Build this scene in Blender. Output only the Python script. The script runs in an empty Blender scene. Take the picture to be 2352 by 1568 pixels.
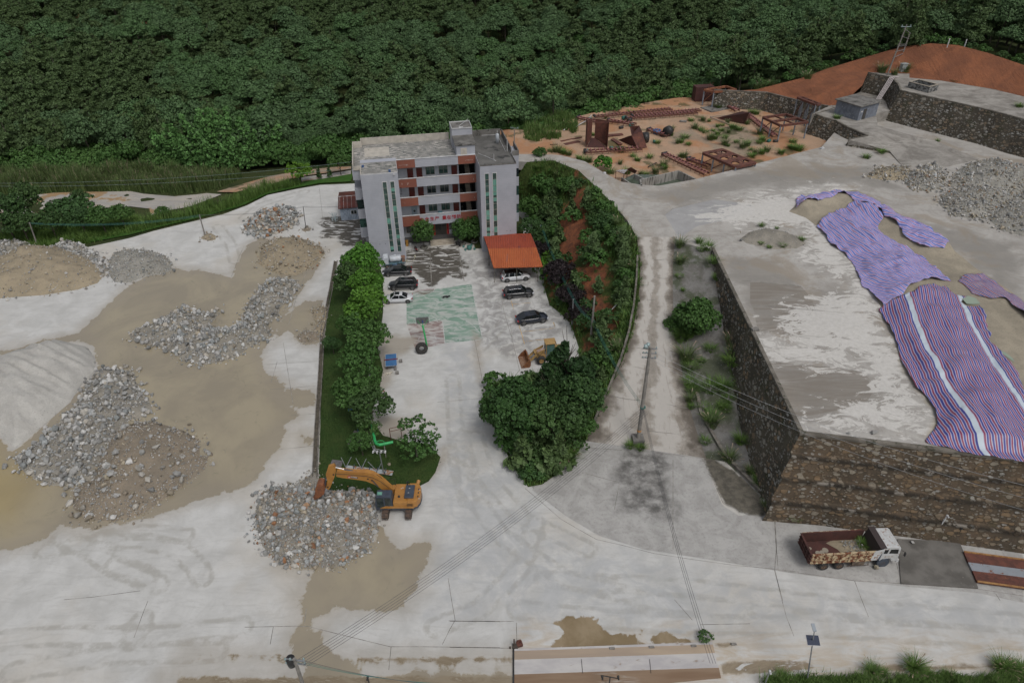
import bpy,bmesh,math,random
import numpy as np
from mathutils import Vector,Matrix,geometry
FPX,PITCH,ROLL,CAMH=1619.0,math.radians(35.2),math.radians(-0.5),57.0
_f=Vector((0,math.cos(PITCH),-math.sin(PITCH)))
_u=Vector((0,math.sin(PITCH),math.cos(PITCH)))
_r=Vector((1,0,0))
_r2=_r*math.cos(ROLL)+_u*math.sin(ROLL)
_u2=-_r*math.sin(ROLL)+_u*math.cos(ROLL)
SC=bpy.context.scene
cd=bpy.data.cameras.new("camera")
cd.sensor_width=36.0
cd.lens=FPX/2352.0*36.0
cd.clip_start=0.5
cd.clip_end=3000
cam=bpy.data.objects.new("camera",cd)
SC.collection.objects.link(cam)
cam.matrix_world=Matrix(((_r2.x,_u2.x,-_f.x,0),(_r2.y,_u2.y,-_f.y,0),(_r2.z,_u2.z,-_f.z,CAMH),(0,0,0,1)))
SC.camera=cam
SUN_EL,SUN_ROT=58.0,150.0
world=bpy.data.worlds.new("World")
SC.world=world
world.use_nodes=True
wn=world.node_tree
wn.nodes.clear()
wo=wn.nodes.new("ShaderNodeOutputWorld")
wb=wn.nodes.new("ShaderNodeBackground")
wh=wn.nodes.new("ShaderNodeHueSaturation")
ws=wn.nodes.new("ShaderNodeTexSky")
ws.sky_type='NISHITA'
ws.sun_disc=False
ws.sun_elevation=math.radians(SUN_EL)
ws.sun_rotation=math.radians(SUN_ROT)
ws.air_density=1.0
ws.dust_density=4.0
ws.ozone_density=1.0
wh.inputs['Saturation'].default_value=0.36
wb.inputs['Strength'].default_value=0.09
wn.links.new(ws.outputs[0],wh.inputs['Color'])
wn.links.new(wh.outputs[0],wb.inputs['Color'])
wn.links.new(wb.outputs[0],wo.inputs[0])
sl=bpy.data.lights.new("sun",'SUN')
sl.energy=0.85
sl.angle=math.radians(20)
sl.color=(1.0,0.985,0.96)
sun=bpy.data.objects.new("sun",sl)
SC.collection.objects.link(sun)
_az=math.radians(SUN_ROT)
_d=Vector((math.sin(_az)*math.cos(math.radians(SUN_EL)),math.cos(_az)*math.cos(math.radians(SUN_EL)),math.sin(math.radians(SUN_EL))))
sun.rotation_euler=_d.to_track_quat('Z','Y').to_euler()
SC.view_settings.view_transform='Standard'
SC.view_settings.look='None'
SC.view_settings.exposure=0.17
SC.view_settings.gamma=1.0
SC.view_settings.use_curve_mapping=False
SC.render.engine='CYCLES'
SC.cycles.max_bounces=5
SC.cycles.diffuse_bounces=2
SC.cycles.glossy_bounces=2
SC.cycles.transparent_max_bounces=6
SC.cycles.use_denoising=True
rng=np.random.default_rng(7)
random.seed(7)
PI=math.pi
def g(px,py,z=0.0):
 d=_f+_r2*((px-1176.0)/FPX)-_u2*((py-784.0)/FPX)
 t=(z-CAMH)/d.z
 return Vector((d.x*t,d.y*t,z))
_Z={1:(0,287.1,.3418),2:(0,746.5,.3479),3:(746.5,229.7,.27462),4:(717.8,574.2,.32954),5:(574.2,1004.9,.21967),6:(1205.9,57.4,.27462),7:(1722.7,28.7,.29297),8:(1722.7,402,.29297),11:(1722.7,803.9,.29297),12:(1751.4,1148.4,.26767),13:(1320.7,516.8,.29297),14:(1205.9,918.7,.29297),15:(1033.6,1320.7,.29297),16:(459.4,1320.7,.29297),17:(0,1205.9,.29297),18:(0,0,.5127),19:(918.8,488.1,.10984),20:(1665.2,0,.21967),21:(1148.4,488.1,.238),22:(792.4,792.4,.1721),23:(717.8,1033.6,.11719),24:(1148.4,735,.08057),25:(861.3,562.7,.0952),26:(1808.8,1177.1,.12207),27:(1521.7,218.2,.1709),28:(1263.3,252.7,.14649)}
def Z(k,pts):
 ox,oy,s=_Z[k]
 return [(ox+p[0]*s,oy+p[1]*s)+tuple(p[2:])for p in pts]
def G(pts,z=0.0):
 return [g(p[0],p[1],p[2]if len(p)>2 else z)for p in pts]
def ramp_z(Y):
 return float(np.interp(Y,[50,57.5,63,91,97,200],[0,0,0.9,7.9,9.0,9.0]))
def ramp_pt(px,py,off=0.0):
 lo,hi=0.0,9.0
 for _ in range(40):
  m=.5*(lo+hi)
  if ramp_z(g(px,py,m).y)>m:lo=m
  else:hi=m
 v=g(px,py,.5*(lo+hi));v.z+=off
 return v
def link(o,parent=None):
 SC.collection.objects.link(o)
 if parent is not None:o.parent=parent
 return o
def tag(o,label=None,cat=None,group=None,kind=None):
 if label:o['label']=label
 if cat:o['category']=cat
 if group:o['group']=group
 if kind:o['kind']=kind
 return o
def empty(name,loc=(0,0,0),rz=0.0,label=None,cat=None,group=None,kind=None,scale=None):
 o=bpy.data.objects.new(name,None)
 o.empty_display_size=0.3
 link(o);o.location=loc;o.rotation_euler=(0,0,rz)
 if scale:o.scale=(scale,)*3 if not hasattr(scale,'__len__')else scale
 return tag(o,label,cat,group,kind)
def copy_tree(o,loc,rz=0.0,label=None,scale=None,group=None):
 kids={}
 for c in bpy.data.objects:
  if c.parent:kids.setdefault(c.parent.name,[]).append(c)
 def rec(a,par):
  c=a.copy();SC.collection.objects.link(c);c.parent=par
  for k in kids.get(a.name,[]):rec(k,c)
  return c
 c=rec(o,None)
 c.location=loc;c.rotation_euler=(0,0,rz)
 if scale:c.scale=(scale,)*3 if not hasattr(scale,'__len__')else scale
 if label:c['label']=label
 if group:c['group']=group
 return c
def fast_mesh(name,V,faces,smooth=False,mats=(),midx=None,attrs=None,colors=None):
 """V: Nx3 array; faces: Mx3 / Mx4 array or list of lists."""
 me=bpy.data.meshes.new(name)
 V=np.asarray(V,dtype=np.float32)
 if isinstance(faces,np.ndarray):
  n,k=faces.shape
  me.vertices.add(len(V));me.vertices.foreach_set('co',V.ravel())
  me.loops.add(n*k);me.loops.foreach_set('vertex_index',faces.astype(np.int32).ravel())
  me.polygons.add(n)
  me.polygons.foreach_set('loop_start',np.arange(0,n*k,k,dtype=np.int32))
  me.polygons.foreach_set('loop_total',np.full(n,k,dtype=np.int32))
 else:
  me.from_pydata([tuple(v)for v in V],[],faces)
 for m in mats:me.materials.append(m)
 if midx is not None:me.polygons.foreach_set('material_index',np.asarray(midx,dtype=np.int32))
 me.polygons.foreach_set('use_smooth',np.full(len(me.polygons),bool(smooth)))
 if attrs:
  for k,a in attrs.items():
   at=me.attributes.new(k,'FLOAT','POINT');at.data.foreach_set('value',np.asarray(a,dtype=np.float32))
 if colors is not None:
  at=me.attributes.new('tint','FLOAT_COLOR','POINT')
  c=np.ones((len(V),4),dtype=np.float32);c[:,:3]=colors
  at.data.foreach_set('color',c.ravel())
 me.update();me.validate()
 return me
class MB:
 """collects shapes; build() links ONE mesh object"""
 def __init__(s):s.v=[];s.f=[];s.m=[];s.M=Matrix.Identity(4);s.mi=0;s.sm=[]
 def add(s,vs,fs,smooth=False):
  b=len(s.v)
  for v in vs:s.v.append(tuple(s.M@Vector(v)))
  for f in fs:s.f.append([b+i for i in f]);s.m.append(s.mi);s.sm.append(smooth)
  return s
 def box(s,c,d,rz=0,rx=0,ry=0,taper=1.0,tx=None):
  hx,hy,hz=d[0]/2,d[1]/2,d[2]/2
  R=Matrix.Translation(c)@Matrix.Rotation(rz,4,'Z')@Matrix.Rotation(ry,4,'Y')@Matrix.Rotation(rx,4,'X')
  t=taper;tx=t if tx is None else tx
  P=[(-hx,-hy,-hz),(hx,-hy,-hz),(hx,hy,-hz),(-hx,hy,-hz),(-hx*tx,-hy*t,hz),(hx*tx,-hy*t,hz),(hx*tx,hy*t,hz),(-hx*tx,hy*t,hz)]
  return s.add([R@Vector(p)for p in P],[(0,3,2,1),(4,5,6,7),(0,1,5,4),(1,2,6,5),(2,3,7,6),(3,0,4,7)])
 def span(s,x0,x1,y0,y1,z0,z1):return s.box(((x0+x1)/2,(y0+y1)/2,(z0+z1)/2),(x1-x0,y1-y0,z1-z0))
 def tube(s,p0,p1,r0,r1=None,n=8,cap=True,smooth=True):
  p0=Vector(p0);p1=Vector(p1);r1=r0 if r1 is None else r1
  d=(p1-p0);
  if d.length<1e-6:return s
  q=d.to_track_quat('Z','Y');a=[q@Vector((math.cos(2*PI*i/n),math.sin(2*PI*i/n),0))for i in range(n)]
  V=[p0+x*r0 for x in a]+[p1+x*r1 for x in a]
  F=[(i,(i+1)%n,n+(i+1)%n,n+i)for i in range(n)]
  s.add(V,F,smooth)
  if cap:s.add(V,[tuple(reversed(range(n))),tuple(range(n,2*n))])
  return s
 def path(s,pts,r,n=6,smooth=True):
  for a,b in zip(pts[:-1],pts[1:]):s.tube(a,b,r,r,n,True,smooth)
  return s
 def bar(s,p0,p1,w,h=None):
  """square bar between two points"""
  p0=Vector(p0);p1=Vector(p1);h=h or w;d=p1-p0;q=d.to_track_quat('Y','Z');L=d.length
  P=[(-w/2,0,-h/2),(w/2,0,-h/2),(w/2,L,-h/2),(-w/2,L,-h/2),(-w/2,0,h/2),(w/2,0,h/2),(w/2,L,h/2),(-w/2,L,h/2)]
  return s.add([p0+q@Vector(p)for p in P],[(0,3,2,1),(4,5,6,7),(0,1,5,4),(1,2,6,5),(2,3,7,6),(3,0,4,7)])
 def prism(s,prof,a,b,axis='y'):
  """profile [(u,w)] extruded from a to b; axis y: (u,.,w), x: (.,u,w), z: (u,w,.)"""
  mk={'y':lambda u,w,t:(u,t,w),'x':lambda u,w,t:(t,u,w),'z':lambda u,w,t:(u,w,t)}[axis]
  n=len(prof);V=[mk(u,w,a)for u,w in prof]+[mk(u,w,b)for u,w in prof]
  F=[(i,(i+1)%n,n+(i+1)%n,n+i)for i in range(n)]+[tuple(reversed(range(n))),tuple(range(n,2*n))]
  return s.add(V,F)
 def lathe(s,prof,c=(0,0,0),n=16,axis='z',smooth=True,cap=True):
  V=[];c=Vector(c)
  for r,h in prof:
   for i in range(n):
    a=2*PI*i/n;x,y=r*math.cos(a),r*math.sin(a)
    V.append(c+Vector({'z':(x,y,h),'y':(x,h,y),'x':(h,x,y)}[axis]))
  m=len(prof);F=[]
  for j in range(m-1):
   for i in range(n):F.append((j*n+i,j*n+(i+1)%n,(j+1)*n+(i+1)%n,(j+1)*n+i))
  s.add(V,F,smooth)
  if cap:s.add(V,[tuple(range(n)),tuple(range((m-1)*n,m*n))])
  return s
 def sheet(s,pts):return s.add(pts,[tuple(range(len(pts)))])
 def build(s,name,mats,parent=None,bevel=0.0,smooth_all=False):
  me=bpy.data.meshes.new(name);me.from_pydata(s.v,[],s.f)
  for m in (mats if isinstance(mats,(list,tuple))else [mats]):me.materials.append(m)
  me.polygons.foreach_set('material_index',s.m)
  me.polygons.foreach_set('use_smooth',[bool(x or smooth_all)for x in s.sm])
  bm=bmesh.new();bm.from_mesh(me);bmesh.ops.recalc_face_normals(bm,faces=bm.faces[:])
  bm.to_mesh(me);bm.free();me.update()
  o=bpy.data.objects.new(name,me);link(o,parent)
  if bevel:
   b=o.modifiers.new('bevel','BEVEL');b.width=bevel;b.segments=2;b.limit_method='ANGLE'
  return o
class NT:
 def __init__(s,name):
  s.mat=bpy.data.materials.new(name);s.mat.use_nodes=True;s.t=s.mat.node_tree;s.t.nodes.clear()
  s.out=s.t.nodes.new('ShaderNodeOutputMaterial');s.b=s.t.nodes.new('ShaderNodeBsdfPrincipled')
  s.t.links.new(s.b.outputs[0],s.out.inputs[0]);s._tc=None
 def n(s,typ,**kw):
  x=s.t.nodes.new(typ)
  for k,v in kw.items():setattr(x,k,v)
  return x
 def set(s,sock,v):
  if v is None:return
  if isinstance(v,bpy.types.NodeSocket):s.t.links.new(v,sock)
  elif isinstance(v,tuple)and len(v)==3 and sock.type=='RGBA':sock.default_value=(*v,1)
  else:sock.default_value=v
 def co(s,kind='Object'):
  if s._tc is None:s._tc=s.n('ShaderNodeTexCoord')
  return s._tc.outputs[kind]
 def pos(s):return s.n('ShaderNodeNewGeometry').outputs['Position']
 def mapv(s,vec,scale=(1,1,1),rot=(0,0,0),loc=(0,0,0)):
  m=s.n('ShaderNodeMapping');s.set(m.inputs['Vector'],vec);m.inputs['Scale'].default_value=scale;m.inputs['Rotation'].default_value=rot;m.inputs['Location'].default_value=loc
  return m.outputs[0]
 def noise(s,vec,scale=5,detail=4,rough=.55,dist=0.0,out='Fac'):
  x=s.n('ShaderNodeTexNoise');s.set(x.inputs['Vector'],vec);s.set(x.inputs['Scale'],scale);x.inputs['Detail'].default_value=detail
  x.inputs['Roughness'].default_value=rough;x.inputs['Distortion'].default_value=dist
  return x.outputs[out]
 def vor(s,vec,scale=5,feature='F1',out='Distance',rand=1.0):
  x=s.n('ShaderNodeTexVoronoi',feature=feature);s.set(x.inputs['Vector'],vec);s.set(x.inputs['Scale'],scale);x.inputs['Randomness'].default_value=rand
  return x.outputs[out]
 def attr(s,name,out='Fac'):return s.n('ShaderNodeAttribute',attribute_name=name).outputs[out]
 def math(s,op,a,b=None,c=None,clamp=False):
  x=s.n('ShaderNodeMath',operation=op);x.use_clamp=clamp
  s.set(x.inputs[0],a);s.set(x.inputs[1],b);s.set(x.inputs[2],c)
  return x.outputs[0]
 def step(s,v,a,b,lo=0.0,hi=1.0):
  x=s.n('ShaderNodeMapRange',interpolation_type='SMOOTHSTEP');s.set(x.inputs['Value'],v)
  x.inputs['From Min'].default_value=a;x.inputs['From Max'].default_value=b;x.inputs['To Min'].default_value=lo;x.inputs['To Max'].default_value=hi
  return x.outputs[0]
 def mix(s,f,a,b,blend='MIX'):
  x=s.n('ShaderNodeMix',data_type='RGBA',blend_type=blend);s.set(x.inputs['Factor'],f);s.set(x.inputs[6],a);s.set(x.inputs[7],b)
  return x.outputs[2]
 def mixf(s,f,a,b):
  x=s.n('ShaderNodeMix',data_type='FLOAT');s.set(x.inputs['Factor'],f);s.set(x.inputs[2],a);s.set(x.inputs[3],b)
  return x.outputs[0]
 def bump(s,h,dist=.02,strength=1.0,nrm=None):
  x=s.n('ShaderNodeBump');s.set(x.inputs['Height'],h);x.inputs['Distance'].default_value=dist;x.inputs['Strength'].default_value=strength
  s.set(x.inputs['Normal'],nrm);return x.outputs[0]
 def done(s,col=None,rough=None,metal=None,normal=None,spec=None,**kw):
  s.set(s.b.inputs['Base Color'],col);s.set(s.b.inputs['Roughness'],rough);s.set(s.b.inputs['Metallic'],metal);s.set(s.b.inputs['Normal'],normal)
  s.set(s.b.inputs['Specular IOR Level'],spec)
  for k,v in kw.items():s.set(s.b.inputs[k],v)
  return s.mat
def mat(name,c1,c2=None,scale=3.0,rough=.7,metal=0.0,bump=0.0,bscale=20.0,spot=None,sscale=4.0,sthr=.6,thr=(.35,.65),stretch=(1,1,1),spec=None,coat=None,emit=None):
 """general worn surface: c1/c2 broad variation, spot = patches of another colour (rust, dirt)"""
 n=NT(name);v=n.co()if stretch==(1,1,1)else n.mapv(n.co(),scale=stretch)
 col=c1
 if c2:col=n.mix(n.step(n.noise(v,scale,6,.6),thr[0],thr[1]),c1,c2)
 r=rough
 if spot:
  m=n.step(n.noise(v,sscale,8,.65,.4),sthr-.04,sthr+.04)
  col=n.mix(m,col,spot);r=n.mixf(m,rough,.85)
 nr=None
 if bump:nr=n.bump(n.noise(v,bscale,4,.6),bump)
 kw={}
 if coat:kw['Coat Weight']=coat;kw['Coat Roughness']=.08
 if emit:kw['Emission Color']=emit[0];kw['Emission Strength']=emit[1]
 return n.done(col,r,metal,nr,spec,**kw)
def sdf(P,poly):
 """signed distance (m), positive inside. P: Nx2, poly list of (x,y)"""
 A=np.array([(p[0],p[1])for p in poly],dtype=np.float64);B=np.roll(A,-1,axis=0)
 dmin=np.full(len(P),1e9);inside=np.zeros(len(P),dtype=bool)
 for a,b in zip(A,B):
  d=b-a;L=max(d@d,1e-9);t=np.clip(((P-a)@d)/L,0,1)
  q=P-(a+t[:,None]*d);dmin=np.minimum(dmin,(q**2).sum(1))
  c=(a[1]>P[:,1])!=(b[1]>P[:,1])
  with np.errstate(divide='ignore',invalid='ignore'):
   xi=(b[0]-a[0])*(P[:,1]-a[1])/(b[1]-a[1]+1e-12)+a[0]
  inside^=c&(P[:,0]<xi)
 d=np.sqrt(dmin)
 return np.where(inside,d,-d)
def sdf_any(P,polys):
 r=np.full(len(P),-1e9)
 for p in polys:r=np.maximum(r,sdf(P,p))
 return r
def linedist(P,line):
 A=np.array([(p[0],p[1])for p in line],dtype=np.float64);r=np.full(len(P),1e9)
 for a,b in zip(A[:-1],A[1:]):
  d=b-a;L=max(d@d,1e-9);t=np.clip(((P-a)@d)/L,0,1);q=P-(a+t[:,None]*d)
  r=np.minimum(r,(q**2).sum(1))
 return np.sqrt(r)
def vnoise(P,scale,seed=0,octaves=3):
 """smooth value noise, -1..1, vectorised"""
 out=np.zeros(len(P));amp=1.0;tot=0
 for o in range(octaves):
  Q=P/scale*(2**o)+seed*17.3+o*5.1;I=np.floor(Q).astype(np.int64);Fq=Q-I;Fq=Fq*Fq*(3-2*Fq)
  def h(ix,iy):
   n=(ix*374761393+iy*668265263+seed*1442695+o*7919)&0x7fffffff
   n=((n^(n>>13))*1274126177)&0x7fffffff
   return ((n^(n>>16))&0xffff)/32767.5-1
  x,y=I[:,0],I[:,1]
  a=h(x,y)*(1-Fq[:,0])+h(x+1,y)*Fq[:,0];b=h(x,y+1)*(1-Fq[:,0])+h(x+1,y+1)*Fq[:,0]
  out+=amp*(a*(1-Fq[:,1])+b*Fq[:,1]);tot+=amp;amp*=.5
 return out/tot
def cdt(V2,E,mode=1):
 r=geometry.delaunay_2d_cdt([Vector((float(a),float(b)))for a,b in V2],E,[],mode,1e-5,True)
 return r
class ZMap:
 """piecewise linear height through a border and break lines of (x,y,z)"""
 def __init__(s,lines,closed_first=True):
  V=[];E=[]
  for k,l in enumerate(lines):
   b=len(V);V+=[(p[0],p[1],p[2])for p in l];m=len(l)
   E+=[(b+i,b+i+1)for i in range(m-1)]
   if k==0 and closed_first:E.append((b+m-1,b))
  r=cdt([(v[0],v[1])for v in V],E,0)
  W=np.array([(p[0],p[1])for p in r[0]]);zz=np.zeros(len(W));VA=np.array(V)
  for i,src in enumerate(r[3]):
   if len(src):zz[i]=VA[src[0],2]
   else:zz[i]=VA[np.argmin(((VA[:,:2]-W[i])**2).sum(1)),2]
  s.W=W;s.zz=zz;s.T=[f for f in r[2]]
  s.border=lines[0]
 def __call__(s,P):
  P=np.asarray(P,dtype=np.float64);z=np.full(len(P),np.nan)
  for f in s.T:
   a,b,c=s.W[f[0]],s.W[f[1]],s.W[f[2]]
   det=(b[1]-c[1])*(a[0]-c[0])+(c[0]-b[0])*(a[1]-c[1])
   if abs(det)<1e-9:continue
   m=(P[:,0]>=min(a[0],b[0],c[0])-.01)&(P[:,0]<=max(a[0],b[0],c[0])+.01)&(P[:,1]>=min(a[1],b[1],c[1])-.01)&(P[:,1]<=max(a[1],b[1],c[1])+.01)
   ii=np.nonzero(m)[0]
   if not len(ii):continue
   Q=P[ii];w0=((b[1]-c[1])*(Q[:,0]-c[0])+(c[0]-b[0])*(Q[:,1]-c[1]))/det
   w1=((c[1]-a[1])*(Q[:,0]-c[0])+(a[0]-c[0])*(Q[:,1]-c[1]))/det;w2=1-w0-w1
   k=(w0>-1e-4)&(w1>-1e-4)&(w2>-1e-4)
   z[ii[k]]=(w0*s.zz[f[0]]+w1*s.zz[f[1]]+w2*s.zz[f[2]])[k]
  bad=np.isnan(z)
  if bad.any():
   d=((P[bad][:,None,:]-s.W[None])**2).sum(2);z[bad]=s.zz[d.argmin(1)]
  return z
def densify(poly,step,closed=True):
 out=[];n=len(poly)
 for i in range(n if closed else n-1):
  a,b=Vector(poly[i]),Vector(poly[(i+1)%n]);k=max(1,int((b-a).length/step))
  for j in range(k):out.append(a.lerp(b,j/k))
 if not closed:out.append(Vector(poly[-1]))
 return out
def surface(name,border,mats,spacing=.6,inner=(),znoise=0.0,nscale=2.0,masks=None,skirt=0.0,seed=1,parent=None,zfun=None,edgefade=1.0,smooth=True):
 """one sheet with its own outline; masks {name: fn(P)->array}"""
 border=[Vector(p)for p in border]
 zm=ZMap([border]+[list(l)for l in inner])
 bd=densify(border,spacing);bp=np.array([(p.x,p.y)for p in bd])
 x0,y0=bp.min(0);x1,y1=bp.max(0)
 X,Y=np.meshgrid(np.arange(x0,x1,spacing),np.arange(y0,y1,spacing));X=X+(np.arange(X.shape[0])[:,None]%2)*spacing*.5
 P=np.stack([X.ravel(),Y.ravel()],1);P+=rng.uniform(-.12,.12,P.shape)*spacing
 P=P[sdf(P,border)>spacing*.45]
 A=np.concatenate([bp,P]);nb=len(bp)
 r=cdt(A,[(i,(i+1)%nb)for i in range(nb)],1)
 W=np.array([(p[0],p[1])for p in r[0]]);Fc=np.array([f for f in r[2]if len(f)==3],dtype=np.int32)
 cen=W[Fc].mean(1);Fc=Fc[sdf(cen,border)>0]
 z=zm(W)
 if znoise:
  fade=np.clip(np.maximum(sdf(W,border),0)/edgefade,0,1)
  z=z+vnoise(W,nscale,seed,4)*znoise*fade
 if zfun is not None:z=zfun(W,z)
 V=np.column_stack([W,z])
 a,b,c=V[Fc[:,0]],V[Fc[:,1]],V[Fc[:,2]]
 up=np.cross(b-a,c-a)[:,2]<0;Fc[up]=Fc[up][:,::-1]
 at={k:fn(W)for k,fn in (masks or {}).items()}
 if skirt:
  n0=len(V);S=np.array([(p.x,p.y,0)for p in bd]);zs=zm(S[:,:2]);top=np.column_stack([S[:,:2],zs]);bot=np.column_stack([S[:,:2],zs-skirt])
  V=np.concatenate([V,top,bot]);m=len(bd);i=np.arange(m);j=(i+1)%m
  Fc=np.concatenate([Fc,np.column_stack([n0+i,n0+m+i,n0+j]),np.column_stack([n0+j,n0+m+i,n0+m+j])])
  for k in at:at[k]=np.concatenate([at[k],np.full(2*m,-1.0)])
 me=fast_mesh(name,V,Fc,smooth,mats if isinstance(mats,(list,tuple))else [mats],attrs=at)
 o=bpy.data.objects.new(name,me);link(o,parent)
 return o,zm
def ribbons(name,lines,w,material,zoff=.004,parent=None):
 """thin painted lines / joints lying on a surface; lines of world points"""
 V=[];Fs=[]
 for l in lines:
  ww=w
  if isinstance(l,tuple):l,ww=l
  n=len(l);b=len(V)
  for i,p in enumerate(l):
   d=(l[min(i+1,n-1)]-l[max(i-1,0)]);t=Vector((-d.y,d.x,0)).normalized()*ww/2
   V+=[p+t+Vector((0,0,zoff)),p-t+Vector((0,0,zoff))]
  Fs+=[(b+2*i,b+2*i+1,b+2*i+3,b+2*i+2)for i in range(n-1)]
 me=bpy.data.meshes.new(name);me.from_pydata([tuple(v)for v in V],[],Fs);me.materials.append(material);me.update()
 o=bpy.data.objects.new(name,me);link(o,parent);return o
def arc(c,r,a0,a1,n=24,sx=1.0):return [Vector((c[0]+r*sx*math.cos(a0+(a1-a0)*i/n),c[1]+r*math.sin(a0+(a1-a0)*i/n),c[2]if len(c)>2 else 0))for i in range(n+1)]
def struct(o):o['kind']='structure';return o
W_MAIN=G([(170,775),(215,730),(290,660),(345,630),(400,615),(430,622),(460,618),(485,625),(530,637),(545,600),(568,563),(600,545),(700,560),(745,575),(735,612),(700,655),(672,700),(650,735),(628,770),(600,810),(610,850),(640,872),(660,880),(650,905),(672,930),(688,955),(655,975),(655,1005),(640,1030),(612,1060),(609,1075),(570,1115),(535,1129),(475,1140),(417,1164),(330,1195),(223,1216),(136,1209),(100,1235),(70,1254),(0,1268),(-400,1290),(-400,985),(0,1005),(30,1035),(70,1005),(150,930),(225,850),(212,795)])
W_BITS=[G(p)for p in ([(655,890),(726,897),(726,932),(690,938),(650,930)],[(640,735),(700,690),(742,690),(735,790),(700,792),(660,760),(628,790)],[(690,997),(724,1002),(720,1019),(700,1022)],[(0,805),(40,800),(100,780),(180,765),(180,785),(90,795),(20,815),(0,822)])]
W_EX=G([(866,1188),(885,1208),(893,1235),(905,1250),(912,1262),(930,1258),(960,1245),(988,1243),(988,1265),(980,1285),(985,1300),(975,1310),(965,1325),(960,1350),(940,1370),(935,1385),(905,1400),(870,1405),(830,1400),(798,1398),(765,1401),(745,1410),(730,1415),(722,1425),(718,1440),(735,1450),(750,1475),(775,1500),(790,1512),(880,1507),(1180,1509),(1180,1522),(860,1527),(820,1534),(850,1553),(900,1545),(960,1541),(1040,1538),(1090,1552),(1180,1551),(1180,1600),(400,1600),(400,1556),(620,1556),(692,1548),(700,1530),(650,1518),(608,1514),(608,1505),(672,1505),(672,1460),(682,1430),(695,1415),(690,1395),(690,1375),(700,1350),(705,1325),(710,1310),(640,1300),(860,1240)])
W_STR=[G(p)for p in ([(425,1498),(500,1500),(500,1504),(425,1503)],[(515,1500),(580,1501),(600,1505),(520,1504)],[(425,1508),(600,1511),(600,1515),(425,1512)],[(380,1550),(420,1549),(420,1553),(380,1553)],[(1033,1540),(1190,1545),(1190,1600),(1033,1600)])]
W_TAN=[G(Z(15,[(730,565),(750,505),(800,515),(870,480),(900,400),(800,380),(870,330),(980,310),(1150,320),(1150,380),(1200,400),(1260,460),(1400,460),(1510,430),(1480,500),(1540,530),(1600,450),(1690,435),(1780,490),(1900,515),(1960,540),(1000,585)]))]
W_YARD=[G(p)for p in ([(932,575),(1050,562),(1062,600),(1070,645),(1058,640),(1035,630),(1008,645),(993,658),(980,652),(962,642),(945,620),(928,605)],Z(19,[(1240,980),(1380,990),(1400,1100),(1390,1170),(1330,1180),(1350,1420),(1300,1260)]),[(735,500),(806,492),(850,500),(850,560),(800,568),(770,548),(742,545)])]
W_DAMPSHADE=[G(p)for p in ([(868,768),(960,775),(950,800),(905,822),(898,875),(880,900),(862,880)],[(1085,760),(1100,770),(1108,850),(1112,900),(1098,860)],Z(22,[(400,900),(520,910),(640,940),(760,990),(870,1070),(800,1250),(560,1290),(420,1250)]),[(880,1030),(905,985),(925,960),(930,1040)],[(1000,1060),(1022,1020),(1032,1045),(1010,1080),(985,1110),(975,1100)])]  # damp ground together with painted tree shade along the lawn edges
COURT=G(Z(4,[(655,300),(1110,236),(1185,622),(922,650),(905,490),(655,520)]))
COURT2=G(Z(4,[(655,515),(905,488),(922,655),(715,690)]))
KEYF=G(Z(4,[(690,275),(850,262),(850,285),(800,308),(740,312),(700,300)]))
APRON=G([(1215,1120),(1240,1108),(1345,1000),(1610,1040),(1660,1160),(1700,1185),(1760,1160),(1830,1180),(2352,1270),(2352,1385),(2250,1362),(2060,1345),(1830,1318),(1600,1280),(1480,1262),(1375,1230),(1300,1185)])
STAIN=G([(1425,1040),(1530,1040),(1545,1140),(1540,1195),(1420,1175),(1418,1090)])
GUTTER=G([(1612,1050),(1640,1050),(1700,1090),(1770,1150),(1760,1185),(1700,1178),(1665,1158),(1640,1110)])
BLUE=G([(1000,770),(1095,770),(1110,850),(1125,1000),(1240,1170),(1330,1240),(1500,1290),(1700,1320),(2352,1390),(2352,1440),(1500,1450),(1150,1440),(1000,1400),(1010,1200),(990,1100),(1030,1000),(1030,900)])
TANLANE=G([(1180,1440),(1700,1440),(2352,1470),(2352,1600),(1180,1600)])
GREYCOURT=G([(1050,575),(1185,600),(1290,720),(1310,760),(1250,800),(1180,830),(1100,800),(1085,660)])
SED=G([(0,822),(60,800),(150,775),(212,795),(225,850),(150,930),(70,1005),(30,1035),(0,1005),(-80,1000),(-80,830)])
STRIPS=[G(p)for p in ([(400,1557),(1178,1552),(1178,1610),(400,1610)],[(800,1509),(1178,1510),(1178,1521),(860,1526)],[(520,1504),(600,1505),(672,1508),(672,1514),(600,1513),(520,1510)],[(425,1499),(500,1500),(500,1503),(425,1502)],[(1655,1522),(1800,1517),(1900,1528),(1800,1542),(1660,1546)],[(1640,1478),(1680,1476),(1690,1484),(1645,1487)],[(2000,1530),(2352,1522),(2352,1530),(2000,1540)])]
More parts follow.
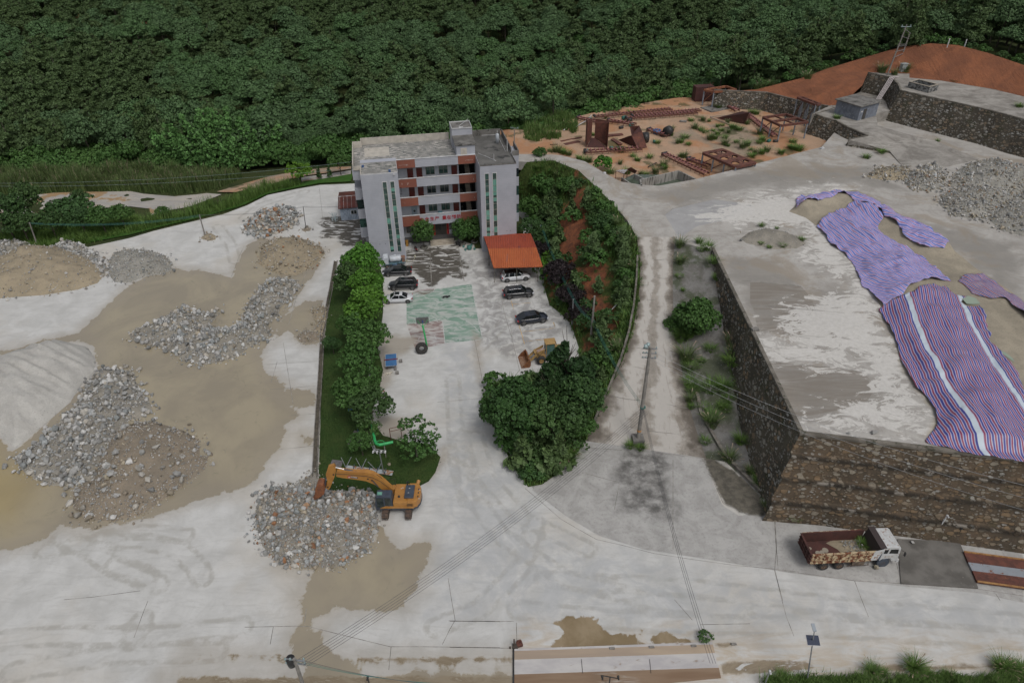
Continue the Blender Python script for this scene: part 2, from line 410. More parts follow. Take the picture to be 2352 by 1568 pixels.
TRACKS=[gl_ for gl_ in ([Z(17,q)for q in ([(350,200),(700,140),(1100,120),(1400,180),(1550,330),(1590,420)],[(480,90),(700,190),(900,330),(1150,430)],[(900,310),(1100,370),(1250,470)],[(800,90),(1100,50),(1450,80)],[(1110,740),(1040,900)],[(0,900),(500,860),(1200,870),(1900,790)],[(100,1150),(900,1010),(1700,990)])]+[[(1060,1000),(1075,1120),(1150,1230),(1300,1330),(1500,1380),(1700,1400)],[(1090,1000),(1120,1100),(1200,1190),(1350,1260)],[(1000,1440),(1100,1400),(1200,1300),(1230,1200)],[(1040,870),(1045,960),(1050,1060),(1075,1150)],[(1250,1330),(1600,1350),(2000,1400),(2352,1430)],[(1190,1400),(1500,1430),(1900,1440),(2352,1470)],[(500,520),(530,560),(540,600)],[(560,500),(600,470),(700,440)],[(1150,640),(1200,610),(1250,620)],[(1110,700),(1180,690),(1230,660)],[(1100,800),(1160,740),(1230,720)]])]
def trackd(P):
 r=np.full(len(P),1e9)
 for l in TRACKS:r=np.minimum(r,np.abs(linedist(P,[(p.x,p.y)for p in G(l)])-.85))
 return r
yard_masks={'wet':lambda P:sdf_any(P,[W_MAIN,W_EX]+W_BITS+W_STR),'tan':lambda P:sdf_any(P,W_TAN),'cwet':lambda P:sdf_any(P,W_YARD),'damp':lambda P:sdf_any(P,W_DAMPSHADE),'court':lambda P:sdf(P,COURT),'redkey':lambda P:sdf_any(P,[COURT2,KEYF]),'apron':lambda P:sdf(P,APRON),'stain':lambda P:sdf(P,STAIN),'gutter':lambda P:sdf(P,GUTTER),'blue':lambda P:sdf(P,BLUE),'trk':trackd,'strip':lambda P:sdf_any(P,STRIPS),'yelw':lambda P:sdf(P,[(p.x,p.y)for p in G([(-60,1000),(40,1040),(60,1110),(20,1180),(-60,1200)])]),'lane':lambda P:sdf(P,TANLANE),'greyc':lambda P:sdf(P,GREYCOURT)}
def yard_material():
 n=NT('dusty_concrete');p=n.pos()
 big=n.noise(p,.06,5,.6);mid=n.noise(p,.35,6,.62,.5);fine=n.noise(p,3.0,6,.7);grit=n.noise(p,14,4,.7)
 sx=n.noise(n.mapv(p,scale=(.11,.42,1),rot=(0,0,.12)),1.6,8,.7,2.6)
 sy=n.noise(n.mapv(p,scale=(.6,.06,1),rot=(0,0,-.1)),1.5,6,.6,1.2)
 ragged=n.math('ADD',n.math('MULTIPLY',n.math('SUBTRACT',n.noise(p,.5,6,.62,.6),.5),5.0),n.math('MULTIPLY',n.math('SUBTRACT',n.noise(p,2.6,4,.6),.5),1.2))
 soft=n.math('MULTIPLY',n.math('SUBTRACT',n.noise(p,.22,5,.6,.5),.5),9.0)
 def m(name,a,b,nz=None,amt=1.0):
  v=n.attr(name)
  if nz is not None:v=n.math('ADD',v,n.math('MULTIPLY',nz,amt))
  return n.step(v,a,b)
 col=n.mix(n.step(mid,.3,.72),(.58,.575,.555),(.465,.46,.44))
 col=n.mix(n.math('MULTIPLY',n.step(sx,.47,.7),.45),col,(.39,.382,.36))
 col=n.mix(n.math('MULTIPLY',n.step(big,.5,.66),.5),col,(.50,.455,.385))
 col=n.mix(n.math('MULTIPLY',n.step(fine,.52,.75),.28),col,(.36,.345,.32))
 tk=n.math('MULTIPLY',n.step(n.attr('trk'),.38,.15),n.step(n.noise(p,.6,6,.7),.36,.56));col=n.mix(n.math('MULTIPLY',tk,.6),col,(.34,.325,.29))
 bl=n.math('MULTIPLY',m('blue',-1.5,1.5,soft),n.step(n.noise(p,.28,7,.68,1.5),.36,.62))
 col=n.mix(n.math('MULTIPLY',bl,.55),col,(.375,.385,.395))
 lane=n.math('MULTIPLY',m('lane',-1.5,3.5,soft),n.step(sx,.36,.6))
 col=n.mix(n.math('MULTIPLY',lane,.6),col,(.47,.37,.25))
 gc=n.math('MULTIPLY',m('greyc',-1,1.5,soft,.6),n.step(n.noise(p,.7,7,.65,.8),.38,.6))
 col=n.mix(n.math('MULTIPLY',gc,.75),col,(.245,.235,.225))
 scuff=n.step(n.noise(n.mapv(p,scale=(.35,1.0,1),rot=(0,0,.2)),1.1,7,.68,1.2),.40,.60)
 gr=n.math('MULTIPLY',m('court',-.02,.04),n.mixf(scuff,.80,.22))
 col=n.mix(gr,col,n.mix(n.step(mid,.35,.65),(.07,.20,.13),(.14,.28,.20)))
 rk=n.math('MULTIPLY',m('redkey',-.02,.04),n.mixf(scuff,.75,.10))
 col=n.mix(rk,col,(.17,.085,.075))
 ap=m('apron',-.03,.08)
 apc=n.mix(n.step(n.noise(p,.5,7,.68,.6),.34,.66),(.44,.43,.41),(.335,.325,.308))
 apc=n.mix(n.math('MULTIPLY',n.step(fine,.5,.7),.4),apc,(.17,.16,.148))
 col=n.mix(ap,col,apc)
 st=n.math('MULTIPLY',m('stain',-1.2,1.2,soft,.5),n.step(n.noise(p,.7,8,.68),.28,.66))
 col=n.mix(n.math('MULTIPLY',st,.9),col,(.09,.086,.08))
 col=n.mix(n.math('MULTIPLY',m('gutter',-.2,.3,ragged,.3),.95),col,n.mix(n.step(n.noise(p,1.1,7,.7),.36,.62),(.06,.055,.042),(.13,.115,.09)))
 nz=n.math('MULTIPLY',ragged,.45)
 wet=m('wet',-.10,.22,nz);dampm=n.math('MULTIPLY',m('wet',-2.2,.1,nz),.45)
 damp_shade=n.math('MULTIPLY',m('damp',-.8,.8,ragged,.4),.8)  # damp and tree shade both go into the yard colour here
 col=n.mix(n.math('MAXIMUM',dampm,damp_shade),col,(.33,.29,.235))
 wc=n.mix(n.step(n.noise(p,.12,5,.6,.8),.36,.64),(.36,.31,.215),(.29,.25,.18))
 wc=n.mix(n.math('MULTIPLY',n.step(n.noise(p,.30,6,.7,2.5),.56,.72),.5),wc,(.20,.185,.13))
 wc=n.mix(n.math('MULTIPLY',m('yelw',-5,3,soft,.5),.6),wc,(.36,.27,.10))
 wc=n.mix(n.math('MULTIPLY',n.step(n.math('ADD',n.attr('wet'),n.math('MULTIPLY',soft,.5)),3.0,.2),.5),wc,(.30,.26,.20))
 col=n.mix(wet,col,wc)
 sm=n.math('MULTIPLY',m('strip',-.15,.12,ragged,.22),n.step(sx,.36,.44));col=n.mix(n.math('MULTIPLY',sm,.9),col,n.mix(n.step(sx,.4,.6),(.205,.155,.095),(.27,.22,.15)))
 tan=m('tan',-.05,.12,ragged,.35)
 col=n.mix(tan,col,n.mix(n.step(mid,.35,.65),(.30,.235,.15),(.22,.165,.095)))
 cw=m('cwet',-.3,.5,ragged,.8)
 pud_gleam=n.step(n.noise(n.mapv(p,scale=(.36,1.25,1),rot=(0,0,.17)),.75,4,.5,1.8),.565,.58)  # puddle streaks left pale in the wet ground, reflected sky put into the colour
 col=n.mix(n.math('MULTIPLY',cw,n.math('SUBTRACT',1.0,pud_gleam)),col,n.mix(n.step(fine,.35,.65),(.078,.07,.057),(.115,.105,.09)))
 shin=n.math('MAXIMUM',n.math('MULTIPLY',cw,.5),n.math('MULTIPLY',cw,pud_gleam))
 rough=n.mixf(n.math('MAXIMUM',wet,n.math('MULTIPLY',tan,.8)),.93,.13)
 rough=n.mixf(shin,rough,.35)
 h=n.math('ADD',n.math('MULTIPLY',fine,.6),n.math('MULTIPLY',grit,.25))
 h=n.math('MULTIPLY',h,n.math('SUBTRACT',1.0,n.math('MAXIMUM',wet,cw)))
 return n.done(col,rough,0,n.bump(h,.03,.8),n.mixf(wet,.3,.9))
M_YARD=yard_material()
FAR=G([(-120,600),(0,575),(205,567),(297,547),(355,530),(513,492),(567,472),(615,448),(683,434),(735,425),(806,422)])
yard_border=[Vector((-150,15,0)),Vector((85,15,0)),Vector((85,47,0)),Vector((36,56,0)),Vector((34,62,0)),Vector((30,118,0)),Vector((8,122,0)),Vector((-2,138,0)),Vector((-20,139,0))]+list(reversed(FAR))+[Vector((-150,104,0))]
yard,_=surface('concrete_yard',yard_border,M_YARD,.55,masks=yard_masks)
struct(yard);tag(yard,'pale dusty concrete yard with muddy puddles')
M_WHITE=mat('line_paint_white',(.55,.55,.53),(.30,.30,.28),2.0,.8,thr=(.5,.6))
M_YEL=mat('line_paint_yellow',(.55,.36,.14),(.34,.28,.2),1.2,.8,thr=(.45,.62))
M_JOINT=mat('slab_joint',(.16,.15,.135),(.33,.31,.28),.8,.95,thr=(.42,.6))
def gl(k,pts,z=0.0):return G(Z(k,pts),z)if k else G(pts,z)
court=[gl(4,[(700,292),(735,310),(775,314),(815,306),(842,288),(855,265)]),gl(4,[(640,283),(855,262),(1110,236)]),gl(4,[(1110,236),(1130,360),(1160,500),(1185,622)]),gl(4,[(560,500),(620,466),(690,443),(770,433),(860,435),(930,443)]),gl(4,[(985,456),(1040,475),(1085,500),(1125,530),(1165,575)]),gl(4,[(698,510),(712,480),(740,463),(790,455),(835,460),(862,478),(872,498)]),gl(4,[(735,636),(745,608),(775,590),(815,585),(850,597),(862,622)]),gl(4,[(660,516),(760,505),(907,489)]),gl(4,[(907,489),(915,570),(923,650)]),gl(4,[(810,663),(923,652),(1185,622)])]
o=ribbons('court_markings',court,.07,M_WHITE);struct(o)
park=[gl(25,[(0,0)])]if False else [(gl(24,[(530,110),(600,330),(700,680)]),.10),gl(24,[(640,325),(900,305),(1560,225)]),gl(24,[(730,610),(1000,575),(1290,548)]),gl(24,[(1515,70),(1560,170)]),gl(21,[(108,850),(130,930)]),gl(21,[(120,885),(300,870)]),gl(21,[(520,1060),(530,1100)])]
o=ribbons('parking_lines',park,.08,M_YEL,.006);struct(o)
joints=[(gl(14,[(640,380),(1030,410)]if 0 else [(470,350),(530,375),(760,392)]),.06),(gl(14,[(1020,412),(1200,432),(1390,455)]),.07),gl(14,[(1395,455),(1440,560),(1555,810),(1700,870)]),(gl(14,[(0,690),(130,800),(280,930),(400,1000),(560,1090),(760,1135),(1010,1200),(1300,1245),(1620,1290),(1980,1325),(2150,1345)]),.05),gl(14,[(1955,930),(1965,1100),(1985,1325)]),gl(14,[(1955,1330),(2020,1568)]),gl(12,[(105,100),(120,400),(105,590),(165,850),(205,1000),(270,1165)]),gl(12,[(790,690),(850,850),(910,1000)]),gl(12,[(1150,540),(1190,710)]),gl(12,[(2000,800),(2040,860)]),gl(12,[(130,600),(450,640),(790,690),(1000,700),(1850,760),(2240,820)]),gl(14,[(1160,470),(1160,1170)]),gl(14,[(740,650),(700,860)]),gl(14,[(480,575),(720,640)]),gl(16,[(350,405),(750,397)]),gl(16,[(750,397),(860,400),(930,420),(1150,475),(1490,558),(1750,558),(2352,566)]),gl(16,[(575,400),(550,540)]),gl(16,[(835,260),(820,370)]),gl(16,[(1945,20),(1970,180),(2000,350)]),gl(16,[(2000,350),(1960,420),(1900,540)]),gl(16,[(1498,560),(1480,740)]),gl(16,[(1950,355),(2352,362)]),gl(15,[(0,358),(500,360)]),gl(15,[(520,370),(525,560)]),gl(15,[(0,562),(480,570)]),gl(15,[(1400,270),(1850,262),(2352,250)]if 0 else [(1960,385),(2352,378)]),gl(15,[(1760,190),(1900,350)]),gl(2,[(1760,260),(2095,238)]),gl(2,[(1780,425),(2085,400)]),gl(2,[(1870,115),(1935,520)]),gl(2,[(1830,240),(1790,380)]),gl(2,[(1900,598),(2085,585)]),gl(2,[(1840,820),(2085,795)]),gl(1,[(2145,420),(2170,640)]),gl(1,[(1555,1020),(1600,900),(1640,812)]),gl(1,[(1940,1340),(2000,1130),(2110,870)]),(gl(19,[(625,860),(640,1100),(660,1500)]),.1),(gl(19,[(1225,720),(1270,1050),(1340,1430)]),.12),gl(4,[(1130,625),(1160,780),(1195,970)]),gl(4,[(440,700),(720,682),(810,665)]),gl(4,[(870,1060),(1190,1030)]),gl(17,[(1160,590),(1130,665),(1050,880)]),gl(17,[(500,582),(740,560),(1100,512)]),gl(24,[(300,130),(360,600),(560,1450)]),gl(21,[(5,780),(40,960),(110,1200)])]
o=ribbons('slab_joints',joints,.055,M_JOINT,.005);struct(o)
RL=[(1345,1005),(1372,950),(1395,900),(1420,850),(1440,800),(1455,750),(1465,700),(1470,650),(1470,600),(1462,550)]
RR=[(1622,1052),(1600,990),(1582,930),(1570,870),(1558,810),(1550,750),(1546,700),(1545,650),(1546,600),(1550,550)]
rl=[ramp_pt(*p)for p in RL];rr=[ramp_pt(*p)for p in RR]
for q in (rl,rr):
 q[0].z=.012
 q[-1].z=9.004
def road_material():
 n=NT('ramp_concrete');p=n.pos();u=n.attr('across');mid=n.noise(p,.8,7,.68,.6);fine=n.noise(p,4,5,.7)
 st=n.noise(n.mapv(p,scale=(1.3,.09,1)),1.4,6,.62,.8)
 col=n.mix(n.step(mid,.35,.68),(.34,.31,.27),(.245,.22,.19))
 col=n.mix(n.math('MULTIPLY',n.step(fine,.5,.68),.4),col,(.19,.175,.155))
 wob=n.math('ADD',u,n.math('MULTIPLY',n.math('SUBTRACT',n.noise(p,.5,5,.6),.5),.5))
 track=n.math('MAXIMUM',n.step(n.math('ABSOLUTE',n.math('SUBTRACT',wob,.27)),.17,.06),n.step(n.math('ABSOLUTE',n.math('SUBTRACT',wob,.70)),.17,.06))
 col=n.mix(n.math('MULTIPLY',track,.75),col,(.50,.475,.44))
 edge=n.math('MAXIMUM',n.step(wob,.16,.0),n.step(wob,.84,1.0))
 col=n.mix(n.math('MULTIPLY',edge,.9),col,(.115,.098,.08))
 col=n.mix(n.math('MULTIPLY',n.step(st,.55,.7),.5),col,(.2,.17,.135))
 return n.done(col,.93,0,n.bump(fine,.03,.7),.3)
M_ROAD=road_material()
V=[];U=[];NS=16
a1=densify(rl,1.0,False);
def resample(l,n):
 L=[0]
 for a,b in zip(l[:-1],l[1:]):L.append(L[-1]+(b-a).length)
 out=[]
 for t in np.linspace(0,L[-1],n):
  i=min(int(np.searchsorted(L,t,'right'))-1,len(l)-2);out.append(l[i].lerp(l[i+1],(t-L[i])/max(L[i+1]-L[i],1e-6)))
 return out
A1,B1=resample(rl,80),resample(rr,80)
for a,b in zip(A1,B1):
 for i in range(NS+1):
  v=a.lerp(b,i/NS);V.append(v);U.append(i/NS)
Fq=np.array([(r*(NS+1)+i,r*(NS+1)+i+1,(r+1)*(NS+1)+i+1,(r+1)*(NS+1)+i)for r in range(79)for i in range(NS)],dtype=np.int32)
road=bpy.data.objects.new('ramp_road',fast_mesh('ramp_road',np.array([tuple(v)for v in V]),Fq,True,[M_ROAD],attrs={'across':U}));link(road);struct(road)
rj=[]
for f in (.08,.2,.33,.42,.55,.66,.78,.88):i=int(f*79);rj.append([A1[i].lerp(B1[i],t)+Vector((0,.15*math.sin(t*9+i),0))for t in np.linspace(0.02,.98,9)])
o=ribbons('ramp_joints',rj,.06,M_JOINT,.01);struct(o)
PB=[(1120,352),(1206,354),(1248,354),(1288,356.7),(1343,370.5),(1387,396.5),(1425.6,417),(1469.5,424),(1513.5,426.8),(1596,412),(1640,401),(1700,386),(1780,365),(1886.8,337.8)]
PT=[(1983,370)]
PL=[(1552,549),(1562,556),(1600,566),(1637,572)]
ZP=9.0
pb=G(PB,ZP);pl_=G(PL,ZP)
left_path=G([(1120,366),(1210,372),(1270,368),(1330,392),(1370,430),(1400,460),(1440,505)],ZP)
wall_top=G([(1637,572),(1840,994),(2352,1055)],ZP)
wt_dir=(wall_top[2]-wall_top[1]).normalized();WT_END=wall_top[1]+wt_dir*75
_tt=[g(*q,15.0)for q in Z(7,[(1180,610),(1400,660),(1640,712),(1900,770),(2148,838)])];_td=(_tt[-1]-_tt[0]).normalized()
upper=pb+[Vector((66,141,ZP)),Vector((_tt[0].x-1,_tt[0].y+1,ZP))]+[Vector((p.x,p.y+.6,ZP))for p in _tt[1:]]+[_tt[-1]+_td*32,Vector((150,100,ZP)),Vector((150,40,ZP)),WT_END,wall_top[1],wall_top[0]]+list(reversed(pl_[:3]))+[Vector(rr[-1]),Vector(rl[-1])]+list(reversed(left_path))
for p in upper:p.z=ZP
U_WHITE=[G(p,ZP)for p in ([(1590,500),(1700,455),(1830,440),(1900,420),(1960,430),(1900,520),(1960,600),(2010,690),(2040,760),(2100,860),(2140,960),(2130,1000),(1900,990),(1850,950),(2000,900),(1960,820),(1770,780),(1800,700),(1960,660),(1850,590),(1840,520),(1700,520)],[(1735,768),(1960,790),(1985,850),(1760,828)])]
U_SAND=[G(p,ZP)for p in ([(1830,470),(1950,440),(2070,500),(2180,570),(2260,640),(2352,720),(2420,800),(2420,1060),(2130,1010),(2150,950),(2080,850),(2040,720),(1990,640),(1900,520)],)]
U_DARK=[G(p,ZP)for p in ([(1640,575),(1750,590),(1850,640),(1830,690),(1680,650)],[(1765,832),(1990,858),(2000,900),(1850,960),(1800,900)],[(1700,652),(1960,672),(1965,760),(1740,766)],[(1768,833),(2000,852),(2060,900),(1990,965),(1842,982)],[(2100,500),(2352,560),(2352,700),(2260,640),(2180,570)],[(1480,440),(1800,380),(1990,380),(2090,440),(1950,420),(1720,430),(1560,490)])]
U_PATCH=[G(p,ZP)for p in ([(1527,493),(1545,480),(1640,458),(1730,470),(1735,490),(1690,500),(1600,520),(1560,548)],)]
def upper_material():
 n=NT('upper_concrete');p=n.pos();mid=n.noise(p,.30,8,.66,.8);fine=n.noise(p,2.6,6,.7);sx=n.noise(n.mapv(p,scale=(.09,.5,1),rot=(0,0,-.15)),1.6,7,.65,1.6)
 rag=n.math('MULTIPLY',n.math('SUBTRACT',n.noise(n.mapv(p,scale=(.8,1.4,1)),.38,9,.74,1.2),.53),24.0)
 rag2=n.math('MULTIPLY',n.math('SUBTRACT',n.noise(p,.25,6,.6,.4),.5),10.0)
 col=n.mix(n.step(mid,.34,.68),(.43,.41,.38),(.315,.295,.268))
 col=n.mix(n.math('MULTIPLY',n.step(sx,.5,.7),.6),col,(.47,.45,.41))
 col=n.mix(n.math('MULTIPLY',n.step(fine,.5,.72),.3),col,(.17,.155,.135))
 dk=n.step(n.math('ADD',n.attr('dark'),rag2),-1,2);col=n.mix(n.math('MULTIPLY',dk,.7),col,n.mix(n.step(mid,.4,.6),(.20,.185,.162),(.27,.25,.22)))
 col=n.mix(n.math('MULTIPLY',n.step(n.noise(p,.11,6,.65,.6),.5,.62),.6),col,(.285,.24,.185))
 sdk=n.step(n.attr('sdark'),-.03,.05);col=n.mix(n.math('MULTIPLY',sdk,n.step(sx,.30,.62)),col,(.22,.195,.165))
 pa=n.step(n.attr('patch'),-.03,.05);col=n.mix(pa,col,n.mix(n.step(mid,.35,.65),(.37,.365,.36),(.31,.305,.30)))
 wm=n.math('ADD',n.attr('white'),rag);w=n.step(wm,-.2,.35);col=n.mix(n.math('MULTIPLY',w,.9),col,n.mix(n.step(fine,.3,.7),(.62,.60,.565),(.52,.50,.465)))
 sd=n.step(n.math('ADD',n.attr('sand'),n.math('MULTIPLY',rag2,.25)),-.6,.5);col=n.mix(n.math('MULTIPLY',sd,.95),col,n.mix(n.step(mid,.35,.65),(.40,.355,.285),(.33,.29,.225)))
 return n.done(col,n.mixf(dk,.92,.6),0,n.bump(fine,.03,.7),.3)
M_UPPER=upper_material()
up,_=surface('upper_yard',upper,M_UPPER,.6,skirt=1.6,masks={'white':lambda P:sdf_any(P,U_WHITE),'sand':lambda P:sdf_any(P,U_SAND),'dark':lambda P:sdf_any(P,U_DARK),'patch':lambda P:sdf_any(P,U_PATCH),'sdark':lambda P:sdf_any(P,[G(q,ZP)for q in (Z(8,[(0,835),(400,870),(480,960),(520,1070),(300,1045),(0,1018)]),Z(8,[(105,1457),(600,1502),(880,1542),(1000,1650),(900,1800),(500,1880),(290,1900)]),Z(8,[(20,1020),(560,1085),(680,1280),(470,1275),(60,1218)]))])},smooth=False)
struct(up)
uj=[gl(13,l,ZP)for l in ([(1190,433),(1400,440),(1700,468),(1960,520)],[(1275,618),(1500,632),(1960,672)],[(1390,808),(1700,860),(1960,880)],[(1500,1068),(1700,1095),(1960,1110)],[(490,200),(780,197)],[(790,70),(800,120)])]
uj+=[gl(8,l,ZP)for l in ([(0,835),(400,870)],[(0,1020),(300,1045),(740,1080)],[(20,1215),(200,1240),(470,1280)],[(100,1455),(600,1500),(880,1540)])]+[gl(7,l,ZP)for l in ([(30,1180),(560,1100)],[(560,1070),(880,1190)],[(100,1250),(300,1340)])]
uj+=[G([(1527,493),(1545,480),(1640,458)],ZP),G([(1600,455),(1860,400)],ZP)]
o=ribbons('upper_joints',uj,.06,M_JOINT,.006);struct(o)
M_SLAB=mat('slab_edge',(.23,.22,.2),(.12,.11,.1),1.0,.9)
WB_X=0
def wall_gz(Y):return float(np.interp(Y,[50,52,62,92,96],[0,0,1.2,8.7,9.0]))
def wall_face_x(Y):
 a,b=wall_top[0],wall_top[1];t=(Y-a.y)/(b.y-a.y);return a.x+(b.x-a.x)*t
BAT=.27
wbase=[]
for Y in (91.5,86,80,74,68,62,57,53.5,50.2):
 z=wall_gz(Y);wbase.append(Vector((wall_face_x(Y)-BAT*(ZP-z),Y,z)))
wb_corner=wbase[-1]
verge_b=[Vector(v)for v in rr]+[pl_[1].copy(),pl_[2].copy()]+wbase+[Vector((26.3,48.9,.01)),g(1757,1150,.01),g(1702,1094,.01),g(1667,1060,.01)]
def silt_material():
 n=NT('grey_silt');p=n.pos();mid=n.noise(p,.5,7,.66,.6);fine=n.noise(p,3,5,.7)
 col=n.mix(n.step(mid,.34,.66),(.20,.195,.185),(.125,.118,.105));col=n.mix(n.math('MULTIPLY',n.step(n.noise(p,.22,4,.6),.52,.62),.75),col,(.05,.065,.028))
 col=n.mix(n.step(n.noise(p,7,3,.6),.66,.7),col,(.4,.4,.38))
 return n.done(col,.9,0,n.bump(n.math('ADD',mid,fine),.12,.9),.3)
M_SILT=silt_material()
vg,VERGE_Z=surface('silt_verge',verge_b,M_SILT,.6,znoise=.35,nscale=3.0,seed=4)
struct(vg)
hb0=G([(1218,500),(1225,530),(1245,600),(1250,660),(1262,700),(1290,722),(1312,745),(1330,800),(1330,850),(1290,872),(1220,862),(1130,880),(1103,950),(1140,985),(1163,1040),(1190,1085),(1213,1118),(1245,1112),(1280,1088),(1315,1050)],.02)
hb=[Vector((6.0,121,.02))]+hb0+[Vector(v)+Vector((0,0,-.02))for v in rl]+[p-Vector((0,0,.03))for p in reversed(left_path[:-1])]+[Vector((-3,132,8.9)),Vector((-3,127,.02))]
isl=[Vector(p)for p in G([(1240,940),(1290,960),(1310,1000)],.5)]
def slope_material():
 n=NT('red_cut_slope');p=n.pos();mid=n.noise(p,.3,7,.66,.6);fine=n.noise(p,2.6,5,.7);rill=n.noise(n.mapv(p,scale=(1,.5,.3),rot=(0,0,.5)),2.0,6,.7,.4)
 soil=n.mix(n.step(rill,.35,.65),(.26,.095,.045),(.13,.058,.036));soil=n.mix(n.math('MULTIPLY',n.step(fine,.55,.7),.5),soil,(.30,.13,.06))
 gm=n.step(n.math('ADD',n.math('MULTIPLY',n.attr('bare'),-.5),n.math('MULTIPLY',n.math('SUBTRACT',mid,.5),6)),-.6,.3)
 grass=n.mix(n.step(fine,.35,.65),(.035,.055,.014),(.06,.085,.022))
 return n.done(n.mix(gm,soil,grass),.95,0,n.bump(n.math('ADD',rill,fine),.15,.9),.2)
M_SLOPE=slope_material()
BARE=[G(p,4.0)for p in ([(1255,570),(1275,510),(1320,450),(1345,470),(1350,540),(1335,590),(1290,620),(1262,640)],[(1300,620),(1340,590),(1385,585),(1405,650),(1400,720),(1350,730),(1320,690)],[(1262,560),(1290,500),(1330,460),(1350,520),(1330,560),(1300,600),(1275,610)],[(1310,640),(1335,600),(1380,590),(1395,660),(1370,700),(1330,690)],[(1340,740),(1400,690),(1425,730),(1400,770),(1350,790)])]
hs,HILL_Z=surface('hillside',hb,M_SLOPE,.6,inner=[],znoise=.7,nscale=4.0,seed=9,masks={'bare':lambda P:sdf_any(P,BARE)},edgefade=2.5)
struct(hs)
ZJ=7.0
jb=[Vector((p.x,p.y+.1,ZJ))for p in pb]+[g(1898,322,ZJ),g(1858,300,ZJ),g(1862,288,ZJ),g(1760,255,ZJ),g(1690,240,ZJ),g(1650,228,ZJ),g(1563,223.5,ZJ),g(1500,233,ZJ),g(1440,244,ZJ),g(1357,260,ZJ),g(1324,268.9,ZJ),g(1290,285,ZJ),g(1230,300,ZJ),g(1180,296,ZJ),g(1100,305,ZJ)]
SANDJ=[G(Z(27,p),ZJ)for p in ([(650,400),(1000,420),(1230,480),(1290,560),(1280,680),(1140,760),(1120,830),(960,760),(700,640),(600,520)],[(130,560),(200,490),(360,480),(560,560),(700,640),(820,700),(780,760),(560,650),(420,600),(300,620),(160,670),(90,640)])]
PALEJ=[G(p,ZJ)for p in ([(1206,330),(1290,345),(1400,375),(1480,390),(1520,370),(1470,350),(1380,340),(1310,345)],)]
def soil_material():
 n=NT('orange_soil');p=n.pos();mid=n.noise(p,.28,7,.65,.6);fine=n.noise(p,2.4,6,.7)
 col=n.mix(n.step(mid,.32,.66),(.46,.30,.20),(.39,.275,.19));col=n.mix(n.math('MULTIPLY',n.step(n.noise(p,.12,5,.6),.47,.58),.8),col,(.40,.20,.10));col=n.mix(n.math('MULTIPLY',n.step(fine,.5,.68),.3),col,(.26,.15,.09))
 rg=n.math('MULTIPLY',n.math('SUBTRACT',n.noise(p,.3,6,.65),.5),8)
 col=n.mix(n.math('MULTIPLY',n.step(n.math('ADD',n.attr('sand'),rg),-1,1),.85),col,n.mix(n.step(fine,.3,.7),(.33,.27,.2),(.25,.205,.155)))
 col=n.mix(n.math('MULTIPLY',n.step(n.noise(p,.16,5,.6),.57,.64),.75),col,(.07,.08,.035))
 return n.done(col,.95,0,n.bump(n.math('ADD',mid,fine),.12,.8),.2)
M_SOIL=soil_material()
jk,JZ=surface('plant_ground',jb,M_SOIL,.8,znoise=.35,nscale=5.0,seed=12,masks={'sand':lambda P:sdf_any(P,SANDJ)},skirt=1.0)
struct(jk)
def terrace_material():
 n=NT('terrace_concrete');p=n.pos();mid=n.noise(p,.3,7,.68,.8);fine=n.noise(p,2.5,5,.7);sx=n.noise(n.mapv(p,scale=(.1,.5,1),rot=(0,0,-.45)),1.6,6,.65,1.2)
 col=n.mix(n.step(mid,.35,.66),(.33,.31,.28),(.19,.175,.155));col=n.mix(n.math('MULTIPLY',n.step(sx,.5,.66),.6),col,(.42,.40,.365));col=n.mix(n.math('MULTIPLY',n.step(fine,.52,.7),.35),col,(.13,.12,.105))
 return n.done(col,.92,0,n.bump(fine,.04,.7),.3)
M_TERR=terrace_material()
ZH=11.0
HT=Z(7,[(512,795),(560,815),(680,850),(770,900),(920,962),(775,997)])
hut_b=[g(*p,ZH)for p in HT[:5]]
ramp_in=[g(*Z(7,[(775,1000)])[0],10.2),g(*Z(7,[(1100,1092)])[0],9.25),g(*Z(7,[(1190,1200)])[0],9.04),g(*Z(7,[(1450,1230)])[0],9.04),g(*Z(7,[(1800,1150)])[0],9.04),g(*Z(7,[(1450,1005)])[0],9.6),g(*Z(7,[(1200,945)])[0],10.3),g(*Z(7,[(1000,885)])[0],ZH),g(*Z(7,[(990,800)])[0],ZH),Vector((_tt[0].x-.6,_tt[0].y,ZH))]+[Vector((q.x,q.y,ZH))for q in (g(*Z(7,[(1165,525)])[0],15),g(*Z(7,[(925,470)])[0],15))]+[Vector((69,152,ZH)),g(1865,262,ZH)]
ht,HT_Z=surface('hut_terrace',hut_b+ramp_in,M_TERR,.8,skirt=2.5,smooth=False)
struct(ht)
ZT=15.0
TT=Z(7,[(1180,610),(1400,660),(1640,712),(1900,770),(2148,838)])
tt=[g(*p,ZT)for p in TT];dirT=(tt[-1]-tt[0]).normalized()
top_b=tt+[tt[-1]+dirT*30]+[Vector((150,145,ZT)),g(2352,222,ZT),g(*Z(7,[(1900,600)])[0],ZT),g(*Z(7,[(1500,535)])[0],ZT),g(*Z(7,[(1250,512)])[0],ZT),g(*Z(7,[(1250,480)])[0],ZT),g(*Z(7,[(925,470)])[0],ZT),g(*Z(7,[(1110,510)])[0],ZT),g(*Z(7,[(1160,560)])[0],ZT)]
tp,TP_Z=surface('top_terrace',top_b,M_TERR,.9,skirt=2.0,smooth=False)
struct(tp)
CREST=[(1735,206,11.0),(1780,195,11.5),(1840,180,12.5),(1900,158,13.5),(2000,128,16),(2070,108,18.5),(2140,100,20),(2200,104,20.5),(2270,122,20),(2352,150,19),(2480,190,18)]
crest=[g(*p)for p in CREST]
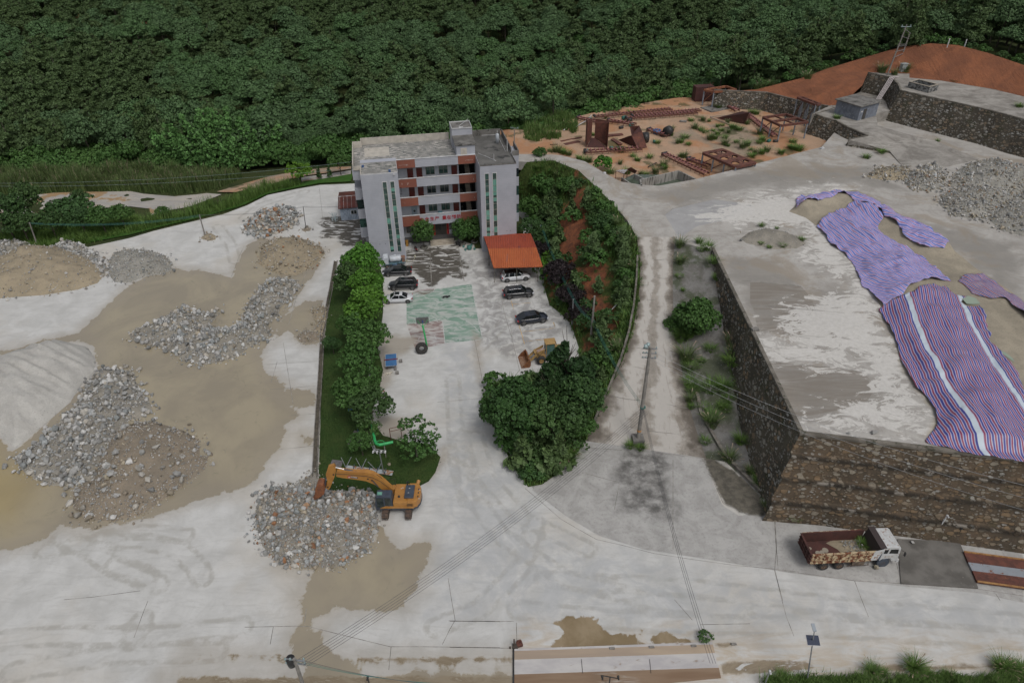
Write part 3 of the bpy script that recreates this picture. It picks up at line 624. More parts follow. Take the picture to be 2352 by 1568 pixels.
foot=[g(1690,209,10.9),g(1760,212,10.9),g(1800,222,10.9),g(1850,235,10.9),g(1900,243,10.9),g(1935,240,11.2),Vector((70,150,11.5)),Vector((75,153.5,14.5)),g(*Z(7,[(925,470)])[0],15.02),g(*Z(7,[(1250,480)])[0],15.02),g(*Z(7,[(1250,512)])[0],15.02),g(*Z(7,[(1500,535)])[0],15.02),g(*Z(7,[(1900,600)])[0],15.02),g(2352,222,15.02),Vector((150,145,15.02)),Vector((150,160,18))]
def redhill_material():
 n=NT('red_hill_soil');p=n.pos();mid=n.noise(p,.2,7,.66,.6);rill=n.noise(n.mapv(p,scale=(1.6,.25,.15),rot=(0,0,.5)),1.4,7,.72,.4);fine=n.noise(p,2.2,5,.7)
 col=n.mix(n.step(mid,.32,.68),(.29,.115,.058),(.195,.082,.047));col=n.mix(n.math('MULTIPLY',n.step(rill,.46,.68),.45),col,(.12,.055,.036));col=n.mix(n.math('MULTIPLY',n.step(fine,.56,.7),.4),col,(.30,.12,.06))
 return n.done(col,.95,0,n.bump(n.math('ADD',rill,fine),.22,.8),.2)
M_RED=redhill_material()
rh,RH_Z=surface('red_hill',foot+list(reversed(crest)),M_RED,.9,znoise=.6,nscale=4,seed=21,edgefade=3,zfun=lambda W,z:z)
struct(rh)
TP=[]
def tpt(x,y,z):TP.append((x,y,z))
for x in (-420,-150):
 for y in (-60,20,100):tpt(x,y,-1.2)
for x in (-100,-50,0,50):
 for y in (-60,20,60,100):tpt(x,y,-.8)
for x,y,z in ((90,-60,-1.2),(90,30,-1),(110,60,3),(110,100,7),(150,130,10),(170,20,6),(420,0,40),(420,120,60),(160,150,15),(60,60,-.8),(60,110,3),(40,125,5),(25,130,4)):tpt(x,y,z)
for x,y,z in ((-130,106,-.6),(-88.8,110.5,-.25),(-73,112,-.25),(-64.8,117.8,-.25),(-51,128.5,-.25),(-39,138.5,-.25),(-33,139.2,-.25),(-18,141,-.3),(-2,139,-.3),(-2,134,2),(6,138,5.5)):tpt(x,y,z)
for x,y,z in ((-135,135,-2),(-95,132,-2),(-62,134,-2),(-95,142,-2),(-62,142,-2.2),(-42,144,-1),(-30,147,-.6),(-20,148,-.6)):tpt(x,y,z)
for x,y,z in ((-140,152,-3),(-100,151,-3),(-65,153,-3),(-40,155,-2.5),(-20,156,-3),(0,158,-1)):tpt(x,y,z)
for p in (g(1100,305,ZJ),g(1180,296,ZJ),g(1230,300,ZJ),g(1324,268.9,ZJ),g(1440,244,ZJ),g(1563,223.5,ZJ),g(1650,228,ZJ)):tpt(p.x,p.y+.6,ZJ-.5)
for p in jb[:14]:tpt(p.x,p.y+2,ZJ-1.2)
for p in crest:tpt(p.x+.4,p.y+.8,p.z-.15)
for p in foot[:5]:tpt(p.x,p.y-1,6)
for x,y,z in ((0,175,-6),(20,185,-4),(45,196,0),(60,205,2),(75,205,7),(100,195,14),(130,190,16),(160,190,22)):tpt(x,y,z)
for x in range(-240,200,40):
 tpt(x,190,-9 if x<20 else -6 if x<60 else 4 if x<110 else 14)if not (x>0 and x<170)else None
 tpt(x,235,-5+(4 if x>100 else 0));tpt(x,270,-2+(x+240)*.012);tpt(x,310,3+3*math.sin(x*.02));tpt(x,360,13+4*math.sin(x*.03));tpt(x,430,34+6*math.sin(x*.025));tpt(x,520,66+8*math.sin(x*.02));tpt(x,640,100)
for x,s in ((-420,1),(420,1)):
 for y,z in ((160,10),(250,20),(350,45),(500,85),(640,110)):tpt(x,y,z)
class Scatter:
 def __init__(s,pts):
  s.A=np.array(pts);r=cdt(s.A[:,:2],[],0)
  s.W=np.array([(p[0],p[1])for p in r[0]]);s.zz=np.array([s.A[q[0],2]for q in r[3]]);s.T=r[2]
 __call__=ZMap.__call__
TS=Scatter(TP)
gx=np.arange(-420,421,5.0);gy=np.arange(-60,641,5.0);GX,GY=np.meshgrid(gx,gy);TPn=np.stack([GX.ravel(),GY.ravel()],1)
TZ=TS(TPn).reshape(GX.shape)
K=TZ.copy()
for _ in range(2):K=(np.roll(K,1,0)+np.roll(K,-1,0)+np.roll(K,1,1)+np.roll(K,-1,1)+2*K)/6
far_w=np.clip((GY-170)/40,0,1);TZ=TZ*(1-far_w)+K*far_w+vnoise(TPn,48,3,3).reshape(GX.shape)*9.0*np.clip((GY-190)/60,0,1)
nxg,nyg=len(gx),len(gy)
_z=TZ.ravel()
for _b,_zm in ((foot+list(reversed(crest)),RH_Z),(top_b,TP_Z),(hut_b+ramp_in,HT_Z),(jb,JZ),([Vector(v)for v in upper],None),(hb,HILL_Z),(verge_b,VERGE_Z)):
 _s=sdf(TPn,_b);_k=_s>-4.0;_zz=(_zm(TPn[_k])if _zm else np.full(_k.sum(),ZP))-1.6-np.clip(_s[_k]+4,0,4)*.5
 _q=_z[_k];_z[_k]=np.minimum(_q,_zz)
TZ=_z.reshape(TZ.shape)
def march(px,py):
 d=_f+_r2*((px-1176.0)/FPX)-_u2*((py-784.0)/FPX);d.normalize();t=60.0
 while t<600:
  p=d*t+Vector((0,0,CAMH))
  if p.z<terr_z(p.x,p.y):break
  t+=.7
 return p
idx=np.arange(nxg*nyg).reshape(nyg,nxg)
if True:TF=np.stack([idx[:-1,:-1].ravel(),idx[:-1,1:].ravel(),idx[1:,1:].ravel(),idx[1:,:-1].ravel()],1)
def terr_z(x,y):
 fx=min(max((x+420)/5.0,0),nxg-1.001);fy=min(max((y+60)/5.0,0),nyg-1.001);i,j=int(fx),int(fy);a,b=fx-i,fy-j
 return float(TZ[j,i]*(1-a)*(1-b)+TZ[j,i+1]*a*(1-b)+TZ[j+1,i]*(1-a)*b+TZ[j+1,i+1]*a*b)
def terrain_material():
 n=NT('forest_floor');p=n.pos();mid=n.noise(p,.12,7,.65,.6);fine=n.noise(p,1.8,6,.7)
 col=n.mix(n.step(mid,.36,.62),(.028,.042,.014),(.05,.062,.02));col=n.mix(n.math('MULTIPLY',n.step(fine,.5,.65),.5),col,(.075,.085,.03))
 col=n.mix(n.step(n.attr('bare'),.35,.6),col,n.mix(n.step(fine,.4,.6),(.24,.09,.045),(.14,.06,.035)))
 return n.done(col,.95,0,n.bump(fine,.3,.9),.2)
BARES=[(march(px,py),r)for px,py,r in ((210,35,4.5),(222,62,4.5),(230,105,2.5),(25,100,5),(45,190*.52,4),(20,110,4),(350,55,3),(120,100,3),(335,45,3),(1470,18,4))]
_bare=np.zeros(len(TPn))
for c_,r_ in BARES:_bare=np.maximum(_bare,np.clip(1.3-np.hypot(TPn[:,0]-c_.x,TPn[:,1]-c_.y)/(r_+2.5),0,1))
terrain=bpy.data.objects.new('terrain',fast_mesh('terrain',np.column_stack([TPn,TZ.ravel()]),TF.astype(np.int32),True,[terrain_material()],attrs={'bare':_bare}));link(terrain);struct(terrain)
def sediment_material():
 n=NT('pale_sediment');p=n.pos();mid=n.noise(n.mapv(p,scale=(.4,1.2,1)),.35,7,.66,1.2);fine=n.noise(p,2.2,5,.7)
 col=n.mix(n.step(mid,.32,.68),(.44,.40,.345),(.35,.335,.315));col=n.mix(n.step(n.noise(p,.14,4,.6),.56,.62),col,(.34,.225,.12));col=n.mix(n.math('MULTIPLY',n.step(fine,.5,.7),.3),col,(.25,.23,.2))
 return n.done(col,.9,0,n.bump(mid,.25,.9),.3)
M_SED=sediment_material()
def drape(name,pts,m,z0,spacing=1.0,zn=.2,above=.12,seed=3):
 b=[Vector((p.x,p.y,terr_z(p.x,p.y)+.02))for p in G(pts,z0)]
 o,zz=surface(name,densify(b,3.0),m,spacing,zfun=lambda W,z:np.array([terr_z(a,c)for a,c in W])+above+vnoise(W,3,seed,3)*zn*np.clip((np.maximum(sdf(W,b),0))/2,0,1))
 struct(o);return o
drape('lower_track',[(-60,465),(60,448),(110,444),(300,440),(330,446),(400,452),(475,445),(510,450),(480,462),(440,480),(380,492),(350,505),(345,485),(300,478),(240,482),(190,492),(150,490),(100,498),(-60,520)],M_SED,-2.0,zn=.35)
drape('lower_track_end',[(640,420),(700,402),(740,398),(806,388),(806,402),(740,412),(700,415),(655,432)],M_SED,-.6)
drape('orange_bank',[(495,430),(560,412),(620,395),(700,380),(770,374),(806,376),(806,386),(740,396),(690,402),(640,415),(600,425),(540,436)],M_SOIL,-.6,zn=.3,above=.3)
M_GRASS=None
def grass_material(name,a,b,c):
 n=NT(name);p=n.pos();mid=n.noise(p,.35,6,.62);fine=n.noise(p,5,6,.75)
 col=n.mix(n.step(mid,.35,.65),a,b);col=n.mix(n.math('MULTIPLY',n.step(fine,.45,.65),.7),col,c)
 return n.done(col,.9,0,n.bump(fine,.12,1.0),.2)
M_GRASS=grass_material('lawn_green',(.030,.062,.014),(.048,.075,.020),(.022,.040,.010))
M_MEADOW=grass_material('verge_green',(.04,.11,.016),(.055,.12,.022),(.03,.07,.014))
drape('green_verge',[(205,560),(297,545),(355,528),(440,508),(513,490),(567,471),(615,447),(683,433),(735,424),(806,421),(812,400),(740,412),(700,416),(650,432),(600,440),(540,455),(480,470),(440,486),(390,500),(340,515),(300,490),(200,495),(150,500),(60,520),(-20,560)],M_MEADOW,-.5,zn=.15,above=.25)
LAWN=[(776,628),(758,672),(750,740),(742,800),(738,900),(735,1000),(731,1120),(760,1140),(860,1140),(960,1118),(985,1105),(1000,1085),(1012,1050),(985,1020),(930,1015),(880,1000),(850,960),(870,900),(880,850),(868,800),(880,720),(880,640),(870,600),(800,598)]
lw,_=surface('lawn',[Vector((p.x,p.y,.012))for p in G(LAWN)],M_GRASS,.5,zfun=lambda W,z:.03+.09*np.clip(sdf(W,G(LAWN))/1.0,0,1)+vnoise(W,1.5,5,3)*.03)
struct(lw)
def masonry(name,mort1,mort2,st1,st2,st3,scale=2.2,cover=.5,moss=.3,bands=False):
 n=NT(name);p=n.pos();q=n.mapv(p,scale=(1,1,1.55))
 q2=n.n('ShaderNodeVectorMath',operation='ADD');n.set(q2.inputs[0],q)
 sc=n.n('ShaderNodeVectorMath',operation='SCALE');n.set(sc.inputs[0],n.noise(p,1.3,3,.6,0,'Color'));sc.inputs['Scale'].default_value=.35;n.t.links.new(sc.outputs[0],q2.inputs[1]);q=q2.outputs[0]
 cell=n.vor(q,scale,'F1','Color');edge=n.vor(q,scale,'DISTANCE_TO_EDGE','Distance');d=n.vor(q,scale,'F1','Distance')
 sp=n.n('ShaderNodeSeparateColor');n.t.links.new(cell,sp.inputs[0])
 show=n.step(sp.outputs[0],1-cover-.02,1-cover+.02)
 cellb=n.vor(q,scale*2.1,'F1','Distance');cb=n.n('ShaderNodeSeparateColor');n.t.links.new(n.vor(q,scale*2.1,'F1','Color'),cb.inputs[0])
 small=n.math('MULTIPLY',n.step(n.math('ADD',cellb,n.math('MULTIPLY',cb.outputs[1],.3)),.60,.50),n.step(cb.outputs[0],.35,.4))
 stone=n.math('MULTIPLY',n.math('MULTIPLY',n.step(edge,.04,.09),show),n.step(n.math('ADD',d,n.math('MULTIPLY',sp.outputs[1],.34)),.66,.56))
 stone=n.math('MAXIMUM',stone,n.math('MULTIPLY',small,.75));stone=n.math('MULTIPLY',stone,n.step(n.noise(p,.35,5,.65),.30,.5,.45,1.0))
 c=n.mix(n.step(sp.outputs[2],.35,.75),st1,st2);c=n.mix(n.step(sp.outputs[1],.72,.76),c,st3)
 c=n.mix(n.math('MULTIPLY',n.step(n.noise(p,5,5,.7),.4,.7),.4),c,mort1)
 stain=n.noise(n.mapv(p,scale=(.5,.5,.16)),.8,7,.68,.5)
 m=n.mix(n.step(stain,.38,.62),mort1,mort2);m=n.mix(n.math('MULTIPLY',n.step(n.noise(p,.5,6,.65),.55,.66),moss),m,(.035,.045,.015))
 m=n.mix(n.math('MULTIPLY',n.step(n.noise(p,6,5,.7),.45,.7),.45),m,(.04,.034,.027))
 col=n.mix(stone,m,c)
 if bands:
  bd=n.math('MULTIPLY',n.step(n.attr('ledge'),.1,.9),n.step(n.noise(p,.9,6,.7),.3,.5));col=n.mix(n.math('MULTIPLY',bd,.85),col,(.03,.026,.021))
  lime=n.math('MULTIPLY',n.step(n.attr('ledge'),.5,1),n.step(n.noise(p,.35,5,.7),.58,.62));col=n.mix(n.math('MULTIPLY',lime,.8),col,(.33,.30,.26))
 return n.done(col,.9,0,n.bump(n.math('MULTIPLY',stone,1.0),.12,1.0),.25)
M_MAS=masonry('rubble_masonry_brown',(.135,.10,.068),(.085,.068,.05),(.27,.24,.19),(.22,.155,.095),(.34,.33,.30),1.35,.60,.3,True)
M_MAS2=masonry('rubble_masonry_dark',(.10,.088,.068),(.06,.053,.043),(.27,.25,.215),(.22,.17,.12),(.36,.355,.33),1.3,.60,.4)
M_MASL=masonry('rubble_masonry_side',(.105,.093,.07),(.06,.055,.043),(.27,.255,.22),(.22,.16,.105),(.36,.355,.33),1.35,.5,.5)
M_COPE=mat('coping_concrete',(.21,.19,.16),(.11,.098,.08),.8,.9,spot=(.055,.055,.035),sscale=1.2,sthr=.6)
def wall_grid(name,top,offs,mats,parent,nu=.7,rough=.05,ledge=None):
 """top: polyline (Vector); offs: list of (fraction of drop, outward offset) down the face; each top point carries its base z and outward normal"""
 V=[];A=[]
 for (p,zb,nrm,pts)in top:
  for (zz,o)in pts:V.append(p+Vector((nrm[0]*o,nrm[1]*o,zz-p.z)))
 m=len(top[0][3]);n=len(top)
 F=np.array([(i*m+j,(i+1)*m+j,(i+1)*m+j+1,i*m+j+1)for i in range(n-1)for j in range(m-1)],dtype=np.int32)
 V=np.array([tuple(v)for v in V]);
 if rough:
  h=vnoise(np.column_stack([V[:,0]*1.0+V[:,1],V[:,2]*1.4]),.45,3,3)*rough
  nn=np.array([t[2]for t in top]).repeat(m,0);V[:,0]+=nn[:,0]*h;V[:,1]+=nn[:,1]*h
 at={'ledge':np.tile(np.array(ledge),n)}if ledge is not None else None
 o=bpy.data.objects.new(name,fast_mesh(name,V,F,False,mats,attrs=at));link(o,parent)
 return o
def line_pts(pts,step):
 return densify(pts,step,False)
def coping(name,pts,w,h,parent,m=None,z=.02):
 b=MB()
 for a,c in zip(pts[:-1],pts[1:]):b.bar(a+Vector((0,0,z-h/2+.0)),c+Vector((0,0,z-h/2)),w,h)
 return b.build(name,m or M_COPE,parent)
C0=wall_top[1];nF=Vector((wt_dir.y,-wt_dir.x,0));nF=nF if nF.y<0 else -nF
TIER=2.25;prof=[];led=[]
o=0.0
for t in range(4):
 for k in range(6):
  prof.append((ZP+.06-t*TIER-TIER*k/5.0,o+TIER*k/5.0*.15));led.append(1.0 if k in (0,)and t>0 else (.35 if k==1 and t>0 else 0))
 o=prof[-1][1]+.70
prof[-1]=(-.1,prof[-1][1])
big=empty('retaining_wall',tuple(g(1830,1180)),0,'tall brown rubble stone wall in four stepped tiers behind the dump truck','retaining wall')
big.location=(0,0,0)
npts=[]
L=(WT_END-C0).length;S=np.arange(0,L,.9)
for s in S:
 p=C0+wt_dir*float(s);row=[]
 for (zz,oo)in prof:
  row.append((zz,oo))
 npts.append((p,0,(nF.x,nF.y),row))
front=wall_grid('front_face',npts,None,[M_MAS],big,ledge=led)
me=front.data;m_=len(prof)
for i in range(0,4):
 for j in range(m_):
  drop=ZP-prof[j][0];v=me.vertices[i*m_+j];v.co.x-=BAT*drop*(1-i/4.0)
side=[]
YS=np.linspace(91.5,C0.y,60)
zlev=[p[0]for p in prof]
V=[];
for k,Y in enumerate(YS):
 f=k/59.0
 for j,(zz,oo)in enumerate(prof):
  zg=wall_gz(Y)-.5;zq=max(zz,zg)if k<57 else zz
  yend=C0.y+nF.y*oo;yy=91.5+(yend-91.5)*f
  V.append((wall_face_x(yy)-BAT*(ZP-zq)-(.0 if k<59 else 0),yy,zq))
V=np.array(V);h=vnoise(np.column_stack([V[:,1],V[:,2]*1.4]),.5,5,3)*.07;V[:,0]+=h
Fs=np.array([(i*m_+j,(i+1)*m_+j,(i+1)*m_+j+1,i*m_+j+1)for i in range(59)for j in range(m_-1)],dtype=np.int32)
o=bpy.data.objects.new('side_face',fast_mesh('side_face',V,Fs,False,[M_MASL]));link(o,big)
coping('coping',[Vector((wall_face_x(91.3)+.12,91.3,ZP)),Vector((C0.x+.12,C0.y+.1,ZP))],.42,.24,big,z=.05)
coping('coping',[C0+Vector((-.1,.12,0)),WT_END+Vector((0,.12,0))],.5,.26,big,z=.045)
def simple_wall(name,pts,base,batter,label,m,parent_loc=None,cope=.35,rows=9,sign=-1,step=.8,mitre=True):
 """pts: world polyline of the top; base: z at each point; batter outwards"""
 e=empty(name,(0,0,0),0,label,'retaining wall')
 d=[];B=[]
 for i in range(len(pts)-1):
  a,b=pts[i],pts[i+1];k=max(1,int((b-a).length/step))
  for j in range(k):d.append(a.lerp(b,j/k));B.append(base[i]+(base[i+1]-base[i])*j/k)
 d.append(pts[-1]);B.append(base[-1])
 nr=[]
 for i in range(len(d)):
  a,b=d[max(i-1,0)],d[min(i+1,len(d)-1)];t=(b-a);t.z=0;t.normalize();nr.append(Vector((t.y,-t.x))*-sign)
 top=[]
 for p,zb,nn in zip(d,B,nr):
  top.append((p,zb,(nn.x,nn.y),[(p.z+.05-(p.z+.05-zb)*j/(rows-1),batter*(p.z-zb)*j/(rows-1))for j in range(rows)]))
 wall_grid('stone_face',top,None,[m],e)
 if cope:coping('coping',[p+Vector((-n_.x*.1,-n_.y*.1,0))for p,n_ in zip(pts,[nr[min(range(len(d)),key=lambda q:(d[q]-p).length)]for p in pts])],cope,.2,e,z=.06)
 return e
simple_wall('retaining_wall',[g(*q,ZT)for q in Z(7,[(925,470),(1110,510),(1160,560)])]+[t.copy()for t in tt]+[tt[-1]+dirT*30],[10.6,10.4,9.6,8.9,8.8,8.8,8.8,8.8,8.8],.30,'high dark stone wall below the top terrace with the water trough',M_MAS2)
simple_wall('retaining_wall',[g(1640,206,10.9),g(1690,209,10.9),g(1760,212,10.9),g(1800,222,10.9),g(1850,235,10.9),g(1900,243,10.9),g(1925,252,11)],[6.9]*7,.22,'speckled stone wall at the back of the plant yard under the red hill',M_MAS2)
simple_wall('retaining_wall',[g(*Z(7,[(640,755)])[0],ZH),g(*HT[0],ZH),g(*HT[1],ZH),g(*HT[2],ZH),g(*HT[3],ZH),g(*HT[4],ZH),g(*HT[5],10.2),g(*Z(7,[(1100,1092)])[0],9.25)],[6.9,6.9,6.9,7,7.4,7.8,8,8.6],.30,'stone wall under the grey hut terrace, between steel frames and upper yard',M_MAS2)
M_TILE=None
def facade_material(name,c,c2,sx=.075,lines=.18):
 n=NT(name);p=n.co();x=n.n('ShaderNodeSeparateXYZ');n.t.links.new(p,x.inputs[0])
 def grid(s,w):
  f=n.math('FRACT',n.math('MULTIPLY',s,1.0/w));return n.math('LESS_THAN',f,.12)
 gl_=n.math('MAXIMUM',grid(n.math('ADD',x.outputs[0],x.outputs[1]),sx*2),grid(x.outputs[2],sx*4))
 col=n.mix(n.step(n.noise(p,.35,6,.65),.35,.68),c,c2);col=n.mix(n.math('MULTIPLY',gl_,lines),col,(.16,.17,.19))
 drip=n.noise(n.mapv(p,scale=(1.4,1.4,.12)),1.4,6,.7,.3);col=n.mix(n.math('MULTIPLY',n.step(drip,.58,.75),.35),col,(.20,.19,.18))
 return n.done(col,.55,0,None,.4)
M_TILE=facade_material('white_mosaic_tile',(.42,.43,.47),(.36,.37,.41))
M_REDT=facade_material('terracotta_mosaic_tile',(.265,.092,.058),(.225,.078,.050))
M_STREAK=mat('lime_streak',(.45,.38,.34),(.3,.16,.12),3,.8)
M_PLAST=mat('painted_plaster',(.50,.52,.56),(.43,.45,.49),.6,.75)
M_CONC=mat('stained_concrete',(.20,.19,.175),(.10,.095,.085),.5,.9,bump=.02,spot=(.045,.042,.036),sscale=.9,sthr=.6)
M_TRIM=mat('white_trim',(.58,.58,.58),(.45,.45,.45),1,.7)
M_DARKIN=mat('stairwell_shade_black',(.02,.021,.022),None,rough=.8)
M_GLASS=mat('green_glass',(.028,.055,.048),(.05,.10,.085),.9,.12,spec=.8,thr=(.45,.55))
M_GLASSL=mat('mint_window_film',(.16,.36,.29),(.10,.26,.21),1.4,.3)
M_GLASSD=mat('dark_glass',(.015,.022,.024),(.03,.045,.045),1.0,.08,spec=.8)
M_FRAME=mat('aluminium_frame',(.34,.32,.28),None,rough=.5,metal=.3)
M_DOORR=mat('maroon_door',(.13,.028,.022),(.085,.018,.015),2.5,.45)
M_DOORB=mat('pale_blue_door',(.30,.36,.40),(.24,.30,.34),2,.5)
M_BLACKM=mat('black_metal',(.02,.02,.022),(.035,.034,.033),2,.5)
M_STEP=mat('beige_step_stone',(.42,.37,.30),(.33,.29,.235),1.5,.6)
M_REDP=mat('red_paper',(.50,.018,.022),(.42,.015,.018),2,.6)
M_REDL=mat('red_letter',(.36,.02,.03),None,rough=.5)
def roof_tile_material():
 n=NT('checker_roof_tile');p=n.co();b=n.n('ShaderNodeTexBrick');n.set(b.inputs['Vector'],p);b.inputs['Scale'].default_value=1.0
 b.inputs['Brick Width'].default_value=.52;b.inputs['Row Height'].default_value=.30;b.inputs['Mortar Size'].default_value=.0;b.offset=.5
 b.inputs['Color1'].default_value=(.48,.45,.41,1);b.inputs['Color2'].default_value=(.10,.11,.105,1);b.inputs['Bias'].default_value=.0
 col=n.mix(n.math('MULTIPLY',n.step(n.noise(p,.3,6,.7,.5),.44,.6),.8),b.outputs[0],(.20,.195,.18))
 col=n.mix(n.math('MULTIPLY',n.step(n.noise(p,.8,6,.7,.5),.6,.66),.7),col,(.05,.06,.035))
 return n.done(col,.85)
M_ROOFT=roof_tile_material()
M_PALE=mat('pale_roof_tile',(.50,.46,.40),(.40,.37,.32),1.2,.8,spot=(.09,.1,.06),sscale=1.0,sthr=.66)
M_ROOFC=mat('dark_roof_screed',(.15,.145,.135),(.085,.082,.075),.35,.9,spot=(.035,.035,.033),sscale=.45,sthr=.6)
BA=math.radians(10.13);BORG=g(746.5+683*.27462,229.7+1330*.27462)
bld=empty('office_building',BORG,BA,'four-storey white tiled office block with terracotta balcony panels and slogan','building')
BINV=(Matrix.Translation(BORG)@Matrix.Rotation(BA,4,'Z')).inverted()
def bl(k,x,y,z):q=Z(k,[(x,y)])[0];return BINV@g(q[0],q[1],z)
w=MB()
w.span(-5.75,0,0,6.6,0,15.2);w.span(12.95,18.85,0,6.6,0,15.2)
w.span(-5.75,10.25,6.6,14.2,0,15.0);w.span(12.95,18.85,6.6,14.2,0,15.0);w.span(10.25,12.95,9.9,14.2,0,15.0)
w.build('wall',M_TILE,bld)
w=MB();w.span(.003,10.2,6.56,6.6,.75,14.9);w.build('corridor_wall',M_PLAST,bld)
w=MB();w.span(10.25,10.3,6.6,9.9,0,15.0);w.span(12.9,12.95,6.6,9.9,0,15.0);w.span(10.3,12.9,9.85,9.9,0,15.0);w.build('stairwell_shade',M_DARKIN,bld)  # near-black sheets on the stair void walls, recess shade put into the colour
FL=[4.35,7.66,10.97]
for z in FL+[13.95]:
 w=MB();w.span(.003,12.947,5.12,6.56,z-.14,z);w.build('corridor_floor',M_CONC,bld)
for z in FL+[13.95]:
 w=MB();w.span(10.3,10.95,6.6,9.85,z-.14,z);w.build('landing',M_CONC,bld)
for (z0,z1)in ((3.55,5.45),(7.26,8.76),(10.57,12.07),(13.93,15.35)):
 w=MB();w.span(3.0,10.05,5.0,5.12,z0,z1);w.build('balcony_panel',M_TILE,bld)
 for x0,x1 in ((.003,2.997),(10.053,12.947)):
  w=MB();w.span(x0,x1,4.98,5.12,z0,z1);o=w.build('balcony_panel',M_REDT,bld);o['label']='terracotta red balcony panel'
 w=MB();w.span(.003,12.947,4.93,5.17,z1,z1+.09);w.build('parapet_coping',M_TRIM,bld)
w=MB()
for x0,x1,z,L_ in ((.35,1.9,14.25,.3),(11.2,12.5,14.35,.25),(1.4,1.7,10.95,.45),(.55,.62,10.95,.5),(.7,.77,7.55,.4),(12.45,12.52,10.95,.4),(12.5,12.57,7.6,.4),(12.55,12.62,4.3,.4)):
 n_=max(1,int((x1-x0)/.13))
 for i in range(n_):hh=L_*random.uniform(.3,1);w.box((x0+(x1-x0)*(i+.5)/n_,4.975,z+L_-hh/2),(random.uniform(.05,.12),.006,hh))
tag(w.build('lime_streaks',M_STREAK,bld),None,None,None,'stuff')
def window(x0,x1,z0,z1,y,glass,rz=0,bars=1):
 f=MB();t=.05;f.span(x0-t,x1+t,y-.05,y+.0,z1,z1+t);f.span(x0-t,x1+t,y-.06,y,z0-t,z0);f.span(x0-t,x0,y-.05,y,z0,z1);f.span(x1,x1+t,y-.05,y,z0,z1)
 for k in range(bars):xx=x0+(x1-x0)*(k+1)/(bars+1);f.span(xx-.025,xx+.025,y-.05,y,z0,z1)
 o=f.build('window',M_FRAME,bld);p=MB();p.span(x0,x1,y-.02,y-.005,z0,z1);p.build('pane',glass,o);return o
def door(x0,x1,z0,z1,y,m):
 f=MB();f.span(x0,x1,y-.04,y,z0,z1);o=f.build('door',m,bld)
 p=MB();
 for a in (0,1):p.span(x0+.12+a*(x1-x0-.12)/2,x0+(a+1)*(x1-x0-.12)/2,y-.055,y-.04,z0+.2,z0+.95);p.span(x0+.12+a*(x1-x0-.12)/2,x0+(a+1)*(x1-x0-.12)/2,y-.055,y-.04,z0+1.1,z1-.15)
 p.build('door_panel',m,o);h=MB();h.box((x1-.08,y-.07,z0+1.0),(.04,.05,.16));h.build('handle',M_FRAME,o);return o
for i,z in enumerate(FL):
 gm=(M_GLASSD,M_GLASSD,M_GLASS)[i]
 for x0 in (1.65,3.15,9.0):
  if i==0 and x0==1.65:
   d=door(1.75,2.75,z,z+2.2,6.56,M_DOORB);d['label']='pale blue door with a dark diamond'
   q=MB();q.add([(2.25+a*.22,6.50,z+1.25+b*.26)for a,b in ((0,-1),(1,0),(0,1),(-1,0))],[(0,1,2,3)]);q.build('diamond_panel',M_BLACKM,d);continue
  door(x0,x0+.98,z,z+2.25,6.56,M_DOORR)
 window(4.75,6.15,z+1.0,z+2.3,6.56,M_GLASS if i!=1 else M_GLASSD);window(6.95,8.35,z+1.0,z+2.3,6.56,M_GLASS if i!=1 else M_GLASSD)
for z in [.75]+FL[:2]+[10.97]:
 s=MB()
 for k in range(9):s.span(11.35,12.25,6.9+k*.3,7.2+k*.3,z+k*.17,z+k*.17+.17)
 s.build('stair_flight',M_STEP,bld)
 r=MB();r.bar((11.3,6.8,z+.9),(11.3,9.6,z+2.45),.06);r.bar((12.35,6.8,z+.9),(12.35,9.6,z+2.45),.06)
 for k in range(7):r.tube((11.3,6.9+k*.4,z+k*.2),(11.3,6.9+k*.4,z+.95+k*.22),.02,n=4);r.tube((12.35,6.9+k*.4,z+k*.2),(12.35,6.9+k*.4,z+.95+k*.22),.02,n=4)
 r.build('stair_rail',M_BLACKM,bld)
def slit(x0,x1,z0,z1):
 f=MB();t=.09;f.span(x0-t,x0,-.06,.0,z0-t,z1+t);f.span(x1,x1+t,-.06,.0,z0-t,z1+t);f.span(x0,x1,-.06,0,z1,z1+t);f.span(x0,x1,-.06,0,z0-t,z0)
 zz=z0;k=0
 o=f.build('window',M_TRIM,bld)
 p=MB();p.span(x0,x1,-.02,-.005,z0,z1);p.build('pane',M_GLASS,o)
 h=(z1-z0)/12
 for k in range(1,12):q=MB();q.span(x0,x1,-.05,-.02,z0+k*h-.02,z0+k*h+.02);q.build('transom',M_FRAME,o)
 for k in range(12):
  r=random.random()
  if r<.38:q=MB();q.span(x0+.02,x1-.02,-.035,-.02,z0+k*h+.04+h*.35*(r<.2),z0+(k+1)*h-.05);q.build('curtain',M_GLASSL,o)
slit(-2.49,-1.90,1.6,13.85);slit(-1.29,-.71,1.6,13.85);slit(13.74,14.33,1.4,13.95);slit(14.99,15.58,1.4,13.95)
w=MB();w.span(-5.7,9.9,5.15,14.15,15.0,15.06);w.span(-5.7,-.03,.05,5.15,15.2,15.24);w.build('roof',M_ROOFT,bld)
w=MB();w.span(-5.0,-.9,8.2,12.4,15.06,15.09);w.build('roof_patch',M_PALE,bld)
w=MB();w.span(13.0,18.8,.08,14.1,15.2,15.23);w.build('roof',M_ROOFC,bld)
w=MB();w.span(-5.75,-.0,-.0,.05,15.2,15.36);w.span(-.06,.0,.05,5.0,15.2,15.36);w.build('parapet_coping',M_TRIM,bld)
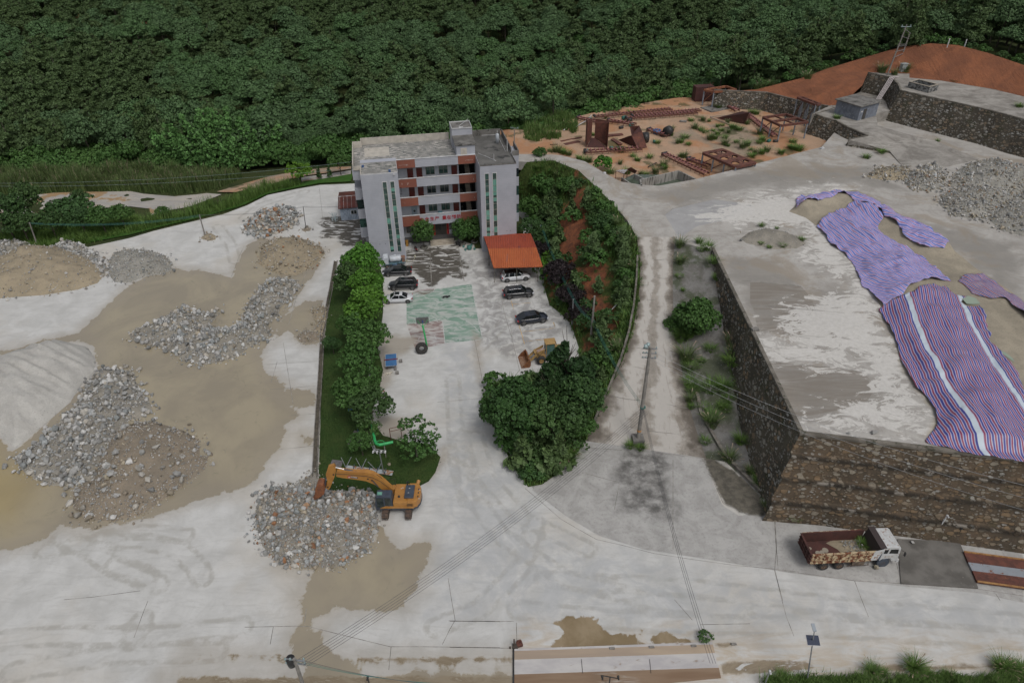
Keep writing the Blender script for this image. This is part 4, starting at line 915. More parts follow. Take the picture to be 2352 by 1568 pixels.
w=MB();w.span(-6.9,-6.75,3.0,13.0,15.0,16.0);w.span(-6.9,-5.4,13.0,13.15,15.0,16.1);w.span(-5.4,9.6,14.2,14.38,15.0,16.2);w.span(-5.52,-5.38,13.15,14.38,15.0,16.2);w.span(-5.75,-5.6,.05,2.8,15.2,15.5);w.span(-6.75,-5.6,2.8,2.95,15.0,15.6);w.build('parapet',M_PALE,bld)
w=MB();w.span(-6.75,-5.7,2.95,13.0,14.9,15.03);w.build('roof_margin',M_ROOFT,bld)
w=MB();w.span(13.1,18.7,14.2,14.35,15.0,16.25);w.span(18.85,19.0,5.0,14.35,15.0,16.1);w.span(12.95,18.85,-.0,.08,15.2,15.4);w.span(18.77,18.85,.08,4.4,15.2,15.5);w.span(19.0,20.1,4.4,4.55,14.9,15.75);w.span(20.0,20.15,4.55,9.0,14.9,15.75);w.build('parapet',M_CONC,bld)
w=MB();w.span(9.9,12.95,5.14,9.6,15.0,17.0);w.build('stair_head',M_TILE,bld)
w=MB();w.span(9.7,13.15,4.95,9.6,17.0,17.18);w.build('stair_head_roof',M_CONC,bld)
w=MB();w.span(9.7,13.15,9.6,13.2,15.0,18.2);w.build('tank_room',M_TILE,bld)
w=MB();w.span(9.75,13.1,9.65,13.15,18.2,18.24);w.build('tank_room_roof',M_CONC,bld)
w=MB();w.span(9.7,13.15,9.6,9.68,18.2,18.4);w.span(9.7,13.15,13.12,13.2,18.2,18.4);w.span(9.7,9.78,9.68,13.12,18.2,18.4);w.span(13.07,13.15,9.68,13.12,18.2,18.4);w.span(9.75,13.1,9.5,9.6,18.3,18.4);w.build('tank_room_edge',M_TRIM,bld)
w=MB();w.span(10.6,11.6,5.08,5.14,15.1,16.55);w.build('door',M_PALE,bld)
w=MB();w.bar((11.0,10.0,18.6),(12.9,12.9,18.7),.05);w.box((11.3,9.75,18.45),(.7,.35,.06));w.build('roof_bracket',M_TRIM,bld)
for (x0,x1,y0,y1)in ((-7.05,-5.75,3.0,8.2),(18.85,20.1,4.4,9.0)):
 for z0,z1 in ((13.3,15.0),(9.95,11.7),(6.6,8.3),(3.2,5.0))if x0<0 else ((12.7,14.9),(9.6,11.2),(6.3,7.9),(3.0,4.6)):
  w=MB();w.span(x0,x1,y0,y1,z0,z1);w.build('bay_panel',M_TILE,bld)
 for z0,z1 in ((8.3,9.95),(5.0,6.6))if x0<0 else ((11.2,12.7),(7.9,9.6),(4.6,6.3)):
  w=MB();w.span(x0+.08,x1-.02,y0+.08,y1,z0,z1);w.build('bay_window',M_GLASS if z0<8 else M_GLASSD,bld)
w=MB();w.span(-5.8,-5.74,3.2,8.0,11.7,13.3);w.build('loggia_wall',mat('loggia_brown',(.16,.075,.045),(.11,.05,.032),1.5,.8),bld)
for s in ((-5.80,3.1,9.1,0),(.02,4.2,9.9,1)):
 w=MB();x,y,z,k=s;dx=-.35 if not k else .35
 w.bar((x,y,z),(x+dx,y-.25,z),.05);w.bar((x,y,z+1.1),(x+dx,y-.25,z+1.1),.05);w.bar((x+dx,y-.25,z),(x+dx,y-.25,z+1.1),.05);w.bar((x,y,z),(x,y,z+1.1),.05);w.build('open_casement',M_BLACKM,bld)
w=MB();w.span(5.5,7.6,6.45,6.56,2.95,3.1);w.span(5.5,5.62,6.45,6.56,.76,2.95);w.span(7.48,7.6,6.45,6.56,.76,2.95);o=w.build('entrance_frame',mat('wood_frame',(.16,.09,.045),(.1,.06,.03),3,.5),bld)
w=MB();w.span(5.62,7.48,6.52,6.555,.76,2.95);w.build('entrance_opening',mat('hall_inside',(.055,.05,.042),(.018,.017,.015),.8,.5,thr=(.45,.55)),bld)
for x0,x1 in ((4.2,5.1),(8.05,9.3),(.6,2.0),(2.4,3.8)):window(x0,x1,1.6,2.9,6.56,M_GLASSD)
for x0 in (5.2,7.62):
 w=MB();w.span(x0,x0+.33,6.42,6.45,.8,3.0);o=w.build('couplet',M_REDP,bld)
 c=MB()
 for k in range(7):
  zc=2.82-k*.29
  for _ in range(5):c.box((x0+.165+random.uniform(-.06,.06),6.415,zc+random.uniform(-.07,.07)),(random.choice((.16,.03)),.006,random.choice((.02,.12))),ry=random.uniform(-.5,.5))
 c.build('brush_strokes',mat('brush_ink',(.035,.008,.006),None,rough=.7),o)
w=MB();w.span(6.2,6.95,6.40,6.44,2.95,3.2);w.build('door_banner',mat('orange_red_paper',(.6,.07,.03),None,rough=.6),bld)
w=MB();w.span(.003,12.947,5.35,6.56,0,.74);w.span(4.4,8.6,4.95,5.35,0,.75);w.build('plinth',mat('dark_paving',(.06,.06,.062),(.09,.085,.08),1.5,.35),bld)
w=MB()
for k in range(4):w.span(4.4,8.6,3.85+k*.28,4.95,0+k*.155,.155+k*.155)
w.build('entrance_steps',M_STEP,bld)
SL='安全生产重在预防';SX=[3.32,4.19,5.08,5.93,7.18,8.0,8.84,9.68]
for ch,x in zip(SL,SX):
 cu=bpy.data.curves.new('slogan_character','FONT');cu.body=ch;cu.size=.78;cu.extrude=.02;cu.offset=.012;cu.align_x='CENTER';cu.align_y='CENTER'
 t=bpy.data.objects.new('tmp',cu);link(t);bpy.context.view_layer.update()
 me=bpy.data.meshes.new_from_object(t);bpy.data.objects.remove(t);me.materials.clear();me.materials.append(M_REDL)
 o=bpy.data.objects.new('slogan_character',me);link(o,bld);o.location=(x,4.965,4.58);o.rotation_euler=(PI/2,0,0)
w=MB();w.box((-.6,-.1,15.0),(.3,.15,.18));w.build('flood_lamp',M_TRIM,bld)
w=MB();w.bar((-5.7,-.03,3.75),(-.1,-.03,3.95),.03);w.box((-.05,-.1,4.0),(.12,.12,.1));w.build('wall_cable',M_TRIM,bld)
w=MB()
for x in (-4.1,-3.2,-2.2,12.2,14.8,17.2,17.8):w.box((x,-.02,3.2 if x<0 else 3.6),(.09,.05,.09))
w.build('wall_socket',M_BLACKM,bld)
q=bl(3,1442,362,15.23);tank=empty('water_tank',bld.matrix_basis@q if False else Matrix.Translation(BORG)@Matrix.Rotation(BA,4,'Z')@q,BA,'slim pale cylindrical water heater on the dark roof of the right tower','water heater')
w=MB();w.lathe([(.0,0),(.30,0),(.30,1.5),(.22,1.62),(0,1.65)],n=14);w.build('cylinder',mat('pale_grey_enamel',(.42,.45,.48),None,rough=.4),tank)
w=MB();w.tube((0,0,1.6),(0,0,2.15),.045);w.build('flue',M_TRIM,tank)
def bw(x,y,z):return Matrix.Translation(BORG)@Matrix.Rotation(BA,4,'Z')@Vector((x,y,z))
q=bl(3,1524,430,15.23);w=MB();w.tube((0,0,0),(0,0,1.9),.06);o=w.build('vent_pipe',M_TRIM);o.location=bw(*q);tag(o,'tall white vent pipe near the right edge of the dark roof','pipe')
q=bl(3,1413,508,15.23);w=MB();w.tube((0,0,0),(0,0,1.1),.035);o=w.build('vent_pipe',M_TRIM);o.location=bw(*q);tag(o,'short thin white pipe at the front of the dark roof','pipe')
w=MB();P_=[bl(3,*a,15.3)for a in ((1280,445),(1310,460),(1340,470),(1430,510))];w.path(P_,.04);P_=[bl(3,*a,15.3)for a in ((1250,298),(1440,292),(1470,350),(1510,430))];w.path(P_,.035);o=w.build('roof_pipe',M_TRIM);o.location=BORG;o.rotation_euler.z=BA;tag(o,'thin white water pipe running across the dark roof','pipe')
for (x,y,z_,lb)in ((-5.3,3.3,15.24,'small blue crate at the left roof corner'),(-1.2,.5,15.24,'small blue crate at the front edge of the tiled roof')):
 w=MB();w.box((0,0,.16),(.34,.3,.32));w.mi=0;w.box((0,0,.34),(.38,.34,.03));o=w.build('crate',mat('crate_blue',(.05,.10,.22),None,rough=.5));o.location=bw(x,y,z_);o.rotation_euler.z=BA;tag(o,lb,'crate')
w=MB();w.box((0,0,.4),(.75,.5,.8));w.box((0,0,.83),(.6,.4,.06));o=w.build('washing_machine',mat('teal_plastic',(.06,.17,.20),(.04,.1,.12),2,.4),bevel=.03);o.location=bw(6.6,5.55,4.9);o.rotation_euler.z=BA;tag(o,'teal washing machine on the first floor corridor above the slogan','washing machine')
o.location=bw(6.6,5.6,FL[0]+.35)
sh=empty('shed',bw(-11,17.3,0),BA,'small pale blue shed with rust red corrugated roof left of the office','shed')
def corrug(name,c1,c2,spot,axis,w_=.22,**kw):
 n=NT(name);p=n.co();x=n.n('ShaderNodeSeparateXYZ');n.t.links.new(p,x.inputs[0])
 s=n.math('SINE',n.math('MULTIPLY',x.outputs[axis],2*PI/w_))
 col=n.mix(n.step(n.noise(p,.5,6,.65),.35,.65),c1,c2);col=n.mix(n.step(n.noise(n.mapv(p,scale=(1,.3,1)),1.2,7,.7),.58,.66),col,spot)
 col=n.mix(n.math('MULTIPLY',n.step(s,.6,.9),.35),col,spot)
 return n.done(col,.55,0,n.bump(s,.05,.8),.3,**kw)
M_SHR=corrug('rusty_corrugated',(.16,.045,.032),(.11,.04,.03),(.06,.03,.024),0)
M_SHW=corrug('pale_blue_panel',(.36,.42,.50),(.32,.38,.46),(.28,.33,.38),0,.3)
w=MB();w.span(0,5.4,0,7.2,0,2.5);w.build('wall',M_SHW,sh)
w=MB();w.add([(-.25,-.3,2.5),(5.6,-.3,2.5),(5.6,3.8,3.1),(-.25,3.8,3.1),(-.25,7.5,2.5),(5.6,7.5,2.5)],[(0,1,2,3),(3,2,5,4)]);w.add([(-.25,-.3,2.44),(5.6,-.3,2.44),(5.6,3.8,3.04),(-.25,3.8,3.04),(-.25,7.5,2.44),(5.6,7.5,2.44)],[(0,3,2,1),(3,4,5,2)]);w.build('roof',M_SHR,sh)
w=MB();w.bar((-.3,3.8,3.14),(5.6,3.8,3.14),.25,.05)
for x in (0.05,.75,1.4,2.2,3.0,3.9):w.bar((x,-.28,2.54),(x,3.7,3.13),.06,.03)
w.build('ridge_strip',mat('faded_white_strip',(.42,.40,.40),(.25,.16,.14),2,.6),sh)
w=MB();w.span(1.9,3.0,-.04,0,1.1,1.9);o=w.build('window',M_TRIM,sh);w=MB();w.span(1.96,2.42,-.06,-.04,1.16,1.84);w.span(2.48,2.94,-.06,-.04,1.16,1.84);w.build('pane',M_GLASSD,o)
w=MB();w.bar((0,-.03,2.4),(1.6,-.03,.2),.03);w.bar((0,-.03,.2),(1.6,-.03,2.4),.03);w.bar((1.62,-.03,0),(1.62,-.03,2.5),.05);w.build('brace',mat('steel_blue',(.2,.24,.3),None,rough=.5),sh)
pp=MB()
for k in range(16):a=random.uniform(-.5,.5);pp.tube((-1.5+random.uniform(-.2,.9),random.uniform(-.8,.3),.05+.03*k),(-1.2+a+random.uniform(-.8,.5),random.uniform(.2,1.8),1.2+random.uniform(-1.0,.5)),.035,n=5)
o=pp.build('pipe_bundle',mat('pale_pvc',(.45,.48,.48),(.22,.3,.32),2,.5));o.location=bw(-11,17.3,0);o.rotation_euler.z=BA;tag(o,'loose bundle of pale pipes leaning against the blue shed','pipes')
M_ORG=corrug('orange_sheet_roof',(.46,.125,.042),(.40,.10,.035),(.32,.12,.08),0,.30)
M_ORG2=corrug('red_orange_sheet_roof',(.36,.075,.035),(.31,.06,.03),(.18,.05,.05),0,.30)
cpF=[g(*Z(3,[(1410,1405)])[0],2.7),g(*Z(3,[(1822,1395)])[0],2.7)];cpB=[g(*Z(3,[(1320,1122)])[0],2.9),g(*Z(3,[(1720,1116)])[0],2.9)]
cpM=[(cpF[0]+cpB[0])/2+Vector((0,0,.35)),(cpF[1]+cpB[1])/2+Vector((0,0,.35))]
cp=empty('carport',(0,0,0),0,'orange sheet roofed carport standing against the right tower of the office','carport')
dz=Vector((0,0,-.06))
w=MB();w.add([cpF[0],cpF[1],cpM[1],cpM[0]],[(0,1,2,3)]);w.add([cpF[0]+dz,cpF[1]+dz,cpM[1]+dz,cpM[0]+dz],[(3,2,1,0)]);w.build('roof_sheet',M_ORG,cp)
w=MB();w.add([cpM[0],cpM[1],cpB[1],cpB[0]],[(0,1,2,3)]);w.add([cpM[0]+dz,cpM[1]+dz,cpB[1]+dz,cpB[0]+dz],[(3,2,1,0)]);o=w.build('roof_sheet',M_ORG2,cp)
w=MB()
for a,b in ((cpF[0],cpF[1]),(cpM[0],cpM[1]),(cpB[0],cpB[1]),(cpF[0],cpM[0]),(cpF[1],cpM[1]),(cpM[0],cpB[0]),(cpM[1],cpB[1])):w.bar(a+Vector((0,0,-.1)),b+Vector((0,0,-.1)),.08)
w.build('roof_beam',M_BLACKM,cp)
M_POSTC=mat('painted_post',(.22,.2,.15),(.06,.06,.055),6,.6)
for p in (cpF[0]+Vector((.1,.1,0)),cpF[0].lerp(cpF[1],.47)+Vector((0,.1,0)),cpF[1]+Vector((-.8,.1,0)),cpM[0]+Vector((.1,0,0)),cpM[1]+Vector((-.2,0,0)),cpB[0]+Vector((.2,-.2,0)),cpB[1]+Vector((-.2,-.2,0))):
 w=MB();w.tube((p.x,p.y,0),(p.x,p.y,p.z-.1),.05,n=8);w.build('post',M_POSTC,cp)
hp=[g(*Z(7,[(632,800)])[0],ZH),g(*Z(7,[(840,850)])[0],ZH),g(*Z(7,[(985,810)])[0],ZH)]
hx=(hp[2]-hp[1]);lenx=hx.length;hx.normalize();hy=Vector((-hx.y,hx.x,0));hyl=(hp[0]-hp[1]).dot(hy)
hut=empty('block_hut',hp[1],math.atan2(hx.y,hx.x),'grey rendered block hut with flat roof on the stone terrace','hut')
M_HUT=mat('grey_block_render',(.20,.22,.26),(.13,.145,.175),1.1,.85,spot=(.26,.27,.29),sscale=1.6,sthr=.62)
w=MB();w.box((lenx/2,hyl/2,1.4),(lenx,hyl,2.8));w.build('wall',M_HUT,hut)
w=MB();w.box((lenx/2,hyl/2,2.88),(lenx+.7,hyl+.7,.16));w.build('roof',M_CONC,hut)
w=MB();w.box((lenx*.3,-.03,1.05),(.95,.08,2.1));w.build('door',mat('grey_door',(.06,.055,.05),None,rough=.7),hut)
w=MB();w.box((lenx*.12,-.03,1.7),(.5,.05,.22));w.build('door_sign',mat('sign_white',(.5,.48,.47),None,rough=.6),hut)
tr=[g(*q,ZT)for q in Z(7,[(1232,590),(1392,632),(1450,600),(1290,545)])]
tx=(tr[1]-tr[0]);tl=tx.length;tx.normalize();ty=Vector((-tx.y,tx.x,0));tw=3.2
tro=empty('water_trough',tr[0],math.atan2(tx.y,tx.x),'open concrete water trough on the top terrace','water trough')
for nm,c,d in (('side',(tl/2,.1,.6),(tl,.2,1.2)),('side',(tl/2,tw-.1,.6),(tl,.2,1.2)),('end_wall',(.1,tw/2,.6),(.2,tw-.4,1.2)),('end_wall',(tl-.1,tw/2,.6),(.2,tw-.4,1.2))):
 w=MB();w.box(c,d);w.build(nm,M_HUT if False else mat('mottled_concrete',(.24,.24,.235),(.06,.06,.058),1.8,.9,thr=(.42,.58)),tro)
w=MB()
for c,d in (((tl/2,.1,1.24),(tl+.1,.3,.08)),((tl/2,tw-.1,1.24),(tl+.1,.3,.08)),((.1,tw/2,1.24),(.3,tw-.5,.08)),((tl-.1,tw/2,1.24),(.3,tw-.5,.08))):w.box(c,d)
w.build('rim',M_TRIM if False else M_STEP,tro)
w=MB();w.box((tl/2,tw/2,.3),(tl-.4,tw-.4,.05));w.build('bottom',M_CONC,tro)
bs=[g(*q,9.0)for q in Z(6,[(965,1293),(1285,1218),(1425,1285)])]
ba=empty('concrete_basin',(0,0,0),0,'streaked open concrete basin sunk beside the upper yard edge','basin')
M_BAS=mat('streaked_concrete',(.30,.29,.265),(.085,.082,.072),2.4,.9,thr=(.48,.66),stretch=(1,1,.12))
bs2=[p.copy()for p in bs];drop=Vector((0,0,-3.0))
for a,b in ((bs[0],bs[1]),(bs[1],bs[2]),(bs[0],g(*Z(6,[(975,1345)])[0],9.0))):
 w=MB();w.bar(a+drop/2,b+drop/2,.28,3.0);w.build('basin_wall',M_BAS,ba)
w=MB();w.bar(g(*Z(6,[(810,1275)])[0],8.3)-Vector((0,0,.8)),g(*Z(6,[(905,1340)])[0],8.3)-Vector((0,0,.8)),.25,1.6);w.bar(g(*Z(6,[(915,1245)])[0],8.3)-Vector((0,0,.8)),g(*Z(6,[(1010,1290)])[0],8.3)-Vector((0,0,.8)),.25,1.6);w.build('channel_wall',M_BAS,ba)
w=MB();w.sheet([g(*q,7.45)for q in Z(6,[(820,1290),(905,1250),(1290,1250),(1410,1310),(960,1360)])]);w.build('basin_water',mat('green_water',(.07,.095,.07),(.10,.12,.09),1,.1),ba)
M_KERB=mat('old_kerb',(.21,.19,.165),(.09,.083,.07),1.5,.9)
KL=G([(775,600),(765,660),(757,700),(745,760),(741,850),(732,1000),(728,1100)])
w=MB()
for a,b in zip(KL[:-1],KL[1:]):w.bar(a+Vector((0,0,.1)),b+Vector((0,0,.1)),.12,.22)
KL2=[p+Vector((-.5,0,0))for p in KL]
for a,b in zip(KL2[:-1],KL2[1:]):w.bar(a+Vector((0,0,.08)),b+Vector((0,0,.08)),.10,.18)
o=w.build('kerb',M_KERB);tag(o,'double kerb with a dirty gutter between lawn and rock yard','kerb');struct(o)
w=MB()
for a,b in zip(KL[:-1],KL[1:]):
 c=(a+b)/2+Vector((-.38,0,.02));w.sheet([a+Vector((-.45,0,.02)),a+Vector((-.06,0,.02)),b+Vector((-.06,0,.02)),b+Vector((-.45,0,.02))])
o=w.build('gutter',mat('gutter_silt',(.12,.105,.08),(.07,.06,.045),2,.95));struct(o)
for pts in ([(1600,905),(1608,950),(1630,990),(1665,1050),(1700,1085),(1755,1140)],):
 q=[ramp_pt(*p)for p in pts];w=MB()
 for a,b in zip(q[:-1],q[1:]):w.bar(a+Vector((0,0,.22)),b+Vector((0,0,.22)),.35,.45)
 o=w.build('gutter_wall',M_KERB);tag(o,'low concrete gutter wall curving along the foot of the silt verge','kerb wall')
KR=[ramp_pt(px-6,py,.12)for px,py in ((1365,985),(1385,935),(1410,880),(1432,825),(1450,765),(1462,700),(1468,640),(1470,590))]
w=MB()
for a,b in zip(KR[:-1],KR[1:]):w.bar(a,b,.25,.5)
o=w.build('roadside_kerb',M_KERB);tag(o,'low worn kerb wall along the left edge of the ramp','kerb wall')
def leaf_mat(name,a,b,c,rnd=.35,rough=.6,trans=.0):
 n=NT(name);oi=n.n('ShaderNodeObjectInfo').outputs['Random'];t=n.attr('tint','Color');sp=n.n('ShaderNodeSeparateColor');n.t.links.new(t,sp.inputs[0])
 col=n.mix(sp.outputs[0],a,b);col=n.mix(n.math('MULTIPLY',oi,rnd),col,c)
 hs=n.n('ShaderNodeHueSaturation');n.set(hs.inputs['Color'],col);n.set(hs.inputs['Value'],n.math('ADD',.72,n.math('MULTIPLY',sp.outputs[1],.56)))
 n.set(hs.inputs['Hue'],n.math('ADD',.492,n.math('MULTIPLY',oi,.024)))
 return n.done(hs.outputs[0],rough,0,None,.25)
L_BROAD=leaf_mat('leaves_broad',(.046,.092,.036),(.098,.172,.070),(.085,.135,.055),.8)
L_BLUE=leaf_mat('leaves_bluish',(.048,.100,.040),(.108,.198,.078),(.09,.15,.05),.8)
L_PINE=leaf_mat('needles_olive',(.050,.090,.032),(.098,.155,.056),(.085,.12,.045),.8)
L_BAMB=leaf_mat('leaves_bamboo',(.07,.145,.04),(.14,.27,.08),(.1,.2,.05),.3)
L_BRIGHT=leaf_mat('leaves_bright',(.045,.115,.014),(.105,.24,.03),(.07,.15,.02),.25)
L_DARK=leaf_mat('leaves_dark',(.028,.062,.018),(.066,.128,.036),(.05,.09,.03),.4)
L_MID=leaf_mat('leaves_mid',(.036,.086,.02),(.080,.17,.042),(.065,.11,.025),.5)
L_PURP=leaf_mat('leaves_purple',(.016,.013,.015),(.036,.026,.027),(.02,.02,.015),.3)
L_YEL=leaf_mat('leaves_yellowgreen',(.07,.14,.014),(.15,.25,.03),(.1,.18,.02),.3)
L_GRASS=leaf_mat('grass_blades',(.055,.12,.022),(.12,.21,.045),(.13,.14,.05),.35)
L_REED=leaf_mat('reed_blades',(.055,.095,.028),(.115,.165,.055),(.12,.13,.06),.4)
L_PLUME=leaf_mat('reed_plumes',(.20,.15,.11),(.34,.27,.2),(.2,.15,.1),.4)
M_BARK=mat('bark',(.10,.08,.06),(.055,.045,.035),4,.9)
M_BARKP=mat('bark_pale',(.2,.18,.14),(.1,.09,.07),4,.9)
def rand_dirs(n,up=-.25):
 v=rng.normal(size=(int(n*2.2)+8,3));v/=np.linalg.norm(v,axis=1)[:,None];v=v[v[:,2]>up]
 while len(v)<n:v=np.concatenate([v,v])
 return v[:n]
def cards(P,Nrm,size,asp=1.0,jit=.55,droop=0.0):
 """one bent leaf-clump card at every P facing roughly Nrm. returns V, F"""
 n=len(P);N_=Nrm+rng.normal(size=(n,3))*jit;N_/=np.linalg.norm(N_,axis=1)[:,None]
 r=rng.normal(size=(n,3));T=np.cross(N_,r);T/=np.linalg.norm(T,axis=1)[:,None]+1e-9;B=np.cross(N_,T)
 if droop:B=B*(1-droop)+np.array([0,0,-1.0])*droop
 s=(size*rng.uniform(.6,1.35,n))[:,None];w=s*.5;h=s*.5*asp
 c1=P-T*w*rng.uniform(.5,1,(n,1))-B*h;c2=P+T*w-B*h*rng.uniform(.2,1,(n,1));c3=P+T*w*rng.uniform(.3,1,(n,1))+B*h;c4=P-T*w+B*h*rng.uniform(.4,1,(n,1))
 V=np.stack([c1,c2,c3,c4],1).reshape(-1,3);F=np.arange(4*n).reshape(n,4)
 return V,F
def crown_mesh(name,lobes,size,dens,m,asp=1.0,jit=.55,up=-.25,droop=0.0,shell=(.72,1.05),trunk=None,tm=None):
 """lobes: list of (x,y,z,rx,rz). Clumps of leaf cards over each lobe; tint r = clump shade, g = leaf shade"""
 Vs,Fs,Cs=[],[],[];b=0
 for (x,y,z,rx,rz)in lobes:
  n=max(12,int(dens*rx*(rx+rz)*.5));d=rand_dirs(n,up);rad=rng.uniform(shell[0],shell[1],n)[:,None]
  k=max(4,n//14);cd_=rand_dirs(k,up);near=np.argmax(d@cd_.T,1);d=d*.55+cd_[near]*.45;d/=np.linalg.norm(d,axis=1)[:,None]
  bul=(np.sum(d*cd_[near],1)[:,None]-.9)*.9
  P=np.array([x,y,z])+d*(rad+bul)*np.array([rx,rx,rz]);V,F=cards(P,d*np.array([1,1,1.2]),size,asp,jit,droop)
  cl=rng.uniform(0,1,k)[near]*.5+rng.uniform(0,1)*.5;lf=rng.uniform(0,1,n)
  C=np.stack([cl,lf,lf],1).repeat(4,0);Vs.append(V);Fs.append(F+b);Cs.append(C);b+=len(V)
 V=np.concatenate(Vs);F=np.concatenate(Fs);C=np.concatenate(Cs);mi=np.zeros(len(F),dtype=np.int32);mats=[m]
 if trunk:
  tv,tf=[],[]
  for (p0,p1,r0,r1)in trunk:
   q=(Vector(p1)-Vector(p0)).to_track_quat('Z','Y');bb=len(tv)
   for pp,r in ((p0,r0),(p1,r1)):
    for i in range(6):a=PI/3*i;tv.append(tuple(Vector(pp)+q@Vector((math.cos(a)*r,math.sin(a)*r,0))))
   for i in range(6):tf.append((bb+i,bb+(i+1)%6,bb+6+(i+1)%6,bb+6+i))
  tf=np.array(tf)+len(V);V=np.concatenate([V,np.array(tv)]);F=np.concatenate([F,tf]);C=np.concatenate([C,np.full((len(tv),3),.5)]);mi=np.concatenate([mi,np.ones(len(tf),dtype=np.int32)]);mats.append(tm or M_BARK)
 return fast_mesh(name,V,F.astype(np.int32),False,mats,mi,colors=C)
def lobes_round(R,H,n,rl=(.38,.6),flat=.8,zc=0.0,spread=.72):
 out=[(0,0,zc,R*.72,H*.72)]
 for i in range(n):
  d=rand_dirs(1,-.35)[0];r=R*random.uniform(*rl);out.append((d[0]*R*spread,d[1]*R*spread,zc+d[2]*H*spread,r,r*flat))
 return out
def branch_mesh(name,segs,m):
 b=MB()
 for p0,p1,r0,r1 in segs:b.tube(p0,p1,r0,r1,7,False)
 me=bpy.data.meshes.new(name);me.from_pydata(b.v,[],b.f);me.materials.append(m);me.update();return me
def limbs(h,R,n=6,r=.16,lean=0):
 s=[((0,0,-.3),(lean*.3,0,h*.55),r,r*.7),((lean*.3,0,h*.55),(lean*.5,0,h),r*.7,r*.35)]
 for i in range(n):
  a=2*PI*i/n+random.uniform(-.3,.3);z=h*random.uniform(.4,.8);rr=R*random.uniform(.5,.85)
  s.append(((lean*.3,0,z),(rr*math.cos(a),rr*math.sin(a),z+h*random.uniform(.2,.45)),r*.4,r*.12))
 return s
class Kind:
 """a tree or shrub kind: trunk mesh + crown mesh, placed as thing > trunk, crown"""
 def __init__(s,name,crown,trunk=None):s.name,s.crown,s.trunk=name,crown,trunk
 def put(s,loc,sc=1.0,rz=None,label=None,cat='tree',group=None,rx=0):
  e=empty(s.name,loc,random.uniform(0,6.28)if rz is None else rz,label,cat,group,scale=sc)
  link(bpy.data.objects.new('crown',s.crown),e)
  if s.trunk:link(bpy.data.objects.new('trunk',s.trunk),e)
  return e
 def put1(s,loc,sc=1.0,rz=None,label=None,cat='shrub',group=None):
  o=bpy.data.objects.new(s.name,s.crown);link(o);o.location=loc;o.rotation_euler=(0,0,random.uniform(0,6.28)if rz is None else rz)
  o.scale=(sc,)*3 if not hasattr(sc,'__len__')else sc
  return tag(o,label,cat,group)
def forest_proto(kind,i):
 random.seed(100+i*7)
 if kind=='broad':
  R=3.7;lob=lobes_round(R,3.0,17,(.22,.40),.75,5.6,.75);return crown_mesh('broadleaf_tree',lob,.22,270,L_BROAD,1.2,.42,-.1,trunk=[((0,0,-1),(0,0,6),.22,.12)])
 if kind=='blue':
  R=3.9;lob=lobes_round(R,2.8,20,(.2,.34),.7,5.2,.8);return crown_mesh('broadleaf_tree',lob,.21,280,L_BLUE,1.2,.42,-.05,trunk=[((0,0,-1),(0,0,5),.2,.1)])
 if kind=='pine':
  lob=[]
  for k in range(16):
   z=3.0+6.0*k/15;r=2.7*(1-(k/17)**1.3)+.35;a=random.uniform(0,6.28);lob.append((math.cos(a)*r*.62,math.sin(a)*r*.62,z,r*.62,r*.34))
  return crown_mesh('pine_tree',lob,.22,240,L_PINE,2.2,.8,-.1,trunk=[((0,0,-1),(0,0,9),.17,.05)],tm=M_BARKP)
 if kind=='shrubby':
  lob=lobes_round(3.0,1.8,8,(.35,.55),.6,1.9,.8);return crown_mesh('broadleaf_tree',lob,.22,220,L_MID,1.2,.45,-.05)
FK=[forest_proto(k,i)for i,k in enumerate(('broad','broad','blue','blue','pine','pine','shrubby'))]
random.seed(3)
EXCL=[foot+list(reversed(crest)),top_b,hut_b+ramp_in,jb,[Vector(v)for v in upper]]
pts=[]
sp=4.7
for iy in range(int((345-140)/sp)):
 for ix in range(int(700/sp)):
  x=-350+(ix+random.random())*sp;y=140+(iy+random.random())*sp
  if abs(x)<.86*y+8:pts.append((x,y))
PT_=np.array(pts)
ok=np.ones(len(PT_),bool)
for poly in EXCL:ok&=sdf(PT_,poly)<-2.2
lowb=np.interp(PT_[:,0],[-200,-70,-40,-20,0,8,20],[156,156,158,157,150,156,160]);ok&=(PT_[:,1]>lowb)|(PT_[:,0]>60)
_cx=np.array([c.x for c in crest]);_cy=np.array([c.y for c in crest]);ok&=~((PT_[:,0]>60)&(PT_[:,1]<np.interp(PT_[:,0],[60,75,95,103,120,200],[168,172,168,150,142,150])))
for c_,r_ in BARES:ok&=np.hypot(PT_[:,0]-c_.x,(PT_[:,1]-c_.y+3)*.7)>r_
PT_=PT_[ok]
kn=vnoise(PT_,38,31,2);kn2=vnoise(PT_,16,77,2)
kinds=[]
for (x,y),a,b in zip(PT_,kn,kn2):
 r=random.random()*.5+a*.6+(.22 if x<-60 and y>200 else 0)+(.10 if x>20 and y>190 else 0)
 kinds.append(random.choice((4,5))if r>.30 else random.choice((2,3))if b>.05 else random.choice((0,1,1,0,6)))
for x in np.arange(-175,60,1.9):
 for q in (0,3.0):
  yb=float(np.interp(x,[-200,-70,-40,-20,0,8,20,60],[155,155,157,156,149,155,162,190]))+random.uniform(-1.5,1.5)+q
  if sdf(np.array([[x,yb]]),jb)[0]<-2:PT_=np.vstack([PT_,[x+random.uniform(-.8,.8),yb]]);kinds.append(6)
kinds=np.array(kinds)
depth=PT_[:,1]*math.cos(PITCH)+57*math.sin(PITCH)
vis=np.abs(PT_[:,0])<depth*.76
score=np.where(vis,depth,depth+400)
order=np.argsort(score)
LAB={0:'dense dark broadleaf tree in the wood behind the site',1:'dense dark broadleaf tree in the wood behind the site',2:'bluish green leafy tree in the wood behind the site',3:'bluish green leafy tree in the wood behind the site',4:'thin olive pine in the wood behind the site',5:'thin olive pine in the wood behind the site',6:'low rounded shrubby tree in the wood behind the site'}
